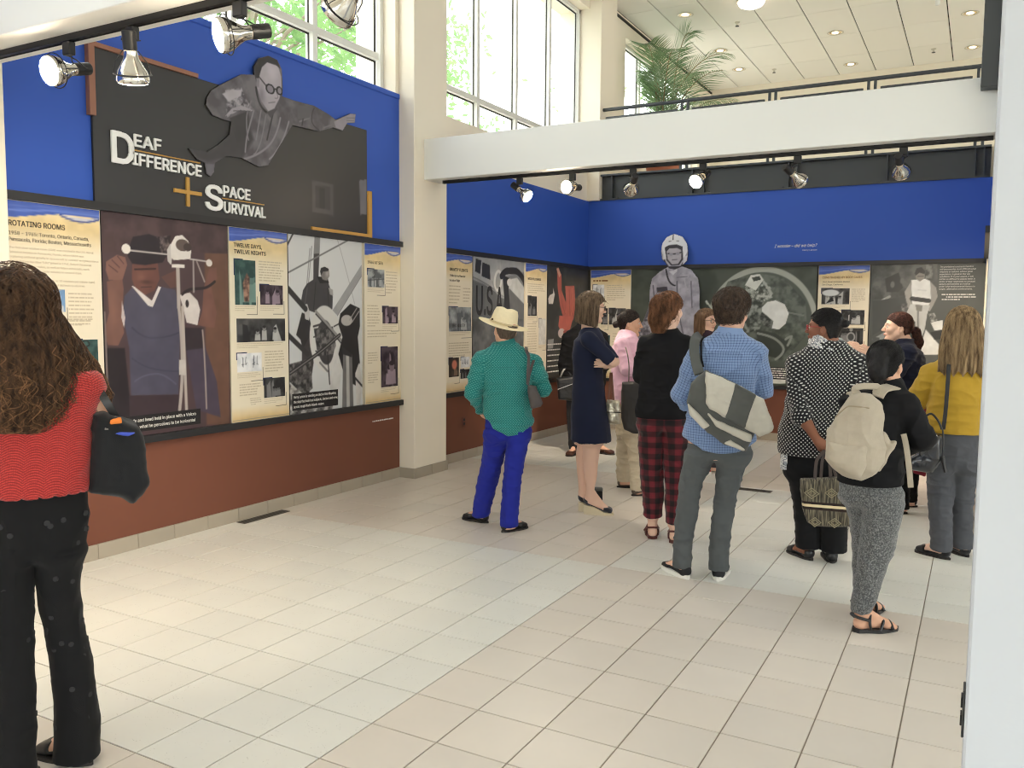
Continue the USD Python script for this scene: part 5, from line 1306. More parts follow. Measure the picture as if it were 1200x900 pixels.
# ---- shoes, built in a foot frame: x from heel to toe, y to the side, z up
def shoe(F, side, kind, m_up, m_sole, sole=.012, heel=0., parts=True, low=.055, label=None):
    hl, toe, lift, rise, w = F.feet[side]
    d = toe - hl; L = NRM(d); d = d / L; a = math.atan2(d[1], d[0])
    R = rotz(a); o = V(hl[0], hl[1], 0)
    root = UsdGeom.Xform.Define(stage, pathof(F.root) + '/' + numbered(pathof(F.root), 'shoe')).GetPrim()
    if label:
        root.SetCustomDataByKey('label', label)
    xs = np.linspace(-.008, L + .008, 15); t = np.clip((xs + .008) / (L + .016), 0, 1)
    hw = .004 + (.034 + .013 * np.sin(np.clip((t - .25) * 2.2, 0, 1) * PI * .5) ** 2) * np.minimum(1, (1 - (2 * np.clip(t, 0, .5) - 1) ** 4 * (t < .25))) * np.sqrt(np.clip(1 - np.clip((t - .72) / .285, 0, 1) ** 2.4, 0, 1)) * np.sqrt(np.clip(1 - np.clip((.13 - t) / .135, 0, 1) ** 2.4, 0, 1))
    poly = Polygon(list(zip(xs, hw)) + list(zip(xs[::-1], -hw[::-1])))

    def base(x):
        return lift * np.clip(1 - x / (L * .68), 0, 1) ** 1.0
    if kind == 'wedge':
        prof = Polygon([(0, 0), (L, 0), (L, .016), (L * .7, .02), (L * .35, .035 + lift * .45), (0, lift + .014)])
        M = np.array([[1, 0, 0, 0], [0, 0, 1, 0], [0, 1, 0, 0]], float)
        m1 = MB().prism(prof, -.06, .06, M).get(); m2 = MB().prism(poly, -.01, .2).get()
        A = [manifold3d.Manifold(manifold3d.Mesh(np.asarray(trimesh.Trimesh(*m).vertices, np.float32), np.asarray(trimesh.Trimesh(*m).faces, np.uint32))) for m in (m1, m2)]
        mm = A[0] ^ A[1]
        mm = mm.to_mesh()
        v = mm.vert_properties[:, :3] @ R.T + o
        obj('wedge_sole', (v, mm.tri_verts), m_sole, root, smooth=40)
    else:
        mb = MB().prism(poly.buffer(.002), 0, sole + rise * .0)
        mb.move(R, o); mb.build('sole', m_sole, root)
        if heel:
            hp = poly.intersection(Polygon([(-.1, -.1), (L * .27, -.1), (L * .27, .1), (-.1, .1)]))
            pass
    fc = F.foot_cones(side, .006)
    lo = np.min([np.minimum(c[0], c[1]) for c in fc], 0) - .06; hi = np.max([np.maximum(c[0], c[1]) for c in fc], 0) + .06
    G = Field(lo, hi, .0042)
    for c in fc:
        G.cone(*c)

    def trim(p):
        q = (p - o) @ R
        x, z = q[..., 0], q[..., 2]
        b = base(x) + (sole * .6 if kind != 'wedge' else .012)
        top = b + low + (.012 * np.clip((.03 - x) / .05, 0, 1) if kind in ('flat', 'wedge') else 0)
        if kind in ('flat', 'wedge'):
            op = np.maximum(np.maximum(.030 - x, x - L * .66), np.abs(q[..., 1]) - .05)
            dish = b + .026 + .020 * np.clip((.05 - x) / .06, 0, 1)
            top = np.where(op < 0, np.minimum(top, dish), top)
        if kind == 'sneaker':
            top = b + .058 + .02 * np.clip((.06 - x) / .08, -1, 1)
        if kind == 'loafer':
            top = b + .055 + .008 * np.clip((.04 - x) / .05, -1, 1)
        return np.maximum(z - top, b - z)
    G.cut(trim, .003)
    v, f = G.mesh()
    obj('upper', (relax(v, f, 1), f), m_up, root, smooth=True)
    if kind == 'sneaker':
        mb = MB().prism(poly.buffer(.004), .004, .026)
        mb.move(R, o); mb.build('rubber_side', m_sole, root)
        mb = MB()
        for k in range(4):
            x = L * (.42 + .07 * k); z = .085 - .011 * k
            mb.tube([(x, -.02, z), (x + .004, 0, z + .006), (x, .02, z)], .0028, 5)
        for s_ in (-1, 1):
            mb.tube([(L * .38, 0, .09), (L * .36, .02 * s_, .10), (L * .40, .036 * s_, .085), (L * .45, .042 * s_, .06)], .0026, 5)
        mb.move(R, o); mb.build('laces', mat('white_lace', (225, 225, 222), .8), root)
    return root


def sandal(F, side, m, straps=True):
    hl, toe, lift, rise, w = F.feet[side]
    d = toe - hl; L = NRM(d); d = d / L
    R = rotz(math.atan2(d[1], d[0])); o = V(hl[0], hl[1], 0)
    root = UsdGeom.Xform.Define(stage, pathof(F.root) + '/' + numbered(pathof(F.root), 'sandal')).GetPrim()
    t = np.linspace(0, 1, 14); xs = -.006 + t * (L + .012)
    hw = (.034 + .014 * np.sin(np.clip((t - .2) * 1.5, 0, 1) * PI) ** 2) * np.sqrt(np.clip(1 - np.clip((t - .75) / .25, 0, 1) ** 2.2, .01, 1)) * np.sqrt(np.clip(1 - np.clip((.12 - t) / .12, 0, 1) ** 2.2, .02, 1))
    mb = MB().prism(list(zip(xs, hw)) + list(zip(xs[::-1], -hw[::-1])), 0, .02); mb.move(R, o); mb.build('sole', m, root)

    def strap(pts, wd=.011):
        q = MB(); pts = np.array(pts); P = []
        for i in range(24):
            u = i / 23 * (len(pts) - 1); k = min(int(u), len(pts) - 2); P.append(pts[k] + (pts[k + 1] - pts[k]) * (u - k))
        P = np.array(P)
        for k in range(3):
            P[1:-1] = (P[:-2] + P[1:-1] * 2 + P[2:]) / 4
        q.tube(P, wd * .5, 6); q.move(R, o); q.build('strap', m, root)
    strap([(L * .78, -.05, .014), (L * .78, -.03, .042), (L * .79, 0, .05), (L * .78, .03, .042), (L * .78, .05, .014)], .018)
    strap([(L * .50, -.046, .015), (L * .60, -.03, .055), (L * .66, 0, .062), (L * .60, .03, .055), (L * .50, .046, .015)], .016)
    strap([(L * .30, -.042, .015), (L * .25, -.045, .06), (L * .30, -.03, .10), (L * .36, 0, .105), (L * .30, .03, .10), (L * .25, .045, .06), (L * .30, .042, .015)], .014)
    strap([(L * .25, -.044, .07), (.0, -.03, .085), (-.012, 0, .09), (.0, .03, .085), (L * .25, .044, .07)], .016)
    strap([(L * .64, 0, .062), (L * .5, .0, .085), (L * .36, 0, .106)], .014)
    return root


def glasses(F, rgb=(40, 30, 28), w=.052):
    g = UsdGeom.Xform.Define(stage, pathof(F.root) + '/' + numbered(pathof(F.root), 'glasses')).GetPrim()
    m = mat('spectacle_%d_%d_%d' % rgb, rgb, .3)
    for s_ in (-1, 1):
        a = np.linspace(0, 2 * PI, 17)[:-1]
        ring = [F.hp((s_ * .033 + .024 * np.sign(math.cos(t)) * abs(math.cos(t)) ** .7, .103 - abs(s_ * .033 + .024 * math.cos(t)) * .12, .004 + .017 * np.sign(math.sin(t)) * abs(math.sin(t)) ** .7)) for t in a]
        MB().tube(ring, .0028, 6, closed=True).build('rim', m, g)
        MB().tube([F.hp((s_ * .057, .096, .010)), F.hp((s_ * .074, .06, .010)), F.hp((s_ * .080, -.002, .010)), F.hp((s_ * .078, -.018, -.004))], .0021, 5).build('temple', m, g)
    MB().tube([F.hp((-.010, .102, .006)), F.hp((0, .106, .010)), F.hp((.010, .102, .006))], .0021, 5).build('bridge', m, g)
    return g


def collar(F, m, r=.066, hgt=.045, z=.0, drop=.03, open_dir=None):
    """a folded shirt collar round the neck"""
    nb = F.neck; hc = F.hp((0, -.02, -.07)); ax = unit(hc - nb)
    f = unit(V(F.headM[0, 1], F.headM[1, 1], 0)) if open_dir is None else unit(open_dir)
    u = np.cross(ax, (0, 1, 0.01)); u = unit(u); w = np.cross(ax, u)
    rows = []
    for (rr, hh) in ((r, -.01), (r * .97, hgt), (r * 1.06, hgt + .006), (r * 1.28, hgt - drop), (r * 1.24, hgt - drop - .004), (r * 1.03, hgt - .012)):
        ring = []
        for k in range(28):
            a = .35 + (2 * PI - .7) * k / 27
            dr = f * math.cos(a) + np.cross(ax, f) * math.sin(a)
            ring.append(nb + ax * (hh + z) + dr * rr)
        rows.append(ring)
    P = np.array(rows).reshape(-1, 3); n = 28
    fc = [(i * n + k, i * n + k + 1, (i + 1) * n + k + 1, (i + 1) * n + k) for i in range(len(rows) - 1) for k in range(n - 1)]
    return P, np.array(fc)


def thick(v, f, t=.003):
    """gives a sheet a thickness"""
    f = np.asarray(f); tri = np.vstack([f[:, [0, 1, 2]], f[:, [0, 2, 3]]]) if f.shape[1] == 4 else f
    n = normals(v, tri)
    e = np.sort(np.vstack([tri[:, [0, 1]], tri[:, [1, 2]], tri[:, [2, 0]]]), 1)
    ee = np.vstack([tri[:, [0, 1]], tri[:, [1, 2]], tri[:, [2, 0]]])
    _, inv, c = np.unique(e, axis=0, return_inverse=True, return_counts=True)
    b = ee[c[inv.ravel()] == 1]
    N = len(v)
    side = np.vstack([np.stack([b[:, 0], b[:, 0] + N, b[:, 1] + N], 1), np.stack([b[:, 0], b[:, 1] + N, b[:, 1]], 1)])
    return np.vstack([v + n * t / 2, v - n * t / 2]), np.vstack([tri, tri[:, ::-1] + N, side])


# cloth patterns
def m_uv_check(name, ground, line, pitch, width, soft=.25):
    def b(n, L):
        n['sx'] = ('separate_xyz', {})
        L.append(('uv.UV', 'sx.vector'))
        for a in 'xy':
            n['s' + a + '1'] = ('math', {'math_type': 'multiply', 'value2': 1.0 / pitch}); n['f' + a] = ('math', {'math_type': 'fraction'})
            n['r' + a] = ('rgb_ramp', {'ramp': [(0, (1, 1, 1)), (width, (1, 1, 1)), (width + soft * .2, (0, 0, 0)), (1, (0, 0, 0))]})
            L += [('sx.' + a, 's%s1.value1' % a), ('s%s1.value' % a, 'f%s.value1' % a), ('f%s.value' % a, 'r%s.fac' % a)]
        n['ad'] = ('mix', {'mix_type': 'add', 'fac': 1.0}); n['hf'] = ('mix', {'mix_type': 'multiply', 'fac': 1.0, 'color2': (.5, .5, .5)})
        n['mx'] = ('mix', {'mix_type': 'mix', 'color1': tuple(lin(ground)), 'color2': tuple(lin(line))})
        L += [('rx.color', 'ad.color1'), ('ry.color', 'ad.color2'), ('ad.color', 'hf.color1'), ('hf.color', 'mx.fac')]
        return 'mx.color'
    return uvmat(name, b)


def m_uv_dots(name, ground, dot, pitch, radius, ang=.785, rnd=0., sheen=.2, rough=.75):
    def b(n, L):
        n['mp'] = ('mapping', {'scale': (1 / pitch, 1 / pitch, 1.), 'rotation': (0, 0, ang)})
        n['vo'] = ('voronoi_texture', {'scale': 1.0, 'randomness': rnd, 'dimensions': '2D'})
        n['rp'] = ('rgb_ramp', {'ramp': [(radius - .06, tuple(lin(dot))), (radius + .06, tuple(lin(ground)))]})
        L += [('uv.UV', 'mp.vector'), ('mp.vector', 'vo.vector'), ('vo.distance', 'rp.fac')]
        return 'rp.color'
    return uvmat(name, b, sheen=sheen, rough=rough)


def m_plaid():
    def b(n, L):
        n['sx'] = ('separate_xyz', {}); L.append(('uv.UV', 'sx.vector'))
        n['tc'] = ('texture_coordinate', {}); n['nz'] = ('noise_texture', {'scale': 260.0, 'detail': 2.0}); L.append(('tc.object', 'nz.vector'))
        for a in 'xy':
            n['k' + a] = ('math', {'math_type': 'multiply', 'value2': 1 / .082}); n['f' + a] = ('math', {'math_type': 'fraction'})
            n['r' + a] = ('rgb_ramp', {'ramp': [(0, (.0,) * 3), (.22, (.12,) * 3), (.30, (1,) * 3), (.70, (1,) * 3), (.78, (.12,) * 3), (1, (.0,) * 3)]})
            L += [('sx.' + a, 'k%s.value1' % a), ('k%s.value' % a, 'f%s.value1' % a), ('f%s.value' % a, 'r%s.fac' % a)]
        n['ad'] = ('mix', {'mix_type': 'add', 'fac': 1.0}); n['hf'] = ('mix', {'mix_type': 'multiply', 'fac': 1.0, 'color2': (.5, .5, .5)})
        n['rp'] = ('rgb_ramp', {'ramp': [(0, tuple(lin((128, 38, 50)))), (.5, tuple(lin((78, 26, 34)))), (.95, tuple(lin((26, 20, 24))))]})
        n['mx'] = ('mix', {'mix_type': 'multiply', 'fac': .5})
        L += [('rx.color', 'ad.color1'), ('ry.color', 'ad.color2'), ('ad.color', 'hf.color1'), ('hf.color', 'rp.fac'), ('rp.color', 'mx.color1'), ('nz.color', 'mx.color2')]
        return 'mx.color'
    return uvmat('red_black_plaid', b)


def m_tweed():
    def b(n, L):
        n['tc'] = ('texture_coordinate', {}); n['nz'] = ('noise_texture', {'scale': 130.0, 'detail': 3.0, 'roughness': .7}); n['rp'] = ('rgb_ramp', {'ramp': [(.36, tuple(lin((62, 64, 66)))), (.5, tuple(lin((92, 94, 95)))), (.66, tuple(lin((138, 140, 139))))]})
        L += [('tc.object', 'nz.vector'), ('nz.fac', 'rp.fac')]
        return 'rp.color'
    return uvmat('grey_tweed', b)


def m_lace():
    """red eyelet lace: scalloped rows of small holes"""
    def b(n, L):
        n['sx'] = ('separate_xyz', {}); L.append(('uv.UV', 'sx.vector'))
        n['px'] = ('math', {'math_type': 'multiply', 'value2': 1 / .034}); n['pp'] = ('math', {'math_type': 'pingpong', 'value2': 1.0})
        n['sq'] = ('math', {'math_type': 'power', 'value2': 2.0}); n['am'] = ('math', {'math_type': 'multiply', 'value2': .014})
        n['ay'] = ('math', {'math_type': 'add'}); n['my'] = ('math', {'math_type': 'multiply', 'value2': 1 / .0085}); n['fr'] = ('math', {'math_type': 'fraction'})
        n['rp'] = ('rgb_ramp', {'ramp': [(0, (0, 0, 0)), (.22, (0, 0, 0)), (.4, (1, 1, 1)), (.85, (1, 1, 1)), (1, (0, 0, 0))]})
        n['mp'] = ('mapping', {'scale': (1 / .0065, 1 / .0065, 1.)}); n['vo'] = ('voronoi_texture', {'scale': 1.0, 'randomness': .35, 'dimensions': '2D'})
        n['rv'] = ('rgb_ramp', {'ramp': [(.22, (0, 0, 0)), (.36, (1, 1, 1))]})
        n['ml'] = ('mix', {'mix_type': 'multiply', 'fac': .8}); n['mx'] = ('mix', {'mix_type': 'mix', 'color1': tuple(lin((138, 34, 34))), 'color2': tuple(lin((200, 66, 60)))})
        n['bp'] = ('bump', {'strength': .5, 'distance': .004})
        L += [('sx.x', 'px.value1'), ('px.value', 'pp.value1'), ('pp.value', 'sq.value1'), ('sq.value', 'am.value1'), ('sx.y', 'ay.value1'), ('am.value', 'ay.value2'), ('ay.value', 'my.value1'),
              ('my.value', 'fr.value1'), ('fr.value', 'rp.fac'), ('uv.UV', 'mp.vector'), ('mp.vector', 'vo.vector'), ('vo.distance', 'rv.fac'), ('rp.color', 'ml.color1'), ('rv.color', 'ml.color2'),
              ('ml.color', 'mx.fac'), ('ml.color', 'bp.height'), ('bp.normal', 'p.normal')]
        return 'mx.color'
    return uvmat('red_lace', b)


def retex(F, prim, vf, mt, uv):
    """puts cloth coordinates on a garment that was just made"""
    UsdGeom.PrimvarsAPI(prim).CreatePrimvar('st', Sdf.ValueTypeNames.TexCoord2fArray, 'vertex').Set(Vt.Vec2fArray.FromNumpy(np.asarray(uv, np.float32)))
    UsdShade.MaterialBindingAPI.Apply(prim).Bind(mt)


M_blackcloth = solid('black_knit', (17, 17, 20), sheen=0.)
M_blackleather = mat('black_leather', (26, 26, 28), .35, spec=.5)
M_darksole = mat('dark_sole', (40, 36, 34), .7)
CURL_REL = ((.35, .45, .35), .5)


# shared hair shapes (head frame)
def scalp(q, t=.012, back=.0):
    """distance to the head grown by t, below a hairline that runs from the brow over the ears to the nape"""
    d = head_core(q) - t
    return d


def head_core(q):
    x = np.abs(q[..., 0]); p = np.stack([x, q[..., 1], q[..., 2]], -1)
    d = d_ell(p, (0, -.012, .035), (.075, .095, .083))
    return smin(d, d_ell(p, (0, -.010, -.03), (.060, .066, .075)), .03)


def hairline(q, front=.075, drop=.9, nape=-.075, ear=.0):
    """negative where hair grows"""
    x, y, z = np.abs(q[..., 0]), q[..., 1], q[..., 2]
    lim = np.interp(y, [-.09, -.045, -.020, .012, .03, .055, .075, .095], [nape, nape + .01, -.012 + ear, .012, .03, .045, .062, front])
    return lim - z


def kf(q, *pts):
    return np.stack([np.interp(q[..., 2], [p[0] for p in pts], [p[i] for p in pts]) for i in (1, 2)], -1)


# ---------------- woman in red lace, at the left edge
F = setup('red', 'person', 'person in a red lace top and black trousers with very long curly brown hair', SK_LIGHT, .006, 1.0, (-.62, .78, 0),
          hands={'R': ((-.6, .7, .1), (.6, .4, .6), *CURL_REL)}, radii=(.050, .040, .028))
F.body(shrink=.026, leg_shrink=.024)
g, v, f = F.top('lace_top', m_lace(), .985, .010, fold=.007, freq=(7, 7, 9), seed=4, h=.0052, neck=.09,
                hem_fn=lambda p: (.985 + .024 * np.abs(np.sin((p[..., 0] * 1.2 + p[..., 1] * .8) * PI / .06)) * -1 + .012) - p[..., 2])
retex(F, g, (v, f), m_lace(), F.uv(v, ()))
M_trk = solid('black_trousers', (17, 17, 19), .85, sheen=.05)
F.bottoms('trousers', M_trk, .03, .02, 1.08, -.006, fold=.006, seed=7, freq=(9, 9, 7))
mb = MB()
rr = random.Random(3)
LR = [Loft(F.L, -.0035), Loft(F.R, -.0035), Loft(F.T, -.0045)]
for k in range(46):
    L_ = LR[rr.choice((0, 1, 1, 2))]; z = rr.uniform(.15, .74) if L_ is not LR[2] else rr.uniform(.8, .94)
    cx, cy, a, b = [float(x) for x in L_.at(V(z))]
    t = rr.uniform(-PI, 0)
    p = V(cx + a * math.cos(t), cy + b * math.sin(t), z)
    n_ = unit(V(math.cos(t) / a, math.sin(t) / b, 0))
    mb.mesh(trimesh.Trimesh(*MB().lathe([(0, .001), (.009, .001), (.010, -.003)], 7, p, n_).get()))
mb.build('embroidered_dots', mat('dark_thread', (44, 44, 46), .9), F.root, kind='stuff')
for s_ in 'LR':
    shoe(F, s_, 'flat', M_blackleather, M_darksole)


def long_hair(q):
    x, y, z = q[..., 0], q[..., 1], q[..., 2]
    cap = np.maximum(head_core(q) - .026, hairline(q))
    zz = z
    w = np.interp(zz, [-.42, -.38, -.30, -.20, -.10, .0, .08], [.12, .20, .235, .205, .155, .114, .09])
    dp = np.interp(zz, [-.42, -.36, -.26, -.12, .0, .08], [.04, .07, .085, .09, .10, .10])
    cy = np.interp(zz, [-.52, -.3, -.12, 0, .08], [-.085, -.085, -.06, -.02, -.012])
    cx = np.interp(zz, [-.4, -.2, 0], [.055, .035, 0])
    u, v_ = x - cx, y - cy
    k0 = np.sqrt((u / w) ** 2 + (v_ / dp) ** 2); k1 = np.sqrt((u / w ** 2) ** 2 + (v_ / dp ** 2) ** 2)
    d = smax(k0 * (k0 - 1) / np.maximum(k1, 1e-6), np.maximum(zz - .06, -.385 - zz + .05 * np.clip(-x * 3, -.3, 1)), .03)
    d = np.maximum(d, np.where(z > -.13, y - .045 - .0 * z, -1))
    return smin(cap, d, .03)


M_h1 = hair_mat('brown_curls', (42, 29, 21), (98, 70, 48), scale=(60, 60, 20))
F.hair_cap(long_hair, M_h1, lo=(-.26, -.20, -.48), hi=(.34, .15, .16), h=.0085, rough=.016, freq=(38, 38, 22))
hv, hf = F.hair_local
r_ = np.random.default_rng(8)
F.strands(long_hair, F.surf_starts(2300, lambda v: (v[:, 2] > -.16), 5), lambda q: np.stack([q[:, 0] * .9, -.12 + 0 * q[:, 0], -1 + 0 * q[:, 0]], 1), 44, .0125, M_h1, 'curls', .0024, .022, wave=1.25, seed=3, stop=lambda q: q[:, 2] < -.40)
M_h1b = hair_mat('light_brown_curls', (82, 56, 36), (144, 106, 72), scale=(60, 60, 20))
F.strands(long_hair, F.surf_starts(420, lambda v: (v[:, 2] < -.10) & (v[:, 2] > -.28), 6), lambda q: np.stack([q[:, 0] * .8, -.1 + 0 * q[:, 0], -1 + 0 * q[:, 0]], 1), 26, .0125, M_h1b, 'highlights', .0022, .026, wave=1.5, seed=9, stop=lambda q: q[:, 2] < -.41)

# ---------------- straw hat, teal shirt
F = setup('teal', 'person', 'person in a cream straw hat, teal shirt and royal blue trousers, seen from behind', SK_LIGHT, .007, .98, (-.35, .93, -.02), (.10, 0, 1),
          hands={'L': ((.5, .8, -.3), (-.8, .5, .2), *CURL_REL), 'R': ((-.5, .3, .8), (.7, .6, .2), (.9, 1.1, .6), .9)})
F.body()
g, v, f = F.top('shirt', M_blackcloth, .70, .016, {'L': ((.066, .056, .042), 1.85), 'R': ((.066, .058, .044), 1.7)}, fold=.013, freq=(8, 8, 14), seed=12,
                hem_fn=lambda p: (.715 + .10 * ((p[..., 0] - .12) / .17) ** 2) - p[..., 2])
M_teal = m_uv_dots('teal_print', (30, 122, 120), (92, 166, 160), .0135, .24, .785)
retex(F, g, (v, f), M_teal, F.uv(v))
P_, f_ = collar(F, M_teal, .062, .05)
obj('collar', thick(P_, f_), mat('teal_plain', (32, 120, 118), .8), F.root, smooth=40)
mb = MB(); L_ = Loft(F.T, .019)
pts = [V(float(L_.at(V(z))[0]) + float(L_.at(V(z))[2]) * math.sin(t), -float(L_.at(V(z))[3]) * math.cos(t), z) for t in np.linspace(-1.1, 1.1, 19) for z in (1.205 + .012 * math.cos(t * 1.4),)]
mb.tube(pts, .0035, 5).build('yoke_seam', mat('teal_plain', (32, 120, 118), .8), F.root)
F.bottoms('trousers', solid('royal_blue_cotton', (34, 44, 148), .85), .045, .04, .95, .004, fold=.007, seed=5)
for s_ in 'LR':
    shoe(F, s_, 'loafer', M_blackleather, M_darksole)
F.hair_cap(lambda q: np.maximum(np.maximum(head_core(q) - .010, hairline(q)), q[..., 2] - .035), hair_mat('grey_brown_hair', (70, 60, 52)))
# hat
hat = UsdGeom.Xform.Define(stage, pathof(F.root) + '/hat').GetPrim()
M_straw = mat('straw', (240, 226, 190), .8, bump=.3, bscale=260, var=.06, vscale=60)
Rb = frame_to((.235, -.10, 1)); c_ = F.headC + (-.012, .0, .045)
prof = [(.0, .108), (.030, .104), (.062, .118), (.080, .112), (.090, .085), (.099, .03), (.102, 0.0)]
mb = MB(); n_ = 48; ang = np.arange(n_) * 2 * PI / n_
rows_ = [[(max(r, .002) * math.cos(t) * (1 - .10 * (h_ > .08) * 0), max(r, .002) * math.sin(t) * 1.14, h_ - (.010 * math.exp(-((math.cos(t)) / .35) ** 2) * (h_ > .09) * (r > .02))) for t in ang] for r, h_ in prof]
rows_ += [[(r * math.cos(t), r * math.sin(t) * 1.10, z_ + w_ * (math.cos(t) ** 2)) for t in ang] for r, z_, w_ in ((.108, -.003, 0), (.135, -.006, .004), (.165, -.008, .010), (.188, -.010, .016), (.190, -.013, .016), (.165, -.012, .010), (.135, -.010, .004), (.104, -.006, 0))]
vv = np.array(rows_).reshape(-1, 3); ff = [(i * n_ + k, (i + 1) * n_ + k, (i + 1) * n_ + (k + 1) % n_, i * n_ + (k + 1) % n_) for i in range(len(rows_) - 1) for k in range(n_)]
vv = vv @ Rb.T + c_
obj('crown_and_brim', (vv, np.array(ff)), M_straw, hat, smooth=50)
ring = [np.array((.1035 * math.cos(t), .1035 * math.sin(t) * 1.14, .012)) @ Rb.T + c_ for t in ang]
MB().tube(ring, .0075, 6, closed=True).build('hat_band', mat('straw_band', (206, 188, 150), .8), hat, label='slim tan hat band')
MB().lathe([(0, .006), (.008, .005), (.010, 0)], 10, V(-.088, -.066, .022) @ Rb.T + c_, V(-.8, -.6, .1) @ Rb.T).build('stud', mat('brass_dark', (92, 74, 50), .4, metal=.8), hat, label='small dark metal stud')

# ---------------- navy dress, wedges
F = setup('navy', 'person', 'person in a navy blue dress and wedge heels with a straight brown bob, arms folded', SK_PALE, .0062, 1.0, (.96, .26, -.06),
          hands={'L': ((-.9, -.25, .1), (.1, -.95, .2), (.25, .35, .2), .4)})
for s_, lf in (('L', .062), ('R', .062)):
    h_, t_ = F.feet[s_][:2]; F.foot(s_, h_, t_, lf, .022)
F.body(leg_shrink=.0)
dress = [(z, cx, cy, a, b) for z, cx, cy, a, b in F.T if z > .85]
hemz = .605
lo_ = D['navy']['T'][0]
dress += [(hemz, .005, 0, .150, .20), (.70, .003, 0, .145, .19), (.80, -.004, 0, .142, .18)]
M_navy = solid('navy_knit', (30, 36, 60), .85, sheen=.05)


def pleats(p):
    w = np.clip((.98 - p[:, 2]) / .3, 0, 1)
    return w
g, v, f = F.top('dress', M_navy, hemz, .006, {'R': ((.062, .055, .050), .96), 'L': ((.062, .055, .050), .96)}, fold=0, rows=dress, seed=3)
sk = folds(v, f, .011, (18, 18, 1.6), 5, pleats); sk = folds(sk, f, .005, (10, 10, 14), 8, lambda p: 1 - pleats(p))
UsdGeom.Mesh(g).GetPointsAttr().Set(Vt.Vec3fArray.FromNumpy(sk.astype(np.float32)))
M_cork = mat('woven_wedge', (222, 208, 178), .8, bump=.4, bscale=300)
M_navyshoe = mat('navy_suede', (22, 24, 38), .8, sheen=.3)
for s_ in 'LR':
    shoe(F, s_, 'wedge', M_navyshoe, M_cork, low=.05)


def bob(q):
    x, y, z = q[..., 0], q[..., 1], q[..., 2]
    cap = np.maximum(head_core(q) - .016, hairline(q, .07))
    ax = np.abs(x)
    w = np.interp(z, [-.145, -.08, 0, .06], [.092, .096, .094, .08]); dp = np.interp(z, [-.145, -.06, .06], [.088, .098, .10])
    cy = -.028
    k0 = np.sqrt((x / w) ** 2 + ((y - cy) / dp) ** 2)
    d = smax((k0 - 1) * .09, np.maximum(z - .06, -.14 - .3 * (y + .03) - z), .015)
    d = np.maximum(d, y - .036 + .0 * ax)
    d = np.maximum(d, -(np.maximum(ax - .078, np.maximum(-y, -1)) * 0 + 1e-3)) if False else d
    return smin(cap, d, .02)


M_h3 = hair_mat('ash_brown_hair', (66, 52, 42), (142, 120, 98), scale=(70, 70, 8))
F.hair_cap(bob, M_h3, lo=(-.14, -.16, -.18), hi=(.14, .14, .16), rough=.005, freq=(80, 80, 6))
F.strands(bob, F.surf_starts(700, lambda v: v[:, 2] > .0, 5), lambda q: np.stack([q[:, 0] * 6, q[:, 1] * 3 - .1, -.5 - 8 * np.clip(.1 - q[:, 2], 0, 1)], 1), 26, .011, M_h3, 'strands', .0022, .006, seed=3, stop=lambda q: q[:, 2] < -.145)
glasses(F, (40, 24, 22))

# ---------------- person in black, mostly hidden behind the navy dress
F = setup('dark', 'person', 'person in a black jacket and trousers, mostly hidden behind the navy dress', SK_LIGHT, .010, 1.0, (.5, -.6, 0))
F.body()
F.top('jacket', M_blackcloth, .78, .014, {'L': ((.068, .056, .042), 1.9), 'R': ((.068, .056, .042), 1.9)}, fold=.008, seed=3)
F.bottoms('trousers', solid('charcoal_trousers', (38, 38, 42)), .05, .05, .95)
M_brownshoe = mat('brown_leather', (78, 46, 34), .4)
for s_ in 'LR':
    shoe(F, s_, 'loafer', M_brownshoe, M_darksole)
F.hair_cap(lambda q: np.maximum(head_core(q) - .012, hairline(q)), hair_mat('dark_hair', (34, 28, 25)))

# ---------------- pink cardigan
F = setup('pink', 'person', 'person in a pink cardigan and khaki trousers with dark hair in a bun', SK_TAN, .0068, 1.0, (1, .02, -.04))
F.brow = (30, 22, 20)
F.body()
F.top('blouse', solid('coral_cloth', (196, 66, 88)), .83, .0, fold=.003, seed=9)
M_pinkc = solid('pink_cotton', (240, 192, 212), .85, sheen=.3)
g, v, f = F.top('cardigan', M_pinkc, .80, .014, {'R': ((.070, .060, .046), 1.8), 'L': ((.070, .060, .046), 1.8)}, fold=.011, freq=(9, 9, 9), seed=21,
                hem_fn=lambda p: np.maximum(np.where(p[..., 1] < -.11, -1, p[..., 0] - .055 + .25 * np.clip(1.36 - p[..., 2], -.2, 0) - .03 * (p[..., 2] < 1.0)), (.80 + np.clip(p[..., 0] + .06, 0, .1) * 1.4) - p[..., 2]))
P_, f_ = collar(F, M_pinkc, .060, .03)
obj('collar', thick(P_, f_), M_pinkc, F.root, smooth=40)
F.bottoms('trousers', solid('khaki_cotton', (206, 192, 166), .9), .06, .05, .86, .006, fold=.010, seed=11)
for s_ in 'LR':
    shoe(F, s_, 'loafer', mat('taupe_leather', (98, 84, 74), .45), M_darksole)


def tied(q, t=.011, front=.07):
    return np.maximum(head_core(q) - t, hairline(q, front, ear=.026))


M_h5 = hair_mat('black_brown_hair', (22, 18, 18), (58, 46, 42), scale=(80, 20, 80))
F.hair_cap(lambda q: smin(tied(q), d_ell(q, (0, -.125, -.012), (.034, .030, .032)), .012), M_h5, lo=(-.13, -.19, -.14))
F.strands(tied, F.surf_starts(420, lambda v: v[:, 1] > .0, 5), lambda q: V(0, -.115, -.012) - q, 20, .010, M_h5, 'strands', .0022, .004, jitter=.02, seed=3, stop=lambda q: q[:, 1] < -.105)

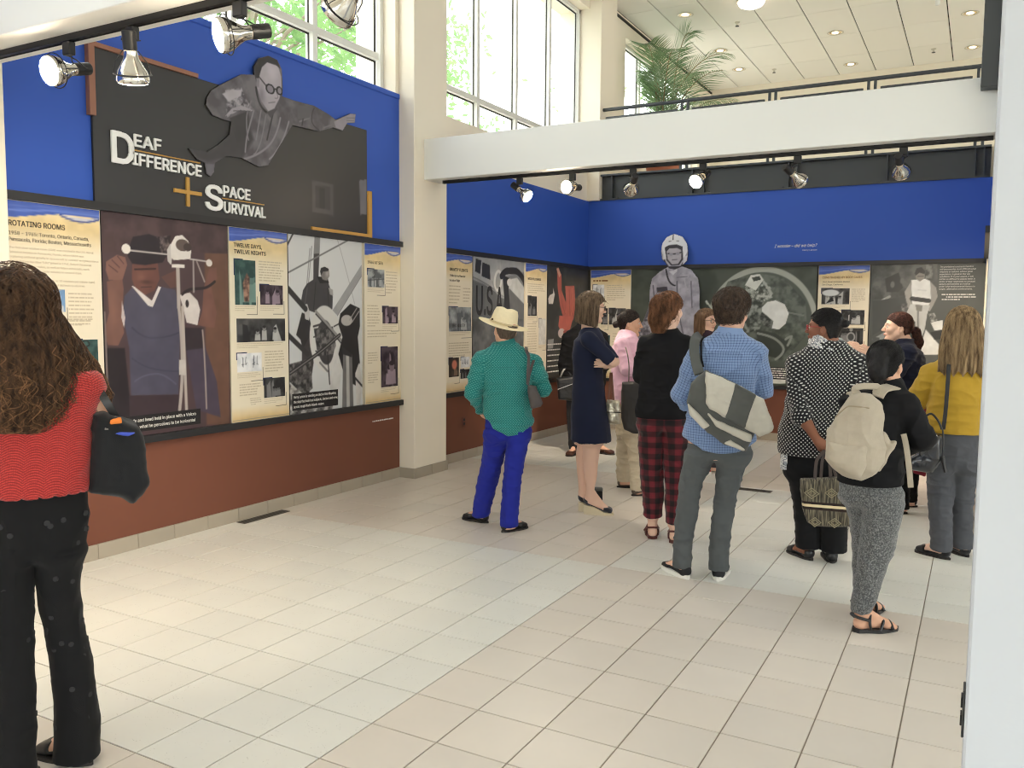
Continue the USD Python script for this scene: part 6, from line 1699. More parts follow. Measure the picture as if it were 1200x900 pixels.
# ---------------- auburn ponytail, plaid trousers
F = setup('plaid', 'person', 'person with auburn ponytail in a black sweater and red and black plaid trousers', SK_PALE, .0065, 1.0, (.45, .89, 0))
F.foot('L', *D['plaid']['feet']['L']); F.foot('R', *D['plaid']['feet']['R'])
F.body()
F.top('sweater', M_blackcloth, .885, .014, {'L': ((.064, .055, .042), 1.95), 'R': ((.064, .055, .042), 1.95)}, fold=.008, freq=(8, 8, 11), seed=31)
g, v, f = F.bottoms('trousers', M_blackcloth, .155, .135, .98, .010, fold=.009, seed=17, freq=(10, 10, 9))
retex(F, g, (v, f), m_plaid(), F.leg_uv(v))
for s_ in 'LR':
    sandal(F, s_, mat('oxblood_leather', (84, 38, 34), .5))
M_h6 = hair_mat('auburn_hair', (72, 48, 34), (150, 104, 74), scale=(40, 40, 12))


def tail6(q):
    y0 = q + V(0, .105, -.055)
    d = smin(tied(q, .014), d_cone(q, (0, -.085, .085), (-.004, -.128, .035), .040, .052), .02)
    d = smin(d, d_cone(q, (0, -.128, .030), (-.008, -.130, -.06), .050, .056), .02)
    return smin(d, d_cone(q, (-.008, -.130, -.06), (-.02, -.120, -.125), .052, .030), .02)


F.hair_cap(tail6, M_h6, lo=(-.16, -.25, -.20), hi=(.15, .14, .17), rough=.016, freq=(48, 48, 20))
F.strands(tail6, F.surf_starts(520, lambda v: (v[:, 1] > -.06) & (v[:, 2] > -.05), 5), lambda q: V(0, -.10, .07) - q, 22, .010, M_h6, 'strands', .0022, .008, jitter=.03, seed=3, stop=lambda q: q[:, 1] < -.088)
F.strands(tail6, F.surf_starts(620, lambda v: (v[:, 1] < -.10) & (v[:, 2] > -.02), 6), lambda q: np.stack([q[:, 0] * 4, -.2 + 0 * q[:, 0], -1 + 0 * q[:, 0]], 1), 20, .011, M_h6, 'ponytail_strands', .0024, .026, wave=.7, seed=4, stop=lambda q: q[:, 2] < -.16)

# ---------------- glasses, face between the others
F = setup('glasses', 'person', 'person with glasses and straight brown hair whose face shows between two others', SK_PALE, .009, 1.0, (.78, -.6, -.03))
F.body(head_h=.0045)
F.top('top', solid('plum_knit', (52, 36, 48)), .78, .014, {'L': ((.062, .052, .04), 1.9), 'R': ((.062, .052, .04), 1.9)}, seed=6)
F.bottoms('trousers', solid('dark_grey_trousers', (70, 70, 76)), .06, .05, .95)
for s_ in 'LR':
    shoe(F, s_, 'sneaker', mat('red_canvas', (206, 60, 62), .8), mat('white_rubber', (232, 230, 224), .6))


def straight7(q):
    x, y, z = q[..., 0], q[..., 1], q[..., 2]
    cap = np.maximum(head_core(q) - .014, hairline(q, .078))
    w = np.interp(z, [-.22, -.1, 0, .06], [.10, .10, .092, .08]); dp = np.interp(z, [-.22, -.06, .06], [.07, .095, .10])
    d = smax((np.sqrt((x / w) ** 2 + ((y + .03) / dp) ** 2) - 1) * .085, np.maximum(z - .06, -.21 - z), .02)
    d = np.maximum(d, y - .034)
    return smin(cap, d, .02)


M_h7 = hair_mat('light_brown_hair', (84, 62, 46), (150, 118, 92), scale=(70, 70, 8))
F.hair_cap(straight7, M_h7, lo=(-.14, -.17, -.25), hi=(.14, .14, .16), rough=.004)
F.strands(straight7, F.surf_starts(450, lambda v: v[:, 2] > .0, 5), lambda q: np.stack([q[:, 0] * 6, q[:, 1] * 3 - .1, -.5 - 8 * np.clip(.1 - q[:, 2], 0, 1)], 1), 28, .011, M_h7, 'strands', .0022, .005, seed=3, stop=lambda q: q[:, 2] < -.21)
glasses(F, (52, 30, 26))

# ---------------- man in checked shirt
F = setup('check', 'person', 'person with short dark hair in a blue checked shirt and grey jeans', SK_LIGHT, .0062, 1.03, (.42, .9, 0), radii=(.050, .042, .03),
          hands={'L': ((.4, .85, .1), (-.7, .3, .6), (.6, .8, .5), .6)})
F.body()
g, v, f = F.top('shirt', M_blackcloth, .795, .016, {'L': ((.070, .062, .052), 1.45), 'R': ((.070, .062, .052), 1.45)}, fold=.011, freq=(8, 8, 9), seed=41,
                hem_fn=lambda p: (.80 + .05 * ((p[..., 0] - .1) / .17) ** 2) - p[..., 2])
M_chk = m_uv_check('blue_check', (122, 146, 186), (56, 70, 108), .0155, .20)
retex(F, g, (v, f), M_chk, F.uv(v))
P_, f_ = collar(F, M_chk, .066, .045)
obj('collar', thick(P_, f_), mat('blue_collar', (124, 148, 188), .85), F.root, smooth=40)
for s_ in 'LR':     # rolled cuffs
    e_, d_ = F.arm_cut(s_, 1.42)
    R_ = frame_to(d_)
    m_ = MB().lathe([(.046, -.035), (.056, -.03), (.058, -.012), (.054, -.002), (.060, .004), (.060, .024), (.055, .032), (.046, .034)], 22, e_, d_).get()
    vv, ff = m_; ff = np.vstack([ff]); vv = folds(vv, ff, .006, (30, 30, 30), 3)
    obj('rolled_cuff', (vv, ff), mat('blue_collar', (124, 148, 188), .85), F.root, smooth=True)
F.bottoms('jeans', solid('grey_denim', (86, 90, 92), .85, bump=.25, bscale=500), .06, .055, .86, .001, k=.005, fold=.0075, seed=23, freq=(11, 11, 13))
M_rub = mat('white_rubber', (232, 230, 224), .6)
for s_ in 'LR':
    shoe(F, s_, 'sneaker', mat('black_canvas', (26, 26, 30), .85), M_rub)


def short8(q):
    x, y, z = q[..., 0], q[..., 1], q[..., 2]
    t = .016 + .014 * np.clip((z - .02) / .06, 0, 1)
    return np.maximum(head_core(q) - t, hairline(q, .075, nape=-.062))


M_h8 = hair_mat('dark_brown_hair', (36, 28, 24), (84, 66, 54), scale=(70, 70, 30))
F.hair_cap(short8, M_h8, rough=.010, freq=(70, 70, 40))
F.strands(short8, F.surf_starts(1500, lambda v: v[:, 2] > -.06, 5), lambda q: np.stack([q[:, 0] * 5 + .2, q[:, 1] * 5 + .15, -.6 - 2 * np.clip(.1 - q[:, 2], 0, 1)], 1), 6, .008, M_h8, 'strands', .0024, .010, jitter=.5, seed=3)

# ---------------- black and white dotted tunic
F = setup('polka', 'person', 'person in a black tunic with white dots, floral scarf and black trousers, hands clasped behind', SK_BROWN, .0065, 1.02, (-.97, .22, .02),
          hands={'L': ((.75, -.15, -.55), (-.2, -.95, .1), (.55, .7, .4), .7), 'R': ((-.7, -.2, -.5), (.2, -.95, .1), (.55, .7, .4), .7)})
F.brow = (20, 15, 14); F.iris = (40, 26, 18)
F.body()
g, v, f = F.top('tunic', M_blackcloth, .70, .016, {'L': ((.078, .068, .058), 1.05), 'R': ((.078, .068, .058), 1.05)}, fold=.011, freq=(8, 8, 7), seed=51)
M_pol = m_uv_dots('black_white_dots', (24, 24, 28), (210, 210, 206), .0185, .225, .785)
retex(F, g, (v, f), M_pol, F.uv(v))


def m_paisley():
    def b(n, L):
        n['mp'] = ('mapping', {'scale': (30, 30, 30)}); n['tc'] = ('texture_coordinate', {}); n['vo'] = ('voronoi_texture', {'scale': 1.0, 'feature': 'distance_to_edge'})
        n['nz'] = ('noise_texture', {'scale': 1.3, 'detail': 3.0, 'distortion': 2.0})
        n['rp'] = ('rgb_ramp', {'ramp': [(.40, tuple(lin((240, 240, 236)))), (.5, tuple(lin((150, 155, 165)))), (.56, tuple(lin((46, 50, 62)))), (.62, tuple(lin((235, 235, 230))))]})
        L += [('tc.object', 'mp.vector'), ('mp.vector', 'nz.vector'), ('nz.fac', 'rp.fac')]
        return 'rp.color'
    return uvmat('paisley_print', b)


hemrows = [(.60, -.208, -.01, .032, .08), (.68, -.204, -.01, .034, .09), (.76, -.185, -.01, .03, .09)]
Fd = Field((-.26, -.2, .59), (-.05, .16, .80), .006).loft(Loft(hemrows))
v, f = Fd.mesh(); obj('paisley_underlayer', (folds(v, f, .006, (12, 12, 4), 3), f), m_paisley(), F.root, smooth=True, label='white paisley layer below the tunic hem')
# scarf: two thick twisted loops round the neck
nb = F.neck; mb = MB()
for k, (rr_, zz_, tw) in enumerate(((.080, -.004, 0.), (.096, -.030, 1.))):
    a = np.linspace(0, 2 * PI, 40)[:-1]
    P_ = np.stack([nb[0] - .01 + rr_ * np.cos(a) * 1.05, nb[1] + rr_ * np.sin(a) * .92, nb[2] + .035 + zz_ + .012 * np.sin(a * 2 + tw) - .02 * np.cos(a + .5)], 1)
    mb.tube(P_, .021 + .005 * np.sin(a * 5 + tw), 12, closed=True)
v, f = mb.get(); obj('scarf', (folds(v, f, .008, (26, 26, 40), 4), f), m_paisley(), F.root, smooth=True, label='grey and white floral scarf')
F.bottoms('trousers', M_trk, .075, .07, .82, .004, fold=.005, seed=3)
for s_ in 'LR':
    shoe(F, s_, 'flat', M_blackleather, M_darksole)
M_h9 = hair_mat('black_hair', (13, 12, 13), (30, 27, 28), scale=(80, 20, 80))
F.hair_cap(lambda q: smin(tied(q, .010), d_ell(q, (0, -.125, .035), (.030, .028, .026)), .010), M_h9, lo=(-.13, -.19, -.14))
F.strands(tied, F.surf_starts(420, lambda v: v[:, 1] > .0, 5), lambda q: V(0, -.115, .035) - q, 20, .010, M_h9, 'strands', .0022, .004, jitter=.02, seed=3, stop=lambda q: q[:, 1] < -.105)
glasses(F, (170, 60, 66))

# ---------------- signing, ponytail
F = setup('signer', 'person', 'person in a navy top with a long dark ponytail, raising both hands to sign', SK_PALE, .0068, 1.03, (-.96, -.22, .06),
          hands={'L': ((-.55, -.2, .8), (.5, -.8, .3), (.3, .5, .4), .3), 'R': ((-.5, .1, .85), (.6, -.75, .2), (.2, .4, .3), .2)})
F.body()
F.top('top', solid('navy_cotton', (30, 34, 54)), .78, .014, {'L': ((.066, .058, .050), 1.35), 'R': ((.066, .058, .050), 1.35)}, fold=.009, seed=61)
F.bottoms('trousers', M_trk, .045, .045, .95)
for s_ in 'LR':
    shoe(F, s_, 'flat', M_blackleather, M_darksole)
M_h10 = hair_mat('dark_auburn_hair', (42, 26, 24), (96, 62, 54), scale=(70, 30, 70))


def tail10(q):
    d = smin(tied(q, .011), d_cone(q, (0, -.10, .0), (0, -.135, -.015), .024, .026), .012)
    d = smin(d, d_cone(q, (0, -.135, -.015), (0, -.155, -.10), .028, .036), .015)
    return smin(d, d_cone(q, (0, -.155, -.10), (0, -.150, -.24), .036, .016), .02)


F.hair_cap(tail10, M_h10, lo=(-.13, -.22, -.29), hi=(.13, .14, .15), rough=.005)
F.strands(tied, F.surf_starts(420, lambda v: v[:, 1] > .0, 5), lambda q: V(0, -.115, .0) - q, 20, .010, M_h10, 'strands', .0022, .004, jitter=.02, seed=3, stop=lambda q: q[:, 1] < -.10)
F.strands(tail10, F.surf_starts(240, lambda v: (v[:, 1] < -.125) & (v[:, 2] > -.06), 6), lambda q: np.stack([q[:, 0] * 3, 0 * q[:, 0], -1 + 0 * q[:, 0]], 1), 20, .011, M_h10, 'ponytail_strands', .0022, .008, seed=4, stop=lambda q: q[:, 2] < -.25)
MB().lathe([(.024, -.006), (.030, 0), (.024, .006)], 14, F.hp((0, -.125, -.005)), F.headM @ V(0, 1, .3)).build('hair_tie', M_blackcloth, F.root)

# ---------------- small person with the backpack
F = setup('pack', 'person', 'person in a black cardigan, grey tweed trousers and black sandals with black hair tied back', SK_TAN, .006, .95, (.36, .93, -.05),
          hands={'R': ((-.6, .75, .15), (.7, .5, .4), (.5, .7, .4), .6)}, radii=(.044, .036, .026))
F.brow = (20, 15, 14)
F.body()
F.top('cardigan', M_blackcloth, .765, .015, {'R': ((.068, .062, .046), 1.75), 'L': ((.068, .062, .046), 1.75)}, fold=.010, freq=(9, 9, 10), seed=71, h=.006)
g, v, f = F.bottoms('trousers', M_blackcloth, .115, .10, .84, .005, fold=.007, seed=29, freq=(10, 10, 10))
retex(F, g, (v, f), m_tweed(), F.leg_uv(v))
for s_ in 'LR':
    sandal(F, s_, M_blackleather)


def bun11(q):
    d = smin(tied(q, .012), d_ell(q, (0, -.100, -.030), (.050, .034, .052)), .025)
    return smin(d, d_cone(q, (0, -.095, -.06), (0, -.085, -.105), .034, .026), .02)


F.hair_cap(bun11, M_h9, lo=(-.14, -.18, -.18), hi=(.14, .14, .16), rough=.006, freq=(50, 50, 30))
F.strands(bun11, F.surf_starts(500, lambda v: v[:, 1] > -.02, 5), lambda q: V(-.01, -.115, -.03) - q, 22, .010, M_h9, 'strands', .0022, .005, jitter=.03, seed=3, stop=lambda q: q[:, 1] < -.10)

# ---------------- mustard top, long blonde hair
F = setup('mustard', 'person', 'person in a mustard yellow top and grey jeans with long blonde hair', SK_PALE, .0065, 1.0, (-.12, .99, -.02),
          hands={'L': ((.5, .8, .1), (-.7, .4, .5), (.6, .8, .5), .6)})
F.body()
M_mus = solid('mustard_crepe', (188, 152, 50), .8, sheen=.15)
F.top('top', M_mus, .845, .016, {'L': ((.072, .070, .078), 1.12), 'R': ((.072, .070, .078), 1.12)}, fold=.010, freq=(8, 8, 10), seed=81)
F.bottoms('jeans', solid('slate_denim', (84, 86, 92), .85, bump=.25, bscale=500), .055, .05, .92, .003, fold=.007, seed=37, freq=(11, 11, 15))
M_suede = mat('black_suede', (20, 20, 23), .9, sheen=.3)
for s_ in 'LR':
    shoe(F, s_, 'flat', M_suede, M_darksole)


def long12(q):
    x, y, z = q[..., 0], q[..., 1], q[..., 2]
    cap = np.maximum(head_core(q) - .020, hairline(q, .078))
    w = np.interp(z, [-.34, -.28, -.15, 0, .06], [.120, .140, .135, .108, .085]); dp = np.interp(z, [-.34, -.2, -.06, .06], [.045, .060, .092, .10])
    cy = np.interp(z, [-.34, -.16, 0], [-.075, -.07, -.03]); cx = np.interp(z, [-.3, 0], [.012, .0])
    d = smax((np.sqrt(((x - cx) / w) ** 2 + ((y - cy) / dp) ** 2) - 1) * .08, np.maximum(z - .06, -.315 - z + .03 * np.abs(np.sin(x * 60))), .02)
    d = np.maximum(d, y - .034)
    return smin(cap, d, .02)


M_h12 = hair_mat('dark_blonde_hair', (98, 76, 54), (196, 168, 128), scale=(60, 60, 6))
F.hair_cap(long12, M_h12, lo=(-.18, -.18, -.36), hi=(.18, .14, .16), rough=.007, freq=(70, 70, 5), h=.006)
F.strands(long12, F.surf_starts(1000, lambda v: v[:, 2] > .0, 5), lambda q: np.stack([q[:, 0] * 4, q[:, 1] * 2 - .12, -.5 - 8 * np.clip(.1 - q[:, 2], 0, 1)], 1), 40, .0115, M_h12, 'strands', .0024, .009, wave=.12, seed=3, stop=lambda q: q[:, 2] < -.325)
# ---------------------------------------------------------------- the exhibition: printed boards, cut-out figures, lettering
def paint(P, base, ops):
    """colours of a flat print at the points P (n, 2), from painted shapes"""
    C = np.repeat(np.array([base], float), len(P), 0)
    P3 = np.concatenate([P, np.zeros((len(P), 1))], 1)
    for o in ops:
        k = o[0]
        if k in 'pt':
            poly = np.array(o[-1], float); soft = o[2] if k == 'p' else .008
            lo, hi = poly.min(0) - soft, poly.max(0) + soft
            m = np.nonzero(((P > lo) & (P < hi)).all(1))[0]
            if not len(m):
                continue
            q = P[m]; ins = np.zeros(len(m), bool); dd = np.full(len(m), 9.)
            for a, b in zip(poly, np.roll(poly, -1, 0)):
                c = (a[1] > q[:, 1]) != (b[1] > q[:, 1])
                ins ^= c & (q[:, 0] < (b[0] - a[0]) * (q[:, 1] - a[1]) / (b[1] - a[1] + 1e-12) + a[0])
                e = b - a; t = np.clip(((q - a) @ e) / max(e @ e, 1e-12), 0, 1)
                dd = np.minimum(dd, NRM(q - a - t[:, None] * e, axis=1))
            w = np.clip(.5 + np.where(ins, dd, -dd) / (soft + 1e-6), 0, 1)[:, None]
            if k == 'p':
                f = .93 + .14 * meshkit.fbm(P3[m] * 14 + 3, 3, 2)
                col = np.array(o[1], float)[None] * f[:, None]
            else:
                f = meshkit.fbm(P3[m] * o[3], 4, o[4])
                f = np.clip((f - .32) / .36, 0, 1)
                col = np.array(o[1], float) + (np.array(o[2], float) - np.array(o[1], float)) * f[:, None]
            C[m] = C[m] * (1 - w) + w * col
        elif k == 's':
            pts = np.array(o[3], float)
            if len(pts) > 2:
                t = np.linspace(0, len(pts) - 1, 8 * len(pts)); pts = PchipInterpolator(np.arange(len(pts)), pts)(t)
            d = np.full(len(P), 9.)
            for a, b in zip(pts[:-1], pts[1:]):
                e = b - a; t = np.clip(((P - a) @ e) / max(e @ e, 1e-12), 0, 1)
                d = np.minimum(d, NRM(P - a - t[:, None] * e, axis=1))
            w = np.clip(.5 + (o[2] * .5 - d) / .006, 0, 1)[:, None]
            C = C * (1 - w) + w * np.array(o[1], float)
        else:
            a, z, ra, rz, ang = o[3]
            c, s_ = math.cos(ang), math.sin(ang)
            u, v = P[:, 0] - a, P[:, 1] - z
            u, v = u * c + v * s_, -u * s_ + v * c
            r = np.sqrt((u / max(ra, .001)) ** 2 + (v / max(rz, .001)) ** 2)
            w = (np.exp(-r * r * 1.2) * o[2]) if k == 'g' else np.clip(.5 + (1 - r) * min(ra, rz) / max(o[2], .002), 0, 1)
            C = C * (1 - w[:, None]) + w[:, None] * np.array(o[1], float)
    return lin(np.clip(12 + C * .95, 0, 255))


M_print = mat('print', attr=True, rough=.38, spec=.35)
M_print_matt = mat('print_matt', attr=True, rough=.6, spec=.3)
M_edge = mat('board_edge', (40, 38, 38), .6)
M_ink = mat('dark_ink', (58, 50, 44), .7)
M_greyink = mat('grey_ink', (204, 191, 167), .8)
M_whiteink = mat('white_ink', (232, 230, 226), .7)
M_letter = mat('white_letter', (240, 240, 240), .5)
M_gold = mat('gold_trim', (196, 150, 74), .5)
M_copper = mat('copper_trim', (146, 100, 80), .5)
WALL = {'L': (np.array([[0, 0, 1.], [1, 0, 0], [0, 1, 0]]), V(XL, 0, 0)), 'B': (np.array([[1., 0, 0], [0, 0, -1], [0, 1, 0]]), V(0, YB, 0)),
        'R': (np.array([[0, 0, -1.], [-1, 0, 0], [0, 1, 0]]), V(.05, 0, 0))}


def on_wall(k, pts):
    M, o = WALL[k]
    return np.asarray(pts, float) @ M.T + o


def wbox(k, a0, a1, z0, z1, d0, d1, mb=None):
    mb = mb or MB()
    v = on_wall(k, [(a, z, d) for a in (a0, a1) for z in (z0, z1) for d in (d0, d1)])
    f = BOXF if np.linalg.det(WALL[k][0]) > 0 else BOXF[:, ::-1]
    return mb.add(v, f)


def grid_print(k, a0, a1, z0, z1, d, res, base, ops, parent, name='print', outline=None, m=None):
    n, mz = max(2, int(round((a1 - a0) / res)) + 1), max(2, int(round((z1 - z0) / res)) + 1)
    A, Z = np.meshgrid(np.linspace(a0, a1, n), np.linspace(z0, z1, mz), indexing='ij')
    P = np.stack([A.ravel(), Z.ravel()], 1)
    i = np.arange(n * mz).reshape(n, mz)
    q = np.stack([i[:-1, :-1], i[1:, :-1], i[1:, 1:], i[:-1, 1:]], -1).reshape(-1, 4)
    f = np.vstack([q[:, [0, 1, 2]], q[:, [0, 2, 3]]])
    if outline is not None:
        import shapely
        c = P[f].mean(1); pg = Polygon(outline).buffer(0)
        f = f[shapely.contains_xy(pg, c[:, 0], c[:, 1])]
        u = np.unique(f); mp = np.full(len(P), -1); mp[u] = np.arange(len(u)); P = P[u]; f = mp[f]
    col = paint(P, base, ops)
    v = on_wall(k, np.concatenate([P, np.full((len(P), 1), d)], 1))
    if k == 'R':
        f = f[:, ::-1] if False else f
    return obj(name, (v, f), m or M_print, parent, smooth=True, col=col)


def lettering(k, text, h, a, z, d, m, parent, name='lettering', width=None, bold=False, slant=0., depth=.0012, right=False, squeeze=None):
    t = meshkit.text_mesh(text, h, depth, bold)
    v = np.array(t.vertices)
    w = v[:, 0].max() - v[:, 0].min()
    sx = (width / w) if width else (squeeze or 1.)
    v[:, 0] *= sx
    v[:, 0] += v[:, 1] * slant
    if right:
        v[:, 0] -= v[:, 0].max()
    v = on_wall(k, np.stack([v[:, 0] + a, v[:, 1] + z, v[:, 2] + d], 1))
    return obj(name, (v, np.array(t.faces)), m, parent)


def text_lines(k, a0, a1, z_top, z_bot, n, d, parent, m=None, seed=0, hgt=None, ragged=.18, right=False):
    """body copy too small to read in the photograph: rows of word-sized marks"""
    r = random.Random(seed)
    mb = MB(); pitch = (z_top - z_bot) / n; h = hgt or pitch * .38
    for i in range(n):
        z = z_top - (i + .6) * pitch
        end = a1 - (r.random() * ragged if not right else 0) * (a1 - a0); a = a0 + (r.random() * ragged * (a1 - a0) if right else 0)
        if i == n - 1:
            end = a0 + (a1 - a0) * r.uniform(.4, .8)
        while a < end:
            w = min(r.choice((.5, .9, 1.4, 2.0, 2.6)) * h * 1.6, end - a)
            if w > h * .4:
                wbox(k, a, a + w, z, z + h, d, d + .0006, mb)
            a += w + h * .55
    if mb.n:
        return mb.build('text_lines', m or M_greyink, parent, kind='stuff')


def wave_panel(k, name, label, a0, a1, z0, z1, d0=.012, thick_=.012, group=None, res=.009):
    """cream text board with a blue wave across its head"""
    t = thing(name, label, 'panel', (0, 0, 0), 0, group)
    wbox(k, a0, a1, z0, z1, .003, d0 + thick_ - .001).build('board', mat('cream_edge', (226, 216, 196), .6), t)
    w = a1 - a0; h = z1 - z0
    cream, blue, lt = (236, 225, 202), (62, 90, 180), (96, 122, 204)
    u = np.linspace(0, 1, 22)
    bot = z1 - h * (.058 + .016 * np.cos(u * PI * 1.35 + .15) - .010 * u)
    wave = [(a0 - .02, z1 + .02)] + [(a0 + w * x, b) for x, b in zip(u, bot)] + [(a1 + .02, z1 + .02)]
    sw = [(a0 + w * x, z1 - h * (.040 + .020 * math.sin((x - .62) / .38 * PI))) for x in np.linspace(.62, 1, 8)] + [(a0 + w * x, z1 - h * (.038 + .004 * math.sin((x - .62) / .38 * PI))) for x in np.linspace(1, .62, 8)]
    ops = [('p', (224, 200, 148), h * .10, [(a0 - .1, z1 - h * .02), (a1 + .1, z1 - h * .02), (a1 + .1, z1 - h * .15), (a0 - .1, z1 - h * .13)]),
           ('p', (214, 178, 112), h * .09, [(a0 - .1, z0 - .2), (a1 + .1, z0 - .2), (a1 + .1, z0 + h * .035), (a0 - .1, z0 + h * .035)]),
           ('p', blue, .004, wave), ('s', lt, .012, [(a0 + w * x, z1 - h * (.032 + .010 * math.cos(x * 4))) for x in (0, .3, .6, 1)]), ('s', (82, 106, 190), .008, [(a0 + w * x, z1 - h * (.02 + .008 * math.cos(x * 4 + .5))) for x in (0, .3, .6, 1)]),
           ('p', (196, 196, 206), .004, sw), ('s', (44, 62, 140), .010, [(a0 + w * x, z1 - h * (.040 + .020 * math.sin((x - .60) / .4 * PI))) for x in (.60, .7, .8, .9, 1)])]
    grid_print(k, a0 + .004, a1 - .004, z0 + .004, z1 - .004, d0 + thick_, res, cream, ops, t)
    wbox(k, a0 + .01, a1 - .004, z0 + .012, z0 + .017, d0 + thick_ + .0002, d0 + thick_ + .001).build('foot_line', mat('thin_grey_rule', (170, 160, 140), .7), t)
    return t


PHOTO = {'bw': ((34, 34, 36), (176, 176, 176)), 'dark': ((26, 26, 28), (120, 120, 122)), 'purple': ((38, 28, 38), (150, 132, 146)), 'teal': ((34, 62, 62), (110, 140, 134)), 'brown': ((40, 34, 30), (120, 96, 80)),
         'draw': ((214, 216, 220), (240, 240, 242)), 'pale': ((208, 206, 200), (228, 226, 220)), 'grey': ((88, 92, 96), (168, 172, 174))}


def small_photo(k, a0, a1, z0, z1, style, seed, parent, d=.0252, extra=(), tab=True, caption=True, res=None):
    r = random.Random(seed); w, h = a1 - a0, z1 - z0
    lo, hi = PHOTO[style]
    rect = [(a0 - .05, z0 - .05), (a1 + .05, z0 - .05), (a1 + .05, z1 + .05), (a0 - .05, z1 + .05)]
    ops = [('t', lo, hi if style in ('draw', 'pale', 'grey') else tuple((2 * a + b) / 3 for a, b in zip(lo, hi)), 9 / w * .5, seed, rect)]
    if style == 'draw':
        for _ in range(7):
            x = a0 + w * r.uniform(.12, .9)
            ops.append(('s', (70, 74, 82), .004, [(x, z0 + h * r.uniform(.2, .4)), (x + w * r.uniform(-.03, .03), z0 + h * .55), (x, z0 + h * r.uniform(.6, .85))]))
            ops.append(('s', (90, 94, 102), .004, [(x - w * .03, z0 + h * .4), (x + w * .03, z0 + h * r.uniform(.35, .5))]))
    elif style != 'pale':
        for _ in range(3):
            x = a0 + w * r.uniform(.1, .8); ops.append(('p', lo if r.random() < .5 else hi, .006, [(x, z0 - .01), (x + w * r.uniform(.06, .2), z0 - .01), (x + w * r.uniform(.05, .16), z0 + h * r.uniform(.4, 1)), (x, z0 + h * r.uniform(.4, .9))]))
        for _ in range(2 + (w > h)):
            x = a0 + w * r.uniform(.2, .8); y = z0 + h * r.uniform(.40, .66); s_ = h * r.uniform(.09, .14)
            ops += [('p', hi, .006, [(x - s_ * 1.3, z0 + h * .06), (x + s_ * 1.3, z0 + h * .06), (x + s_ * 1.1, y - s_ * .6), (x - s_ * 1.1, y - s_ * .6)]), ('e', tuple(.7 * b + .3 * a for a, b in zip(lo, hi)), .004, (x, y, s_ * .8, s_, 0)), ('e', lo, .004, (x, y + s_ * .6, s_ * .8, s_ * .5, 0))]
    ops += list(extra)
    p = UsdGeom.Xform.Define(stage, pathof(parent) + '/' + numbered(pathof(parent), 'photo')).GetPrim()
    grid_print(k, a0, a1, z0, z1, d, res or max(.005, min(w, h) / 34), lo, ops, p, m=M_print_matt)
    if tab:  # dark L-lines drawn as the drop shadow of each framed print
        wbox(k, a0 - .006, a0 + w * .4, z1, z1 + .007, d, d + .0004).build('corner_tab', mat('navy_shadow_line', (40, 46, 86), .7), p)
        wbox(k, a0 - .008, a0, z1 - h * .35, z1 + .007, d, d + .0004).build('corner_tab', mat('navy_shadow_line', (40, 46, 86), .7), p)
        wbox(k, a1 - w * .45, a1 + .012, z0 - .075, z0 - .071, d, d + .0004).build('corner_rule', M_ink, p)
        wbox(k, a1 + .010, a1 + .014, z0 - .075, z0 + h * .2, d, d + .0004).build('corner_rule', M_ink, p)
    if caption:
        text_lines(k, a0, a1, z0 - .006, z0 - .05, 3, d - .0004, parent, seed=seed + 50, hgt=.005)
    return p


DZ = .0245
# rails above and below the boards
tr = thing('trim_2', kind='structure')
for k, (a0, a1) in {'L': (2.82, 6.70)}.items():
    wbox(k, a0, a1, 2.235, 2.285, 0, .05).build('top_rail', M_black, tr)
    wbox(k, a0, a1, .715, .765, 0, .05).build('bottom_ledge', M_black, tr)
wbox('L', 7.24, YB, 2.235, 2.285, 0, .05).build('top_rail', M_black, tr)
wbox('L', 7.24, YB, .715, .765, 0, .05).build('bottom_ledge', M_black, tr)
wbox('B', XL + .05, .05, 2.235, 2.285, 0, .05).build('top_rail', M_black, tr)
wbox('B', XL + .05, .05, .675, .715, 0, .05).build('bottom_ledge', M_black, tr)
wbox('R', -YB + .05, -7.24, 2.235, 2.285, 0, .05).build('top_rail', M_black, tr)
wbox('R', -YB + .05, -7.24, .675, .715, 0, .05).build('bottom_ledge', M_black, tr)


def photo_board(k, label, art, a0, a1, z0, z1, base, res, outline=None):
    t = thing('photo_panel', label, 'panel')
    wbox(k, a0, a1, z0, z1, .003, DZ - .001).build('board', M_edge, t)
    grid_print(k, a0 + .002, a1 - .002, z0 + .002, z1 - .002, DZ, res, base, ART[art], t)
    return t


# --- left wall, first bay
t = wave_panel('L', 'text_panel', 'cream text panel headed Rotating Rooms, behind the long curly hair', 2.83, 3.49, .765, 2.235)
lettering('L', 'ROTATING ROOMS', .030, 2.905, 2.088, DZ, M_ink, t, width=.345, bold=True)
lettering('L', '1958 - 1965: Toronto, Ontario, Canada,', .021, 2.905, 2.036, DZ, M_ink, t, width=.50)
lettering('L', 'Pensacola, Florida; Boston, Massachusetts', .021, 2.905, 2.000, DZ, M_ink, t, width=.515)
for i, s_ in enumerate(('The first slow rotation room (SRR) was created in the U.S. Naval', 'School of Aviation in Pensacola, Florida, where NASA was', 'exploring artificial gravity in spacecraft to counter weightlessness', 'issues. Before the other "LDs" joined in 1961, Robert Greenmun', 'and a team of Navy males, as well as future astronauts, each', '"lived" lasting from a couple minutes to several days.', '', 'The room spun at speeds as high as 10 rotations per minute (rpm).', 'The participants worked, slept, and did tests to observe', 'how their bodies adapted to rotation.')):
    if s_:
        lettering('L', s_, .0125, 2.905, 1.957 - i * .0262, DZ, M_greyink, t, width=.0083 * len(s_))
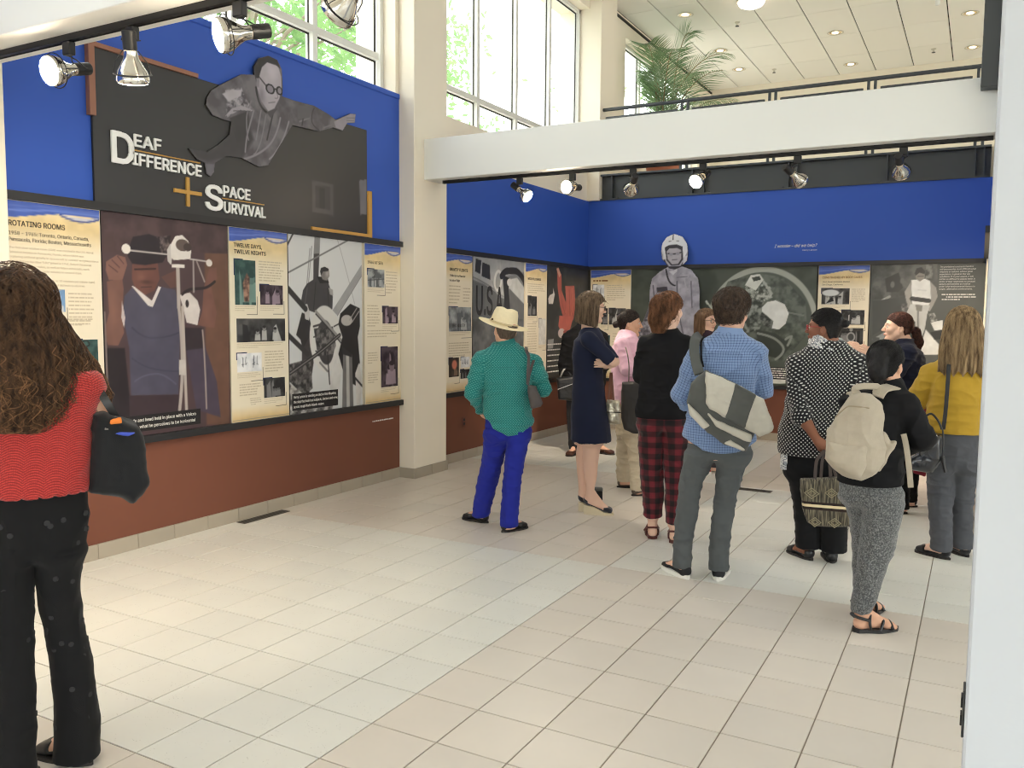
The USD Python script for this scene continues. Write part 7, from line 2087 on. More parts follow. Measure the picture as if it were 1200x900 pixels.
small_photo('L', 3.115, 3.238, 1.592, 1.728, 'grey', 4, t, extra=[('p', (112, 150, 196), .01, [(3.0, 1.5), (3.3, 1.5), (3.3, 1.8), (3.0, 1.8)]), ('p', (196, 200, 204), .006, [(3.125, 1.58), (3.232, 1.58), (3.225, 1.628), (3.195, 1.648), (3.155, 1.648), (3.132, 1.628)]), ('e', (226, 228, 230), .004, (3.176, 1.678, .034, .038, 0)), ('e', (70, 60, 58), .004, (3.176, 1.668, .022, .026, 0)), ('e', (176, 130, 110), .004, (3.176, 1.662, .016, .018, 0)), ('s', (80, 84, 90), .006, [(3.150, 1.60), (3.176, 1.63), (3.2, 1.60)])], caption=False)
text_lines('L', 3.26, 3.43, 1.715, 1.50, 9, DZ, t, seed=3, hgt=.009)
text_lines('L', 3.12, 3.43, 1.56, 1.475, 3, DZ, t, seed=4, hgt=.009)
small_photo('L', 3.278, 3.448, 1.192, 1.42, 'teal', 8, t, extra=[('s', (30, 34, 34), .008, [(3.33, 1.40), (3.37, 1.415), (3.39, 1.39), (3.36, 1.375), (3.34, 1.385)])])
text_lines('L', 2.92, 3.24, 1.44, 1.14, 11, DZ, t, seed=6, hgt=.009)
photo_board('L', 'dark sepia photograph panel of a figure raising both hands by a measuring device', 'device', 3.496, 4.53, .765, 2.235, (70, 53, 57), .0058)
pp = [p for p in stage.GetPrimAtPath('/World').GetChildren() if p.GetName() == 'photo_panel'][0]
wbox('L', 3.52, 4.245, .795, .905, DZ, DZ + .002).build('caption_strip', mat('caption_black', (24, 22, 24), .6), pp)
lettering('L', 'his body and head held in place with a Velcro', .022, 3.60, .862, DZ + .002, M_whiteink, pp, width=.60)
lettering('L', 'lever to what he perceives to be horizontal', .022, 3.625, .818, DZ + .002, M_whiteink, pp, width=.57)
t = wave_panel('L', 'text_panel', 'cream text panel headed Twelve Days, Twelve Nights', 4.54, 5.148, .765, 2.235)
lettering('L', 'TWELVE DAYS,', .029, 4.585, 2.088, DZ, M_ink, t, width=.285, bold=True)
lettering('L', 'TWELVE NIGHTS', .029, 4.585, 2.040, DZ, M_ink, t, width=.325, bold=True)
small_photo('L', 4.59, 4.80, 1.655, 1.995, 'teal', 21, t, extra=[('t', (70, 50, 46), (170, 130, 110), 30, 4, [(4.68, 1.68), (4.73, 1.68), (4.74, 1.86), (4.71, 1.90), (4.67, 1.82)])])
small_photo('L', 4.845, 5.09, 1.66, 1.815, 'purple', 22, t)
text_lines('L', 4.835, 5.10, 2.00, 1.835, 8, DZ, t, seed=11, hgt=.010)
small_photo('L', 4.60, 5.11, 1.372, 1.552, 'bw', 23, t, tab=False)
small_photo('L', 4.60, 4.85, 1.145, 1.288, 'draw', 24, t)
text_lines('L', 4.885, 5.10, 1.30, 1.125, 8, DZ, t, seed=12, hgt=.010)
small_photo('L', 4.87, 5.10, .928, 1.082, 'dark', 25, t)
text_lines('L', 4.62, 4.84, 1.055, .955, 5, DZ, t, seed=13, hgt=.010)
text_lines('L', 4.72, 4.84, .94, .88, 4, DZ, t, seed=14, hgt=.007, right=True)
photo_board('L', 'black and white photograph panel of a figure standing on a ship deck by a lifebuoy', 'ship', 5.154, 6.085, .765, 2.235, (204, 206, 208), .0056)
pp = [p for p in stage.GetPrimAtPath('/World').GetChildren() if p.GetName() == 'photo_panel_001'][0]
wbox('L', 5.18, 5.745, .795, .935, DZ, DZ + .002).build('caption_strip', mat('caption_black', (24, 22, 24), .6), pp)
for i, s_ in enumerate(('Harry Larson is standing on deck of the Miquelon,', 'the ship that took test subjects, doctors and crew,', 'across rough North Atlantic waters')):
    lettering('L', s_, .021, 5.195, .897 - i * .040, DZ + .002, M_whiteink, pp, width=.0107 * len(s_))
t = wave_panel('L', 'text_panel', 'cream text panel headed 1964 At Sea, beside the pillar', 6.125, 6.672, .765, 2.235)
lettering('L', '1964 AT SEA', .027, 6.165, 2.052, DZ, M_ink, t, width=.225)
small_photo('L', 6.165, 6.415, 1.84, 2.005, 'grey', 31, t, extra=[('s', (60, 62, 66), .008, [(6.26, 1.84), (6.27, 2.0)]), ('s', (60, 62, 66), .006, [(6.17, 1.90), (6.41, 1.92)])])
small_photo('L', 6.385, 6.625, 1.505, 1.665, 'purple', 32, t)
small_photo('L', 6.36, 6.62, .905, 1.285, 'purple', 33, t)
text_lines('L', 6.44, 6.62, 2.0, 1.78, 8, DZ, t, seed=21, hgt=.010)
text_lines('L', 6.16, 6.35, 1.68, 1.47, 8, DZ, t, seed=22, hgt=.010)
text_lines('L', 6.16, 6.60, 1.45, 1.37, 3, DZ, t, seed=23, hgt=.010)
text_lines('L', 6.165, 6.33, 1.245, 1.13, 5, DZ, t, seed=24, hgt=.009)
text_lines('L', 6.165, 6.33, 1.06, .95, 5, DZ, t, seed=25, hgt=.009)
cr = thing('credit_line', 'thin line of white lettering on the brown wall near the pillar', 'lettering')
text_lines('L', 6.26, 6.672, .603, .575, 1, .0005, cr, M_whiteink, seed=2, hgt=.012, ragged=0)

# --- title board over the first bay
t = thing('title_board', 'large dark title board reading Deaf Difference + Space Survival on the blue wall', 'sign')
wbox('L', 3.46, 6.168, 2.287, 3.238, .007, DZ - .001).build('board', M_edge, t)
gops = [('g', (58, 55, 54), .9, (5.6, 2.7, .9, .6, 0)), ('p', (74, 72, 73), .006, [(5.44, 2.69), (5.71, 2.70), (5.71, 2.43), (5.445, 2.44)]), ('p', (60, 58, 59), .006, [(5.48, 2.66), (5.67, 2.67), (5.67, 2.47), (5.48, 2.475)]), ('p', (50, 48, 49), .004, [(5.53, 2.65), (5.60, 2.65), (5.60, 2.48), (5.53, 2.48)]), ('p', (106, 104, 110), .004, [(6.06, 2.78), (6.155, 2.80), (6.155, 2.49), (6.065, 2.48)])]
grid_print('L', 3.462, 6.166, 2.287, 3.236, DZ, .013, (47, 47, 49), gops, t)
for (s_, a, z, h_, w_) in (('D', 3.556, 2.552, .192, .165), ('EAF', 3.735, 2.677, .076, .212), ('IFFERENCE', 3.726, 2.557, .076, .56), ('S', 4.305, 2.338, .172, .162), ('PACE', 4.478, 2.447, .076, .262), ('URVIVAL', 4.483, 2.330, .076, .415)):
    lettering('L', s_, h_, a, z, DZ + .004, M_letter, t, 'letters', width=w_, bold=True, depth=.012)
wbox('L', 3.73, 4.287, 2.648, 2.656, DZ, DZ + .006).build('gold_line', M_gold, t)
wbox('L', 4.483, 4.90, 2.427, 2.434, DZ, DZ + .006).build('gold_line', M_gold, t)
wbox('L', 4.158, 4.184, 2.335, 2.536, DZ, DZ + .014, wbox('L', 4.055, 4.289, 2.42, 2.446, DZ, DZ + .0138)).build('plus_sign', M_gold, t)
wbox('L', 3.432, 3.474, 2.815, 3.262, .007, .045).build('corner_trim', M_copper, t)
wbox('L', 3.474, 4.274, 3.236, 3.264, .007, .045).build('corner_trim', M_copper, t)
wbox('L', 6.166, 6.212, 2.284, 2.70, .007, .045).build('corner_trim', M_gold, t)
wbox('L', 5.423, 6.166, 2.287, 2.313, DZ, .045).build('corner_trim', M_gold, t)
O_ = ART['flyer_outline']
fg = UsdGeom.Xform.Define(stage, pathof(t) + '/cutout_figure').GetPrim()
A_ = np.array(O_)
grid_print('L', A_[:, 0].min(), A_[:, 0].max(), A_[:, 1].min(), A_[:, 1].max(), DZ + .016, .0062, (74, 72, 78), ART['flyer'], fg, outline=O_)
MB().prism(Polygon(O_).buffer(0), DZ, DZ + .0155, np.concatenate([WALL['L'][0], WALL['L'][1][:, None]], 1)).build('backing', M_edge, fg)

# --- left wall, far bay
t = wave_panel('L', 'text_panel', 'cream text panel headed Gravity Flights, right of the pillar', 7.30, 7.99, .765, 2.235)
lettering('L', 'GRAVITY FLIGHTS', .030, 7.53, 2.055, DZ, M_ink, t, width=.36, bold=True)
lettering('L', '1 Mile Up in a Plane for', .022, 7.53, 1.995, DZ, M_ink, t, width=.31)
lettering('L', 'Seconds of Flight', .022, 7.53, 1.945, DZ, M_ink, t, width=.20)
text_lines('L', 7.52, 7.75, 1.91, 1.70, 6, DZ, t, seed=31, hgt=.012)
text_lines('L', 7.80, 7.95, 1.89, 1.72, 5, DZ, t, seed=32, hgt=.012)
small_photo('L', 7.52, 7.965, 1.415, 1.675, 'grey', 41, t)
lettering('L', 'ZERO GRAVITY', .035, 7.58, 1.46, DZ + .002, M_ink, t, width=.26)
text_lines('L', 7.52, 7.96, 1.30, 1.14, 6, DZ, t, seed=33, hgt=.011)
small_photo('L', 7.52, 7.72, .93, 1.285 - .15, 'brown', 42, t, extra=[('e', (206, 120, 96), .02, (7.63, 1.06, .05, .05, 0))], caption=False)
small_photo('L', 7.76, 7.94, 1.02, 1.135, 'draw', 43, t, caption=False)
small_photo('L', 7.75, 7.94, .90, 1.0, 'dark', 44, t, caption=False)
pb = photo_board('L', 'black and white photograph panel of an aircraft nose lettered U.S.A', 'plane', 8.0, 9.20, .765, 2.235, (118, 120, 123), .0085)
M_dk = mat('stencil_black', (44, 44, 48), .6)
lettering('L', 'U.S.A', .31, 8.05, 1.60, DZ, M_dk, pb, 'painted_letters', width=.60, bold=True)
t = wave_panel('L', 'text_panel', 'narrow cream text panel between the aircraft photograph and the diver photograph', 9.235, 9.825, .765, 2.235)
lettering('L', 'WEIGHTLESSNESS', .026, 9.29, 2.03, DZ, M_ink, t, width=.36, bold=True)
text_lines('L', 9.29, 9.78, 1.99, 1.86, 5, DZ, t, seed=41, hgt=.011)
small_photo('L', 9.30, 9.54, 1.585, 1.83, 'dark', 51, t)
small_photo('L', 9.60, 9.80, 1.22, 1.55, 'pale', 52, t)
text_lines('L', 9.29, 9.56, 1.50, 1.0, 16, DZ, t, seed=42, hgt=.011)
small_photo('L', 9.30, 9.56, .85, 1.06, 'dark', 53, t)
pb = photo_board('L', 'dark photograph panel of an upside-down figure in an orange suit', 'diver', 9.835, YB - .03, .765, 2.235, (42, 44, 46), .0095)
text_lines('L', 9.86, 10.52, 1.25, .82, 6, DZ, pb, M_whiteink, seed=9, hgt=.016)

# --- back wall
t = wave_panel('B', 'text_panel', 'cream text panel in the corner, above the pink cardigan', -4.87, -4.262, .72, 2.235)
text_lines('B', -4.83, -4.45, 2.095, 2.06, 1, DZ, t, mat('brown_ink', (150, 110, 70), .7), seed=51, hgt=.022, ragged=0)
small_photo('B', -4.83, -4.66, 1.83, 2.03, 'draw', 61, t)
text_lines('B', -4.62, -4.33, 2.03, 1.80, 8, DZ, t, seed=52, hgt=.012)
small_photo('B', -4.58, -4.33, 1.47, 1.70, 'bw', 62, t)
small_photo('B', -4.70, -4.60, 1.47, 1.70, 'dark', 63, t)
small_photo('B', -4.74, -4.56, 1.10, 1.32, 'teal', 64, t)
text_lines('B', -4.52, -4.32, 1.36, 1.10, 7, DZ, t, seed=53, hgt=.012)
pb = photo_board('B', 'very wide dark green photograph panel of a figure strapped in a round centrifuge', 'wheel', -4.258, -1.805, .72, 2.235, (66, 74, 66), .0095)
wbox('B', -2.37, -1.87, .80, .955, DZ, DZ + .002).build('caption_strip', mat('caption_black', (24, 22, 24), .6), pb)
text_lines('B', -2.355, -1.90, .945, .805, 5, DZ + .002, pb, M_whiteink, seed=55, hgt=.014, ragged=.1)
O_ = [(a, max(z, .73)) for a, z in ART['astro_outline']]
cf = thing('cutout_figure', 'standing cut-out photograph of a person in white helmet and flight suit, against the blue band', 'cutout')
A_ = np.array(O_)
grid_print('B', A_[:, 0].min(), A_[:, 0].max(), A_[:, 1].min(), A_[:, 1].max(), .070, .0085, (150, 148, 162), ART['astro'], cf, outline=O_)
MB().prism(Polygon(O_).buffer(0), .052, .0695, np.concatenate([WALL['B'][0], WALL['B'][1][:, None]], 1)).build('backing', M_edge, cf)
wbox('B', -3.95, -3.55, 1.2, 2.0, DZ + .002, .051).build('spacer', M_edge, cf)
t = wave_panel('B', 'text_panel', 'cream text panel behind the person in the dotted tunic', -1.79, -1.195, .72, 2.235)
lettering('B', 'CONSTRAINED BY BODY CASES', .024, -1.745, 2.078, DZ, mat('brown_ink', (150, 110, 70), .7), t, width=.46, bold=True)
lettering('B', '1963: Naval Aerospace Medical', .017, -1.745, 2.028, DZ, M_ink, t, width=.32)
lettering('B', 'San Diego, California', .017, -1.745, 1.994, DZ, M_ink, t, width=.24)
small_photo('B', -1.745, -1.42, 1.76, 1.955, 'bw', 72, t, extra=[('e', (214, 216, 218), .01, (-1.64, 1.90, .10, .04, 0)), ('p', (30, 30, 32), .008, [(-1.69, 1.77), (-1.62, 1.86), (-1.60, 1.80)])])
text_lines('B', -1.395, -1.23, 1.95, 1.78, 8, DZ, t, seed=61, hgt=.011)
small_photo('B', -1.50, -1.24, 1.51, 1.69, 'bw', 73, t)
small_photo('B', -1.53, -1.245, 1.27, 1.47, 'dark', 74, t, extra=[('e', (150, 150, 150), .006, (-1.385, 1.36, .05, .06, 0)), ('e', (60, 60, 62), .006, (-1.385, 1.36, .034, .042, 0)), ('e', (140, 140, 140), .006, (-1.385, 1.45, .02, .024, 0))])
pb = photo_board('B', 'grey photograph panel of a seated figure in a white vest with a white quotation', 'gym', -1.185, .03, .72, 2.235, (68, 72, 70), .0085)
for i, (s_, w_) in enumerate((('The gravitational constraints therefore', .345), ('will become the most difficult when', .372), ('missions or cultures without great', .338), ('experience, in general that are', .312), ('conditions. It is your search, it will', .348), ('not be so difficult to assess them in', .366), ('terms of their responses to unusual', .368), ('sensory environments as it will be', .32), ('under what environmental factors in', .366), ('longer, alternative environments.', .345))):
    lettering('B', s_, .017, -.445, 2.188 - i * .0285, DZ, M_whiteink, pb, width=w_, slant=.2)
text_lines('B', -.42, -.06, 1.885, 1.80, 3, DZ, pb, M_whiteink, seed=66, hgt=.013, right=True, ragged=.3)
q = thing('wall_quotation', 'white italic line I wonder - did we help? on the blue band', 'lettering')
lettering('B', 'I wonder \u2013 did we help?', .038, -2.343, 2.476, .0045, M_whiteink, q, width=.51, slant=.28)
lettering('B', 'Harry Larson', .017, -1.998, 2.428, .0045, M_whiteink, q, width=.17)
t = wave_panel('R', 'text_panel', 'cream text panel on the right side wall, seen edge-on by the column', -YB + .15, -YB + .75, .72, 2.235)
small_photo('R', -YB + .25, -YB + .55, 1.1, 1.4, 'dark', 81, t)
text_lines('R', -YB + .22, -YB + .68, 2.05, 1.5, 14, DZ, t, seed=82, hgt=.011)
# ---------------------------------------------------------------- bags: things of their own beside the people who carry them
def poly_sdf(p, poly):
    poly = np.asarray(poly, float)
    ins = np.zeros(p.shape[:-1], bool); dd = np.full(p.shape[:-1], 9.)
    for a, b in zip(poly, np.roll(poly, -1, 0)):
        c = (a[1] > p[..., 1]) != (b[1] > p[..., 1])
        ins ^= c & (p[..., 0] < (b[0] - a[0]) * (p[..., 1] - a[1]) / (b[1] - a[1] + 1e-12) + a[0])
        e = b - a; t = np.clip(((p - a) @ e) / max(e @ e, 1e-12), 0, 1)
        dd = np.minimum(dd, NRM(p - a - t[..., None] * e, axis=-1))
    return np.where(ins, -dd, dd)


class Bag:
    """origin at the bag's base; shapes are given in the frame of the person KEY"""

    def __init__(s, key, name, label, base):
        d = D[key]; az = d['az']; s.base = V(*base)
        R = rotz(-az)
        w = R @ s.base + V(d['loc'][0], d['loc'][1], 0)
        s.root = thing(name, label, 'bag', w, -az)

    def pillow(s, name, poly, y0, y1, mt, rnd=.03, h=.006, fold=.003, freq=(14, 14, 14), seed=1, smooth_poly=.012, label=None, parent=None):
        pg = Polygon(poly).buffer(0); pg = pg.buffer(-smooth_poly * .5).buffer(smooth_poly, join_style=1).buffer(-smooth_poly * .5)
        P = np.array(pg.exterior.coords)[:-1] - (s.base[0], s.base[2])
        a, b = y0 - s.base[1], y1 - s.base[1]
        lo, hi = P.min(0), P.max(0)
        F = Field((lo[0] - .02, a - .02, lo[1] - .02), (hi[0] + .02, b + .02, hi[1] + .02), h)
        X, Z = np.meshgrid(F.ax[0], F.ax[2], indexing='ij')
        d2 = poly_sdf(np.stack([X, Z], -1), P)[:, None, :]
        Y = F.ax[1][None, :, None]
        F.D = smax(d2 + 0 * Y, np.abs(Y - (a + b) / 2) - (b - a) / 2 + 0 * d2, min(rnd, (b - a) * 1.2))
        v, f = F.mesh(); v = relax(v, f, 2)
        if fold:
            v = folds(v, f, fold, freq, seed)
        return obj(name, (v, f), mt, parent or s.root, smooth=True, label=label)

    def strap(s, name, pts, w, t, mt, label=None, hint=(0, -1, .2), parent=None):
        P = np.array(pts, float) - s.base
        k = np.arange(len(P)); u = np.linspace(0, len(P) - 1, max(10, 7 * len(P)))
        P = PchipInterpolator(k, P)(u) if len(P) > 2 else P[0] + (P[-1] - P[0]) * (u / u[-1])[:, None]
        T_ = np.gradient(P, axis=0); T_ /= NRM(T_, axis=1, keepdims=True)
        n = np.asarray(hint, float) - T_ * (T_ @ np.asarray(hint, float))[:, None]; n /= np.maximum(NRM(n, axis=1, keepdims=True), 1e-6)
        b = np.cross(T_, n)
        sec = [(w / 2, t / 3), (w / 2 - t * .3, t / 2), (-w / 2 + t * .3, t / 2), (-w / 2, t / 3), (-w / 2, -t / 3), (-w / 2 + t * .3, -t / 2), (w / 2 - t * .3, -t / 2), (w / 2, -t / 3)]
        v = np.concatenate([P[:, None] + b[:, None] * x + n[:, None] * y for x, y in sec], 1).reshape(-1, 3)
        m = len(sec); f = [(i * m + k, (i + 1) * m + k, (i + 1) * m + (k + 1) % m, i * m + (k + 1) % m) for i in range(len(P) - 1) for k in range(m)]
        f = np.array(f); f = np.vstack([f[:, [0, 1, 2]], f[:, [0, 2, 3]], [(0, k, k + 1) for k in range(1, m - 1)], [((len(P) - 1) * m, (len(P) - 1) * m + k + 1, (len(P) - 1) * m + k) for k in range(1, m - 1)]])
        return obj(name, (v, f), mt, parent or s.root, smooth=50, label=label)

    def tube(s, name, pts, r, mt, label=None):
        P = np.array(pts, float) - s.base
        P = PchipInterpolator(np.arange(len(P)), P)(np.linspace(0, len(P) - 1, 8 * len(P)))
        return MB().tube(P, r, 8).build(name, mt, s.root, smooth=40, label=label)


def low(poly):
    P = np.array(poly)
    return P[:, 0].mean(), P[:, 1].min()


M_ltgrey = solid('light_grey_nylon', (196, 192, 180), .7, sheen=.1, bscale=500)
M_dkgrey = solid('dark_grey_nylon', (84, 86, 84), .7, sheen=.1, bscale=500)
M_blackbag = solid('black_canvas_bag', (24, 25, 28), .75, sheen=.1)
M_chrome = mat('chrome', (225, 225, 228), .15, metal=1.)

b_ = BAGS['red']; x, z = low(b_['body'])
B_ = Bag('red', 'shoulder_bag', 'black fabric shoulder bag with orange tag beside the red lace top', (x, .02, z))
B_.pillow('body', b_['body'], -.09, .12, M_blackbag, .05, fold=.006, freq=(9, 9, 7))
B_.strap('strap', b_['strap'], .026, .005, M_blackleather)
B_.strap('side_strap', b_['strap2'], .012, .004, mat('grey_webbing', (120, 116, 110), .8))
B_.pillow('zip_tag', b_['tag'], -.105, -.09, mat('orange_fabric', (236, 132, 48), .7), .01, .004, 0, smooth_poly=.004, label='orange fabric tag')
B_.pillow('lining', b_['lining'], -.102, -.085, mat('blue_lining', (64, 84, 190), .7), .01, .004, .002, smooth_poly=.004, label='blue lining showing at the open top')

b_ = BAGS['teal']; x, z = low(b_['body'])
B_ = Bag('teal', 'shoulder_bag', 'small dark grey shoulder bag hanging against the teal shirt', (x, -.12, z))
M_taupe = mat('grey_leather', (78, 72, 72), .6, var=.15, vscale=12)
B_.pillow('body', b_['body'], -.185, -.09, M_taupe, .03, fold=.003)
B_.strap('strap', b_['strap'], .022, .005, M_taupe); B_.strap('strap', b_['strap2'], .020, .005, M_taupe)

b_ = BAGS['dark']; x, z = low(b_['body'])
B_ = Bag('dark', 'handbag', 'small black handbag with silver zip, left of the navy dress', (x, -.12, z))
B_.pillow('body', b_['body'], -.2, -.07, M_blackleather, .04, .007)
B_.tube('zip', b_['line'] if len(b_['line']) > 2 else [b_['line'][0], tuple((np.array(b_['line'][0]) + b_['line'][1]) / 2), b_['line'][1]], .005, M_chrome)
B_.strap('handle', b_['strap'], .02, .006, M_blackleather)

b_ = BAGS['pink']; x, z = low(b_['body'])
B_ = Bag('pink', 'tote_bag', 'tall dark brown leather tote bag hanging from the pink cardigan', (x, -.30, z))
B_.pillow('body', b_['body'], -.36, -.24, mat('dark_brown_leather', (40, 36, 34), .45, spec=.5, var=.1), .04, fold=.004, freq=(12, 12, 5))
B_.strap('strap', b_['strap'], .010, .004, mat('tan_strap', (112, 98, 84), .6))

b_ = BAGS['silver']; x, z = low(b_['body'])
B_ = Bag('navy', 'handbag', 'silver metallic handbag hanging in front of the navy dress', (x, -.02, z))
B_.pillow('body', b_['body'], -.08, .05, mat('silver_leather', (186, 180, 164), .28, metal=.7, bump=.1, bscale=40), .05, fold=.006, freq=(12, 12, 12))
M_brstrap = mat('brown_strap', (104, 62, 44), .5)
B_.strap('strap', b_['strap'], .016, .005, M_brstrap); B_.strap('strap', b_['strap2'], .016, .005, M_brstrap)
l_ = b_['line']; B_.tube('zip', [l_[0], tuple((np.array(l_[0]) + l_[1]) / 2), l_[1]], .004, M_darksole)

b_ = BAGS['check']; x, z = low(b_['body'])
B_ = Bag('check', 'messenger_bag', 'large light and dark grey messenger bag slung across the checked shirt', (x, -.2, z))
B_.pillow('body', b_['body'], -.265, -.155, M_dkgrey, .06, fold=.006, freq=(10, 10, 10))
fl = B_.pillow('flap', b_['flap'], -.293, -.25, M_ltgrey, .04, fold=.006, freq=(12, 12, 12), seed=4)
B_.pillow('flap_band', b_['band'], -.2985, -.275, M_dkgrey, .012, fold=.004, freq=(12, 12, 12), seed=4, smooth_poly=.006, label='dark grey band across the flap')
B_.pillow('front_pocket', b_['pocket'], -.284, -.25, M_ltgrey, .02, fold=.003, smooth_poly=.008)
B_.pillow('corner_patch', b_['patch'], -.282, -.24, M_ltgrey, .02, fold=.002, smooth_poly=.006, label='light grey corner patch')
B_.pillow('corner_patch', b_['patch2'], -.276, -.24, M_ltgrey, .02, fold=.002, smooth_poly=.006)
B_.strap('shoulder_strap', b_['strap'], .058, .012, M_dkgrey); B_.strap('strap_binding', b_['strap2'], .012, .006, M_blackcloth)

b_ = BAGS['polka']; x, z = low(b_['body'])
B_ = Bag('polka', 'tote_bag', 'woven tote bag with grey tribal stripes held behind the dotted tunic', (x, -.27, z))


def m_tribal():
    def b(n, L):
        n['tc'] = ('texture_coordinate', {}); n['sx'] = ('separate_xyz', {}); L.append(('tc.object', 'sx.vector'))
        n['mp'] = ('mapping', {'scale': (240, 40, 12)}); n['nz'] = ('noise_texture', {'scale': 1.0, 'detail': 2.0}); L += [('tc.object', 'mp.vector'), ('mp.vector', 'nz.vector')]
        n['rv'] = ('rgb_ramp', {'ramp': [(.36, tuple(lin((48, 44, 38)))), (.5, tuple(lin((84, 78, 66)))), (.62, tuple(lin((128, 120, 100))))]}); L.append(('nz.fac', 'rv.fac'))
        h = {'c': lin((226, 208, 168)), 'd': lin((44, 32, 28))}
        n['rz'] = ('rgb_ramp', {'ramp': [(0, (0, 0, 0)), (.335, (0, 0, 0)), (.336, (1, 1, 1)), (.485, (1, 1, 1)), (.486, (0, 0, 0)), (1, (0, 0, 0))], 'interpolate': False})
        n['rc'] = ('rgb_ramp', {'ramp': [(0, tuple(h['d'])), (.385, tuple(h['d'])), (.386, tuple(h['c'])), (.435, tuple(h['c'])), (.436, tuple(h['d'])), (1, tuple(h['d']))], 'interpolate': False})
        n['zz'] = ('math', {'math_type': 'multiply', 'value2': 3.0}); L += [('sx.z', 'zz.value1'), ('zz.value', 'rz.fac'), ('zz.value', 'rc.fac')]
        n['mx'] = ('mix', {'mix_type': 'mix'}); L += [('rz.color', 'mx.fac'), ('rv.color', 'mx.color1'), ('rc.color', 'mx.color2')]
        return 'mx.color'
    return uvmat('tribal_weave', b, sheen=.1)


B_.pillow('body', b_['body'], -.33, -.22, m_tribal(), .04, fold=.004, freq=(8, 8, 8))
M_motif = solid('cream_thread', (150, 142, 116))
P0 = np.array(b_['body']); cx_, cz_ = P0[0, 0], P0[:, 1].min()
for (dx, dz, r_m) in ((.075, .215, .042), (.19, .225, .036), (.10, .035, .036), (.215, .04, .036)):
    c = V(cx_ + dx, -.332, cz_ + dz) - B_.base
    for rr_ in (r_m, r_m * .55):
        ring = [c + V(rr_ * math.cos(t), 0, rr_ * .8 * math.sin(t)) for t in np.arange(4) * PI / 2]
        MB().tube(ring, .0045, 5, closed=True).build('woven_diamond', M_motif, B_.root)
M_brleather = mat('dark_brown_handle', (62, 48, 42), .5)
B_.strap('handle', b_['handle'], .020, .006, M_brleather); B_.strap('handle', b_['handle2'], .018, .006, M_brleather)

b_ = BAGS['pack']; x, z = low(b_['body'])
B_ = Bag('pack', 'backpack', 'beige canvas backpack worn over the black cardigan', (x, -.22, z))
M_canvas = solid('beige_canvas', (184, 173, 155), .9, bump=.25, bscale=400)
B_.pillow('body', b_['body'], -.345, -.155, M_canvas, .12, fold=.008, freq=(9, 9, 8), smooth_poly=.03)
B_.pillow('front_pocket', b_['pocket'], -.375, -.305, M_canvas, .06, fold=.007, freq=(10, 10, 12), seed=5, smooth_poly=.02)
B_.pillow('side_flap', b_['wing'], -.24, -.17, M_canvas, .03, fold=.006, freq=(10, 10, 8), seed=6)
B_.strap('top_handle', b_['handle'], .034, .008, M_canvas, hint=(0, -1, .8)); B_.strap('shoulder_strap', b_['strap'], .055, .012, M_canvas, hint=(.2, -.5, 1)); B_.strap('shoulder_strap', b_['strap2'], .055, .012, M_canvas, hint=(-.2, -.5, 1))
B_.strap('hanging_strap', b_['dangle'], .026, .004, M_canvas)
B_.tube('zip', [(p[0], -.338, p[2]) for p in b_['zip']], .0032, mat('tan_zip', (150, 136, 112), .6))

b_ = BAGS['mustard']; x, z = low(b_['body'])
B_ = Bag('mustard', 'handbag', 'shiny black handbag with tassel and long strap beside the mustard top', (x, -.22, z))
M_shiny = mat('glossy_black_leather', (22, 25, 32), .18, spec=.7, coat=.4)
B_.pillow('body', b_['body'], -.29, -.16, M_shiny, .05, fold=.003)
B_.pillow('flap', b_['flap'], -.302, -.27, M_shiny, .02, .005, .001, smooth_poly=.006)
B_.pillow('clasp', b_['clasp'], -.309, -.29, M_chrome, .006, .0035, 0, smooth_poly=.003, label='chrome clasp')
B_.tube('handle', b_['handle'], .007, M_blackleather); B_.strap('long_strap', b_['strap'], .024, .006, M_blackleather)
B_.tube('tassel_cord', b_['tassel'], .005, M_blackleather); B_.tube('tassel', b_['tuft'], .013, M_blackleather)

b_ = BAGS['signer']; x, z = low(b_['body'])
B_ = Bag('signer', 'tote_bag', 'dark red tote bag showing between the black cardigan and the mustard top', (x, -.25, z))
B_.pillow('body', b_['body'], -.31, -.20, solid('dark_red_cloth', (118, 26, 42)), .04, .008)
B_.strap('strap', b_['strap'], .02, .006, solid('dark_red_cloth', (118, 26, 42)))

pz = thing('pouch', 'small dark upright pouch standing on the floor behind the wedge heels', 'pouch', (-2.757, 6.537, 0), .4)
MB().box(-.035, .035, -.028, .028, 0, .15, b=.012).build('body', M_blackbag, pz)
MB().box(-.037, .037, -.030, .030, .118, .152, b=.01).build('flap', M_dkgrey, pz)
# ---------------------------------------------------------------- track lights
M_lampblack = mat('lamp_black', (24, 24, 26), .45)
M_mirror = mat('mirrored_glass', (214, 212, 206), .12, metal=1.)
M_neck = mat('frosted_neck', (206, 192, 168), .25, spec=.6)
M_glow = usdkit.material(stage, '/World/Looks/lamp_glow', {'e': ('emission', {'color': (1.0, .80, .56), 'strength': 95.0 * LAMP})}, surface='e.emission')
M_glow2 = usdkit.material(stage, '/World/Looks/lamp_glow_soft', {'e': ('emission', {'color': (1.0, .86, .66), 'strength': 60.0 * LAMP})}, surface='e.emission')


def track(x0, x1, y, z):
    t = thing('lighting_track', 'black lighting track under the %s white beam' % ('near' if y < 5 else 'far'), 'track')
    mb = MB().box(x0, x1, y - .018, y + .018, z - .024, z).box(x0, x1, y - .018, y - .014, z - .028, z - .022).box(x0, x1, y + .014, y + .018, z - .028, z - .022)
    mb.build('channel', M_lampblack, t)
    MB().box(x0 - .012, x0, y - .02, y + .02, z - .030, z).build('end_cap', M_lampblack, t)
    return t


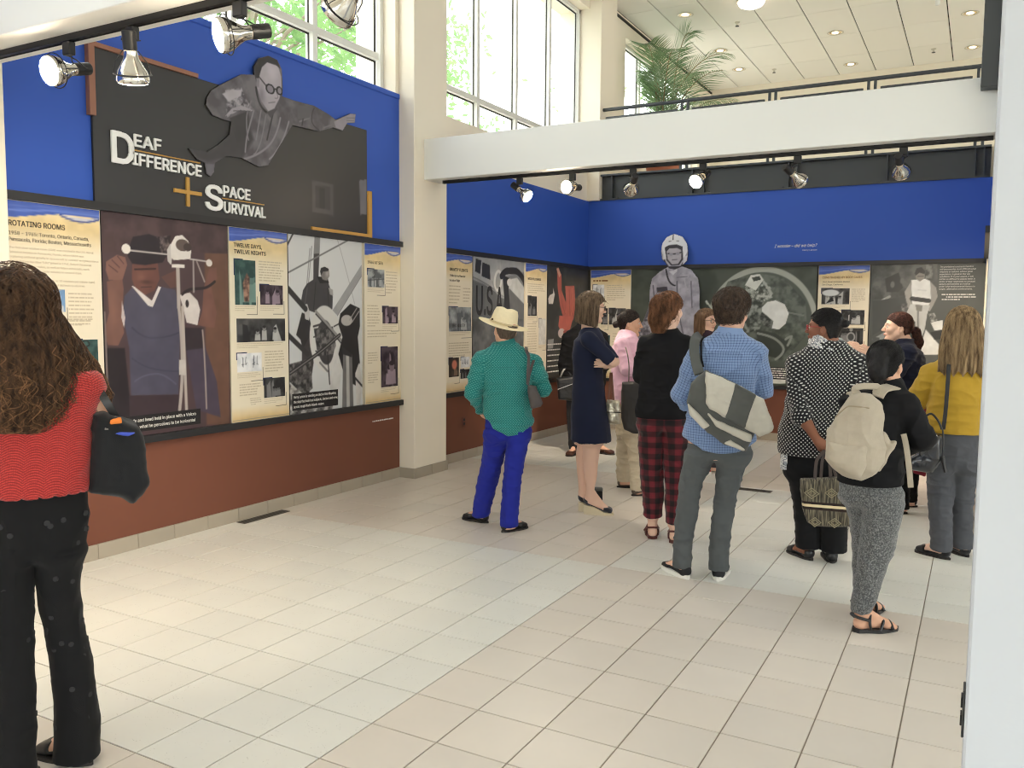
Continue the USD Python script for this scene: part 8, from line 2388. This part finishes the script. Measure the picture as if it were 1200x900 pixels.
def spotlight(x, y, z, bulb, d, bright, label, group=None, beam=0., cone=38.):
    S_ = 1.16 if y < 4 else 1.0
    """bulb: centre of the reflector; d: where it points"""
    t = thing('track_spotlight', label, 'spotlight', (x, y, z), 0, group)
    d = unit(d); c = V(*bulb) - V(x, y, z)
    MB().box(-.028, .028, -.017, .017, -.062, -.001, b=.004).build('adapter', M_lampblack, t)
    R = frame_to(d)
    prof = [(.004, -.105), (.021, -.100), (.024, -.085), (.027, -.06), (.040, -.035), (.054, -.012), (.0605, .012), (.0615, .024), (.057, .031)]
    prof = [(a * S_, b * S_) for a, b in prof]
    MB().lathe(prof[2:], 26, c, d).build('reflector_bulb', M_mirror, t, smooth=50)
    MB().lathe([(.026, -.084), (.023, -.088), (.023, -.105), (.0, -.105)], 18, c, d).build('bulb_neck', M_neck, t, smooth=50)
    MB().lathe([(.057 * S_, .031 * S_), (.044 * S_, .036 * S_), (.024 * S_, .0395 * S_), (.0, .041 * S_)], 26, c, d).build('lens', M_glow if bright else M_glow2, t, smooth=True)
    MB().lathe([(.0, -.182), (.028, -.182), (.030, -.177), (.030, -.104), (.026, -.100), (.0, -.100)], 20, c, d).build('socket', M_lampblack, t, smooth=40)
    if beam:
        q = UsdLux.SphereLight.Define(stage, pathof(t) + '/beam')
        q.CreateRadiusAttr(.03); q.CreateIntensityAttr(beam * LAMP); q.CreateColorAttr(Gf.Vec3f(1.0, .84, .64)); q.CreateNormalizeAttr(False)
        sh = UsdLux.ShapingAPI.Apply(q.GetPrim()); sh.CreateShapingConeAngleAttr(cone); sh.CreateShapingConeSoftnessAttr(.7)
        Rl = frame_to(-d); m4 = np.eye(4); m4[:3, :3] = Rl.T; m4[3, :3] = c + d * (.043 * S_ + .04)
        q.AddTransformOp().Set(Gf.Matrix4d(*[float(v) for v in m4.ravel()]))
    s0 = c - d * .142
    side = unit(np.cross(d, (0, 0, 1)) + 1e-4)
    for k in (-1, 1):
        MB().tube([V(.012 * k, 0, -.06), V(.02 * k, 0, -.06) * .6 + s0 * .4 + side * .03 * k, s0 + side * .032 * k, s0 + side * .03 * k - d * .01], .003, 6).build('yoke_wire', M_lampblack, t)
    ring = [c + d * .0 + R @ V(.068 * S_ * math.cos(a), .068 * S_ * math.sin(a), 0) for a in np.arange(24) * PI / 12]
    MB().tube(ring, .0024, 5, closed=True).build('guard_ring', M_lampblack, t)
    for k in range(2):
        u = R @ V(1 if k else -1, 0, 0)
        MB().tube([c + u * .068 * S_, c + u * .058 * S_ - d * .05, c + u * .031 - d * .10], .0024, 5).build('guard_wire', M_lampblack, t)
    return t


track(-4.70, .0, 2.57, 2.884)
track(-4.60, .02, 6.97, 2.884)
zt = 2.855
spotlight(-3.80, 2.57, zt, (-3.874, 2.55, 2.728), (.007, -.956, -.292), True, 'lit spotlight on the near track, first from the left, glaring at the viewer', beam=600, cone=60.)
spotlight(-3.35, 2.57, zt, (-3.355, 2.57, 2.650), (-.22, .25, -.94), False, 'mirrored spotlight on the near track pointing straight down over the title board', beam=2000)
spotlight(-2.69, 2.57, zt, (-2.745, 2.55, 2.727), (-.451, -.852, -.268), True, 'lit spotlight on the near track facing left, above the flying figure', beam=800, cone=60.)
spotlight(-2.12, 2.57, zt, (-2.155, 2.56, 2.74), (-.834, .1, -.55), False, 'spotlight on the near track in front of the window, cut by the top edge', beam=2500)
spotlight(-3.774, 6.97, zt, (-3.711, 6.97, 2.695), (.781, -.1, -.57), False, 'spotlight on the far track turned right, nearest the pillar', beam=2500)
spotlight(-3.239, 6.97, zt, (-3.271, 6.95, 2.735), (-.162, -.982, -.096), True, 'glaring white spotlight on the far track, second from the pillar')
spotlight(-2.668, 6.97, zt, (-2.681, 6.96, 2.68), (-.48, .72, -.50), False, 'spotlight on the far track aimed down, third from the pillar', beam=7000, cone=30.)
spotlight(-2.059, 6.97, zt, (-2.098, 6.95, 2.714), (-.249, -.841, -.48), False, 'spotlight on the far track tilted left, fourth from the pillar')
spotlight(-1.308, 6.97, zt, (-1.290, 6.97, 2.665), (.48, .72, -.50), False, 'spotlight on the far track tilted right, fifth from the pillar', beam=7000, cone=30.)
spotlight(-.555, 6.97, zt, (-.566, 6.96, 2.675), (.05, .86, -.50), False, 'spotlight on the far track nearest the right column', beam=6000, cone=30.)

# ---------------------------------------------------------------- mezzanine railing
M_rail = mat('railing_steel', (70, 74, 78), .5, metal=.2)
rl = thing('railing', 'dark steel railing along the edge of the upper floor', 'railing')
yr = YB + .05
MB().tube([(-4.78, yr, 4.455), (.2, yr, 4.455)], .024, 10).build('handrail', M_rail, rl, smooth=40)
px_ = [-4.77, -3.62, -3.54, -2.475, -2.40, -1.31, -1.235, -.15, -.075]
for x in px_:
    MB().box(x - .016, x + .016, yr - .016, yr + .016, 3.56, 4.435, b=.003).build('post', M_rail, rl)
for a, b in ((-4.77, -3.62), (-3.54, -2.475), (-2.40, -1.31), (-1.235, -.15)):
    a, b = a + .07, b - .07
    MB().box(a, b, yr - .012, yr + .012, 4.33, 4.355).build('panel_bar', M_rail, rl)
    MB().box(a, b, yr - .012, yr + .012, 3.64, 3.665).build('panel_bar', M_rail, rl)
    for x in (a, b):
        MB().box(x - .012, x + .012, yr - .0118, yr + .0118, 3.642, 4.353).build('panel_side', M_rail, rl)
    for z in (3.8, 4.2):
        for q, e in ((a - .06, a - .008), (b + .008, b + .06)):
            MB().box(q, e, yr - .006, yr + .006, z, z + .02).build('bracket', M_rail, rl)
    mb = MB()
    n = int((b - a) / .026)
    for i in range(1, n):
        x = a + (b - a) * i / n
        mb.box(x - .005, x + .005, yr - .004, yr + .004, 3.665, 4.33)
    for z in np.arange(3.70, 4.32, .026):
        mb.box(a, b, yr - .003, yr + .003, z, z + .009)
    mb.build('mesh_infill', M_rail, rl, kind='stuff')

# dark steel post in front of the far beam, at its right end
sp = thing('trim_3', kind='structure')
MB().box(-.075, .035, 6.72, 6.838, 3.17, ZC, b=.004).build('steel_post', M_steel, sp)

# ---------------------------------------------------------------- palm on the upper floor
M_frond = usdkit.material(stage, '/World/Looks/palm_leaf', {
    'n': ('noise_texture', {'scale': 6.0}), 'tc': ('texture_coordinate', {}), 'r': ('rgb_ramp', {'ramp': [(.3, tuple(lin((84, 114, 90)))), (.7, tuple(lin((146, 172, 140))))]}),
    'p': ('principled_bsdf', {'roughness': .45}), 't': ('translucent_bsdf', {'color': tuple(lin((120, 150, 90)))}), 'm': ('mix_closure', {'fac': .3})},
    [('tc.object', 'n.vector'), ('n.fac', 'r.fac'), ('r.color', 'p.base_color'), ('p.BSDF', 'm.closure1'), ('t.BSDF', 'm.closure2')], surface='m.closure')
M_stem = mat('palm_stem', (142, 122, 84), .7, var=.2)
pl = thing('potted_palm', 'tall potted palm with arching fronds behind the upper railing', 'plant', (-4.45, 12.9, 3.56))
MB().lathe([(.0, 0), (.20, 0), (.22, .02), (.27, .42), (.285, .44), (.285, .47), (.25, .47), (.245, .43), (.0, .42)], 24).build('pot', mat('terracotta', (170, 104, 76), .7), pl, smooth=40)
rp = random.Random(11)
for k in range(15):
    az_ = k * 2.399 + rp.uniform(-.3, .3); tall = rp.uniform(1.15, 2.2); reach = rp.uniform(.7, 1.5)
    if k < 3:
        tall, reach = 2.65 - .15 * k, .35 + .1 * k
    o = V(math.cos(az_), math.sin(az_), 0)
    if o[0] * reach < -.36:
        reach = .42
    st = V(.08 * math.cos(k * 1.7), .08 * math.sin(k * 1.7), .42)
    u = np.linspace(0, 1, 16)
    spine = np.stack([st + o * reach * t ** 1.7 + V(0, 0, tall * (1.18 * t - .48 * t ** 3.2)) for t in u])
    spine[:, 0] = np.maximum(spine[:, 0], -.36)
    fr = UsdGeom.Xform.Define(stage, pathof(pl) + '/' + numbered(pathof(pl), 'frond')).GetPrim()
    MB().tube(spine, .012 * (1 - .75 * u), 6).build('rib', M_stem, fr, smooth=True)
    mb = MB(); sd = np.cross(o, (0, 0, 1))
    tt = np.linspace(.28, .99, 34)
    P_ = PchipInterpolator(u, spine)(tt); Tn = PchipInterpolator(u, spine)(np.minimum(tt + .02, 1.01)) - P_
    for i in range(len(tt)):
        L_ = .46 * math.sin(PI * min(1, .18 + .82 * (tt[i] - .25) / .75)) ** .7 + .05
        tn = unit(Tn[i])
        for s_ in (-1, 1):
            e = unit(tn * .75 + sd * s_ * .8 + V(0, 0, -.15 + rp.uniform(-.08, .08)))
            p1 = P_[i] + e * L_ * .5 + V(0, 0, .01); p2 = P_[i] + e * L_ + V(0, 0, -.10 * L_)
            w_ = unit(np.cross(e, np.cross(sd * s_, tn)) + 1e-5) * .0085
            mb.add([P_[i] - w_ * .5, P_[i] + w_ * .5, p1 + w_, p1 - w_, p2], [(0, 1, 2), (0, 2, 3), (3, 2, 4)])
    v_, f_ = mb.get()
    v_[:, 0] = np.maximum(v_[:, 0], -.40)
    obj('leaflets', (v_, f_), M_frond, fr, kind='stuff')

# ---------------------------------------------------------------- ceiling fittings of the upper floor
M_lum = usdkit.material(stage, '/World/Looks/downlight_glow', {'e': ('emission', {'color': (1.0, .86, .64), 'strength': 14.0})}, surface='e.emission')
M_ring = mat('downlight_trim', (216, 210, 198), .35, metal=.3)
first = None
DL = [(-4.087, 12.707), (-4.085, 14.651), (-4.076, 15.896), (-2.228, 14.58), (-2.238, 16.483), (-.346, 14.57), (-.325, 16.383)]
for i, (x, y) in enumerate(DL):
    lab = ['recessed downlight at the upper left, above the palm', 'recessed downlight right of the palm top', 'recessed downlight farthest back on the left, just above the railing', 'recessed downlight in the middle of the panelled ceiling', 'recessed downlight in the middle, just above the railing', 'recessed downlight at the upper right, beside the white sensor', 'recessed downlight at the lower right, just above the railing'][i]
    if first is None:
        first = thing('downlight', lab, 'ceiling light', (x, y, ZC - .001), 0, 'recessed downlights over the upper floor')
        MB().lathe([(.115, -.001), (.125, -.006), (.118, -.010), (.098, -.008), (.092, -.001)], 26).build('trim_ring', M_ring, first, smooth=40)
        MB().lathe([(.094, -.0015), (.06, -.003), (.0, -.0035)], 22).build('reflector', mat('warm_reflector', (236, 214, 170), .2, metal=.6), first, smooth=True)
        MB().lathe([(.052, -.004), (.04, -.010), (.0, -.012)], 18).build('lamp', M_lum, first, smooth=True)
    else:
        copy_of(first, 'downlight', (x, y, ZC - .001), 0, lab)
cl = thing('ceiling_lamp', 'large round glowing ceiling lamp cut by the top edge', 'ceiling light', (-3.06, 12.50, ZC))
MB().lathe([(.0, 0), (.20, 0), (.20, -.05), (.19, -.055)], 28).build('base', M_ring, cl, smooth=40)
MB().lathe([(.19, -.05), (.16, -.10), (.08, -.135), (.0, -.145)], 28).build('diffuser', M_lum, cl, smooth=True)
first = None
for x, y in ((-3.483, 13.397), (-3.512, 16.2), (-.901, 16.2)):
    if first is None:
        first = thing('sprinkler', 'small ceiling sprinkler head between the two left rows of downlights', 'sprinkler', (x, y, ZC), 0, 'sprinkler heads over the upper floor')
        MB().lathe([(.0, 0), (.04, 0), (.04, -.008), (.012, -.01), (.010, -.045), (.0, -.045)], 12).build('pipe', M_ring, first)
        MB().lathe([(.0, -.060), (.03, -.058), (.03, -.062), (.0, -.064)], 12).build('deflector', M_steel, first)
        MB().box(-.014, -.011, -.003, .003, -.06, -.04).box(.011, .014, -.003, .003, -.06, -.04).build('arm', M_steel, first)
    else:
        copy_of(first, 'sprinkler', (x, y, ZC), 0, 'small ceiling sprinkler head ' + ('far back on the left, over the railing' if x < -2 else 'at the right, over the railing'))
dv = thing('ceiling_sensor', 'white tube hanging from the upper ceiling near the right', 'sensor', (-.70, 12.95, ZC))
MB().lathe([(.0, 0), (.06, 0), (.06, -.015), (.03, -.02), (.03, -.32), (.025, -.34), (.0, -.345)], 16).build('tube', M_white, dv, smooth=40)
MB().box(.02, .30, -.03, .03, -.03, -.001, b=.006).build('bracket', M_white, dv)

# ---------------------------------------------------------------- floor vents, outlets
def vent(name_label, x0, x1, y0, y1, along):
    t = thing('floor_vent', name_label, 'vent', ((x0 + x1) / 2, (y0 + y1) / 2, .0005))
    w, h = (x1 - x0) / 2, (y1 - y0) / 2
    MB().box(-w, w, -h, h, .0002, .0012).build('tray', mat('vent_dark', (36, 34, 32), .7), t)
    e = .010
    MB().box(-w, w, -h, -h + e, .001, .004).box(-w, w, h - e, h, .001, .004).box(-w, -w + e, -h + e, h - e, .001, .004).box(w - e, w, -h + e, h - e, .001, .004).build('frame', mat('vent_bronze', (96, 90, 82), .45, metal=.5), t)
    n = 3
    for i in range(n):
        if along == 'y':
            c = -w + e + (2 * w - 2 * e) * (i + .5) / n
            MB().box(c - .004, c + .004, -h + e, h - e, .001, .0035).build('slat', mat('vent_bronze', (96, 90, 82), .45, metal=.5), t)
        else:
            c = -h + e + (2 * h - 2 * e) * (i + .5) / n
            MB().box(-w + e, w - e, c - .004, c + .004, .001, .0035).build('slat', mat('vent_bronze', (96, 90, 82), .45, metal=.5), t)


vent('dark floor vent along the baseboard below the ship photograph', -4.90, -4.81, 4.56, 5.04, 'y')
vent('dark floor vent in the tiles beyond the grey jeans', -1.99, -1.60, 7.80, 7.90, 'x')
ot = thing('wall_outlet', 'small black double outlet low on the brown wall past the pillar', 'outlet', (XL + .001, 7.86, .42))
MB().box(0, .004, -.035, .035, -.057, .057, b=.0015).build('cover_plate', mat('brown_plate', (104, 56, 42), .5), ot)
for z in (-.022, .022):
    MB().box(.004, .006, -.017, .017, z - .013, z + .013, b=.001).build('socket', M_lampblack, ot)
oc = thing('column_outlet', 'dark metal outlet plate on the edge of the right column', 'outlet', (.0115, 2.45, .58))
MB().box(-.006, 0, -.036, .036, -.062, .062, b=.002).build('cover_plate', mat('dark_plate', (70, 70, 70), .4, metal=.6), oc)
for z in (-.024, .024):
    MB().box(-.010, -.006, -.018, .018, z - .014, z + .014, b=.001).build('socket', M_lampblack, oc)

# ---------------------------------------------------------------- trees outside the windows
M_tleaf = usdkit.material(stage, '/World/Looks/tree_leaf', {
    'oi': ('geometry', {}), 'r': ('rgb_ramp', {'ramp': [(0, tuple(lin((88, 122, 84)))), (1, tuple(lin((140, 170, 122))))]}),
    'p': ('diffuse_bsdf', {}), 't': ('translucent_bsdf', {'color': tuple(lin((150, 180, 116)))}), 'm': ('mix_closure', {'fac': .45})},
    [('oi.random_per_island', 'r.fac'), ('r.color', 'p.color'), ('p.BSDF', 'm.closure1'), ('t.BSDF', 'm.closure2')], surface='m.closure')
M_bark = mat('pale_bark', (150, 138, 124), .9, var=.2)


def tree(x, y, h, seed, label, nl=1500, spread=2.4):
    r = np.random.default_rng(seed)
    t = thing('tree', label, 'tree', (x, y, -.13))
    br = []; tips = []
    top = V(r.uniform(-.4, .4), r.uniform(-.4, .4), h * .85)
    MB().tube([V(0, 0, 0), top * .35 + (.1, .1, 0), top * .7, top], [.16, .12, .07, .02], 8).build('trunk', M_bark, t, smooth=True)
    for k in range(13):
        f = r.uniform(.3, .95); b = top * f; a = r.uniform(0, 6.28); L = spread * (1.15 - f * .6) * r.uniform(.7, 1.1)
        e = b + V(math.cos(a) * L, math.sin(a) * L, L * r.uniform(.25, .7)); m = (b + e) / 2 + V(0, 0, .15)
        MB().tube([b, m, e], [.055 * (1.2 - f), .03, .008], 6).build('branch', M_bark, t, smooth=True)
        tips += [e, m * .4 + e * .6, m]
    tips = np.array(tips)
    c = tips[r.integers(0, len(tips), nl)] + r.normal(0, .42, (nl, 3)) * (1, 1, .7)
    n = r.normal(0, 1, (nl, 3)); n /= NRM(n, axis=1, keepdims=True); u = np.cross(n, r.normal(0, 1, (nl, 3))); u /= NRM(u, axis=1, keepdims=True); w = np.cross(n, u)
    s = r.uniform(.07, .13, nl)[:, None]
    q = np.stack([c - u * s, c + w * s * .45 - n * s * .12, c + u * s, c - w * s * .45 - n * s * .12], 1).reshape(-1, 3)
    i = np.arange(nl)[:, None] * 4
    obj('foliage', (q, np.vstack([i + (0, 1, 2), i + (0, 2, 3)])), M_tleaf, t, kind='stuff')


TL = ['pale tree outside the tall far window, behind its lower left panes', 'pale tree outside the tall far window, behind its right-hand panes', 'tall pale tree far outside, between the tall window and the palm', 'small pale tree outside the near window, above the flying figure', 'pale tree outside the window behind the palm', 'tallest pale tree, farthest off behind the tall far window']
for k, (x, y, h, sd, nl) in enumerate(((-9.5, 9.0, 9.5, 1, 1700), (-10.5, 13.4, 10.5, 2, 1900), (-12.5, 18.0, 11.0, 3, 2000), (-8.8, 4.6, 6.8, 4, 1300), (-11.0, 23.0, 10.0, 5, 1600), (-15.5, 11.5, 12.0, 6, 1600))):
    tree(x, y, h, sd, TL[k], nl, 2.0)
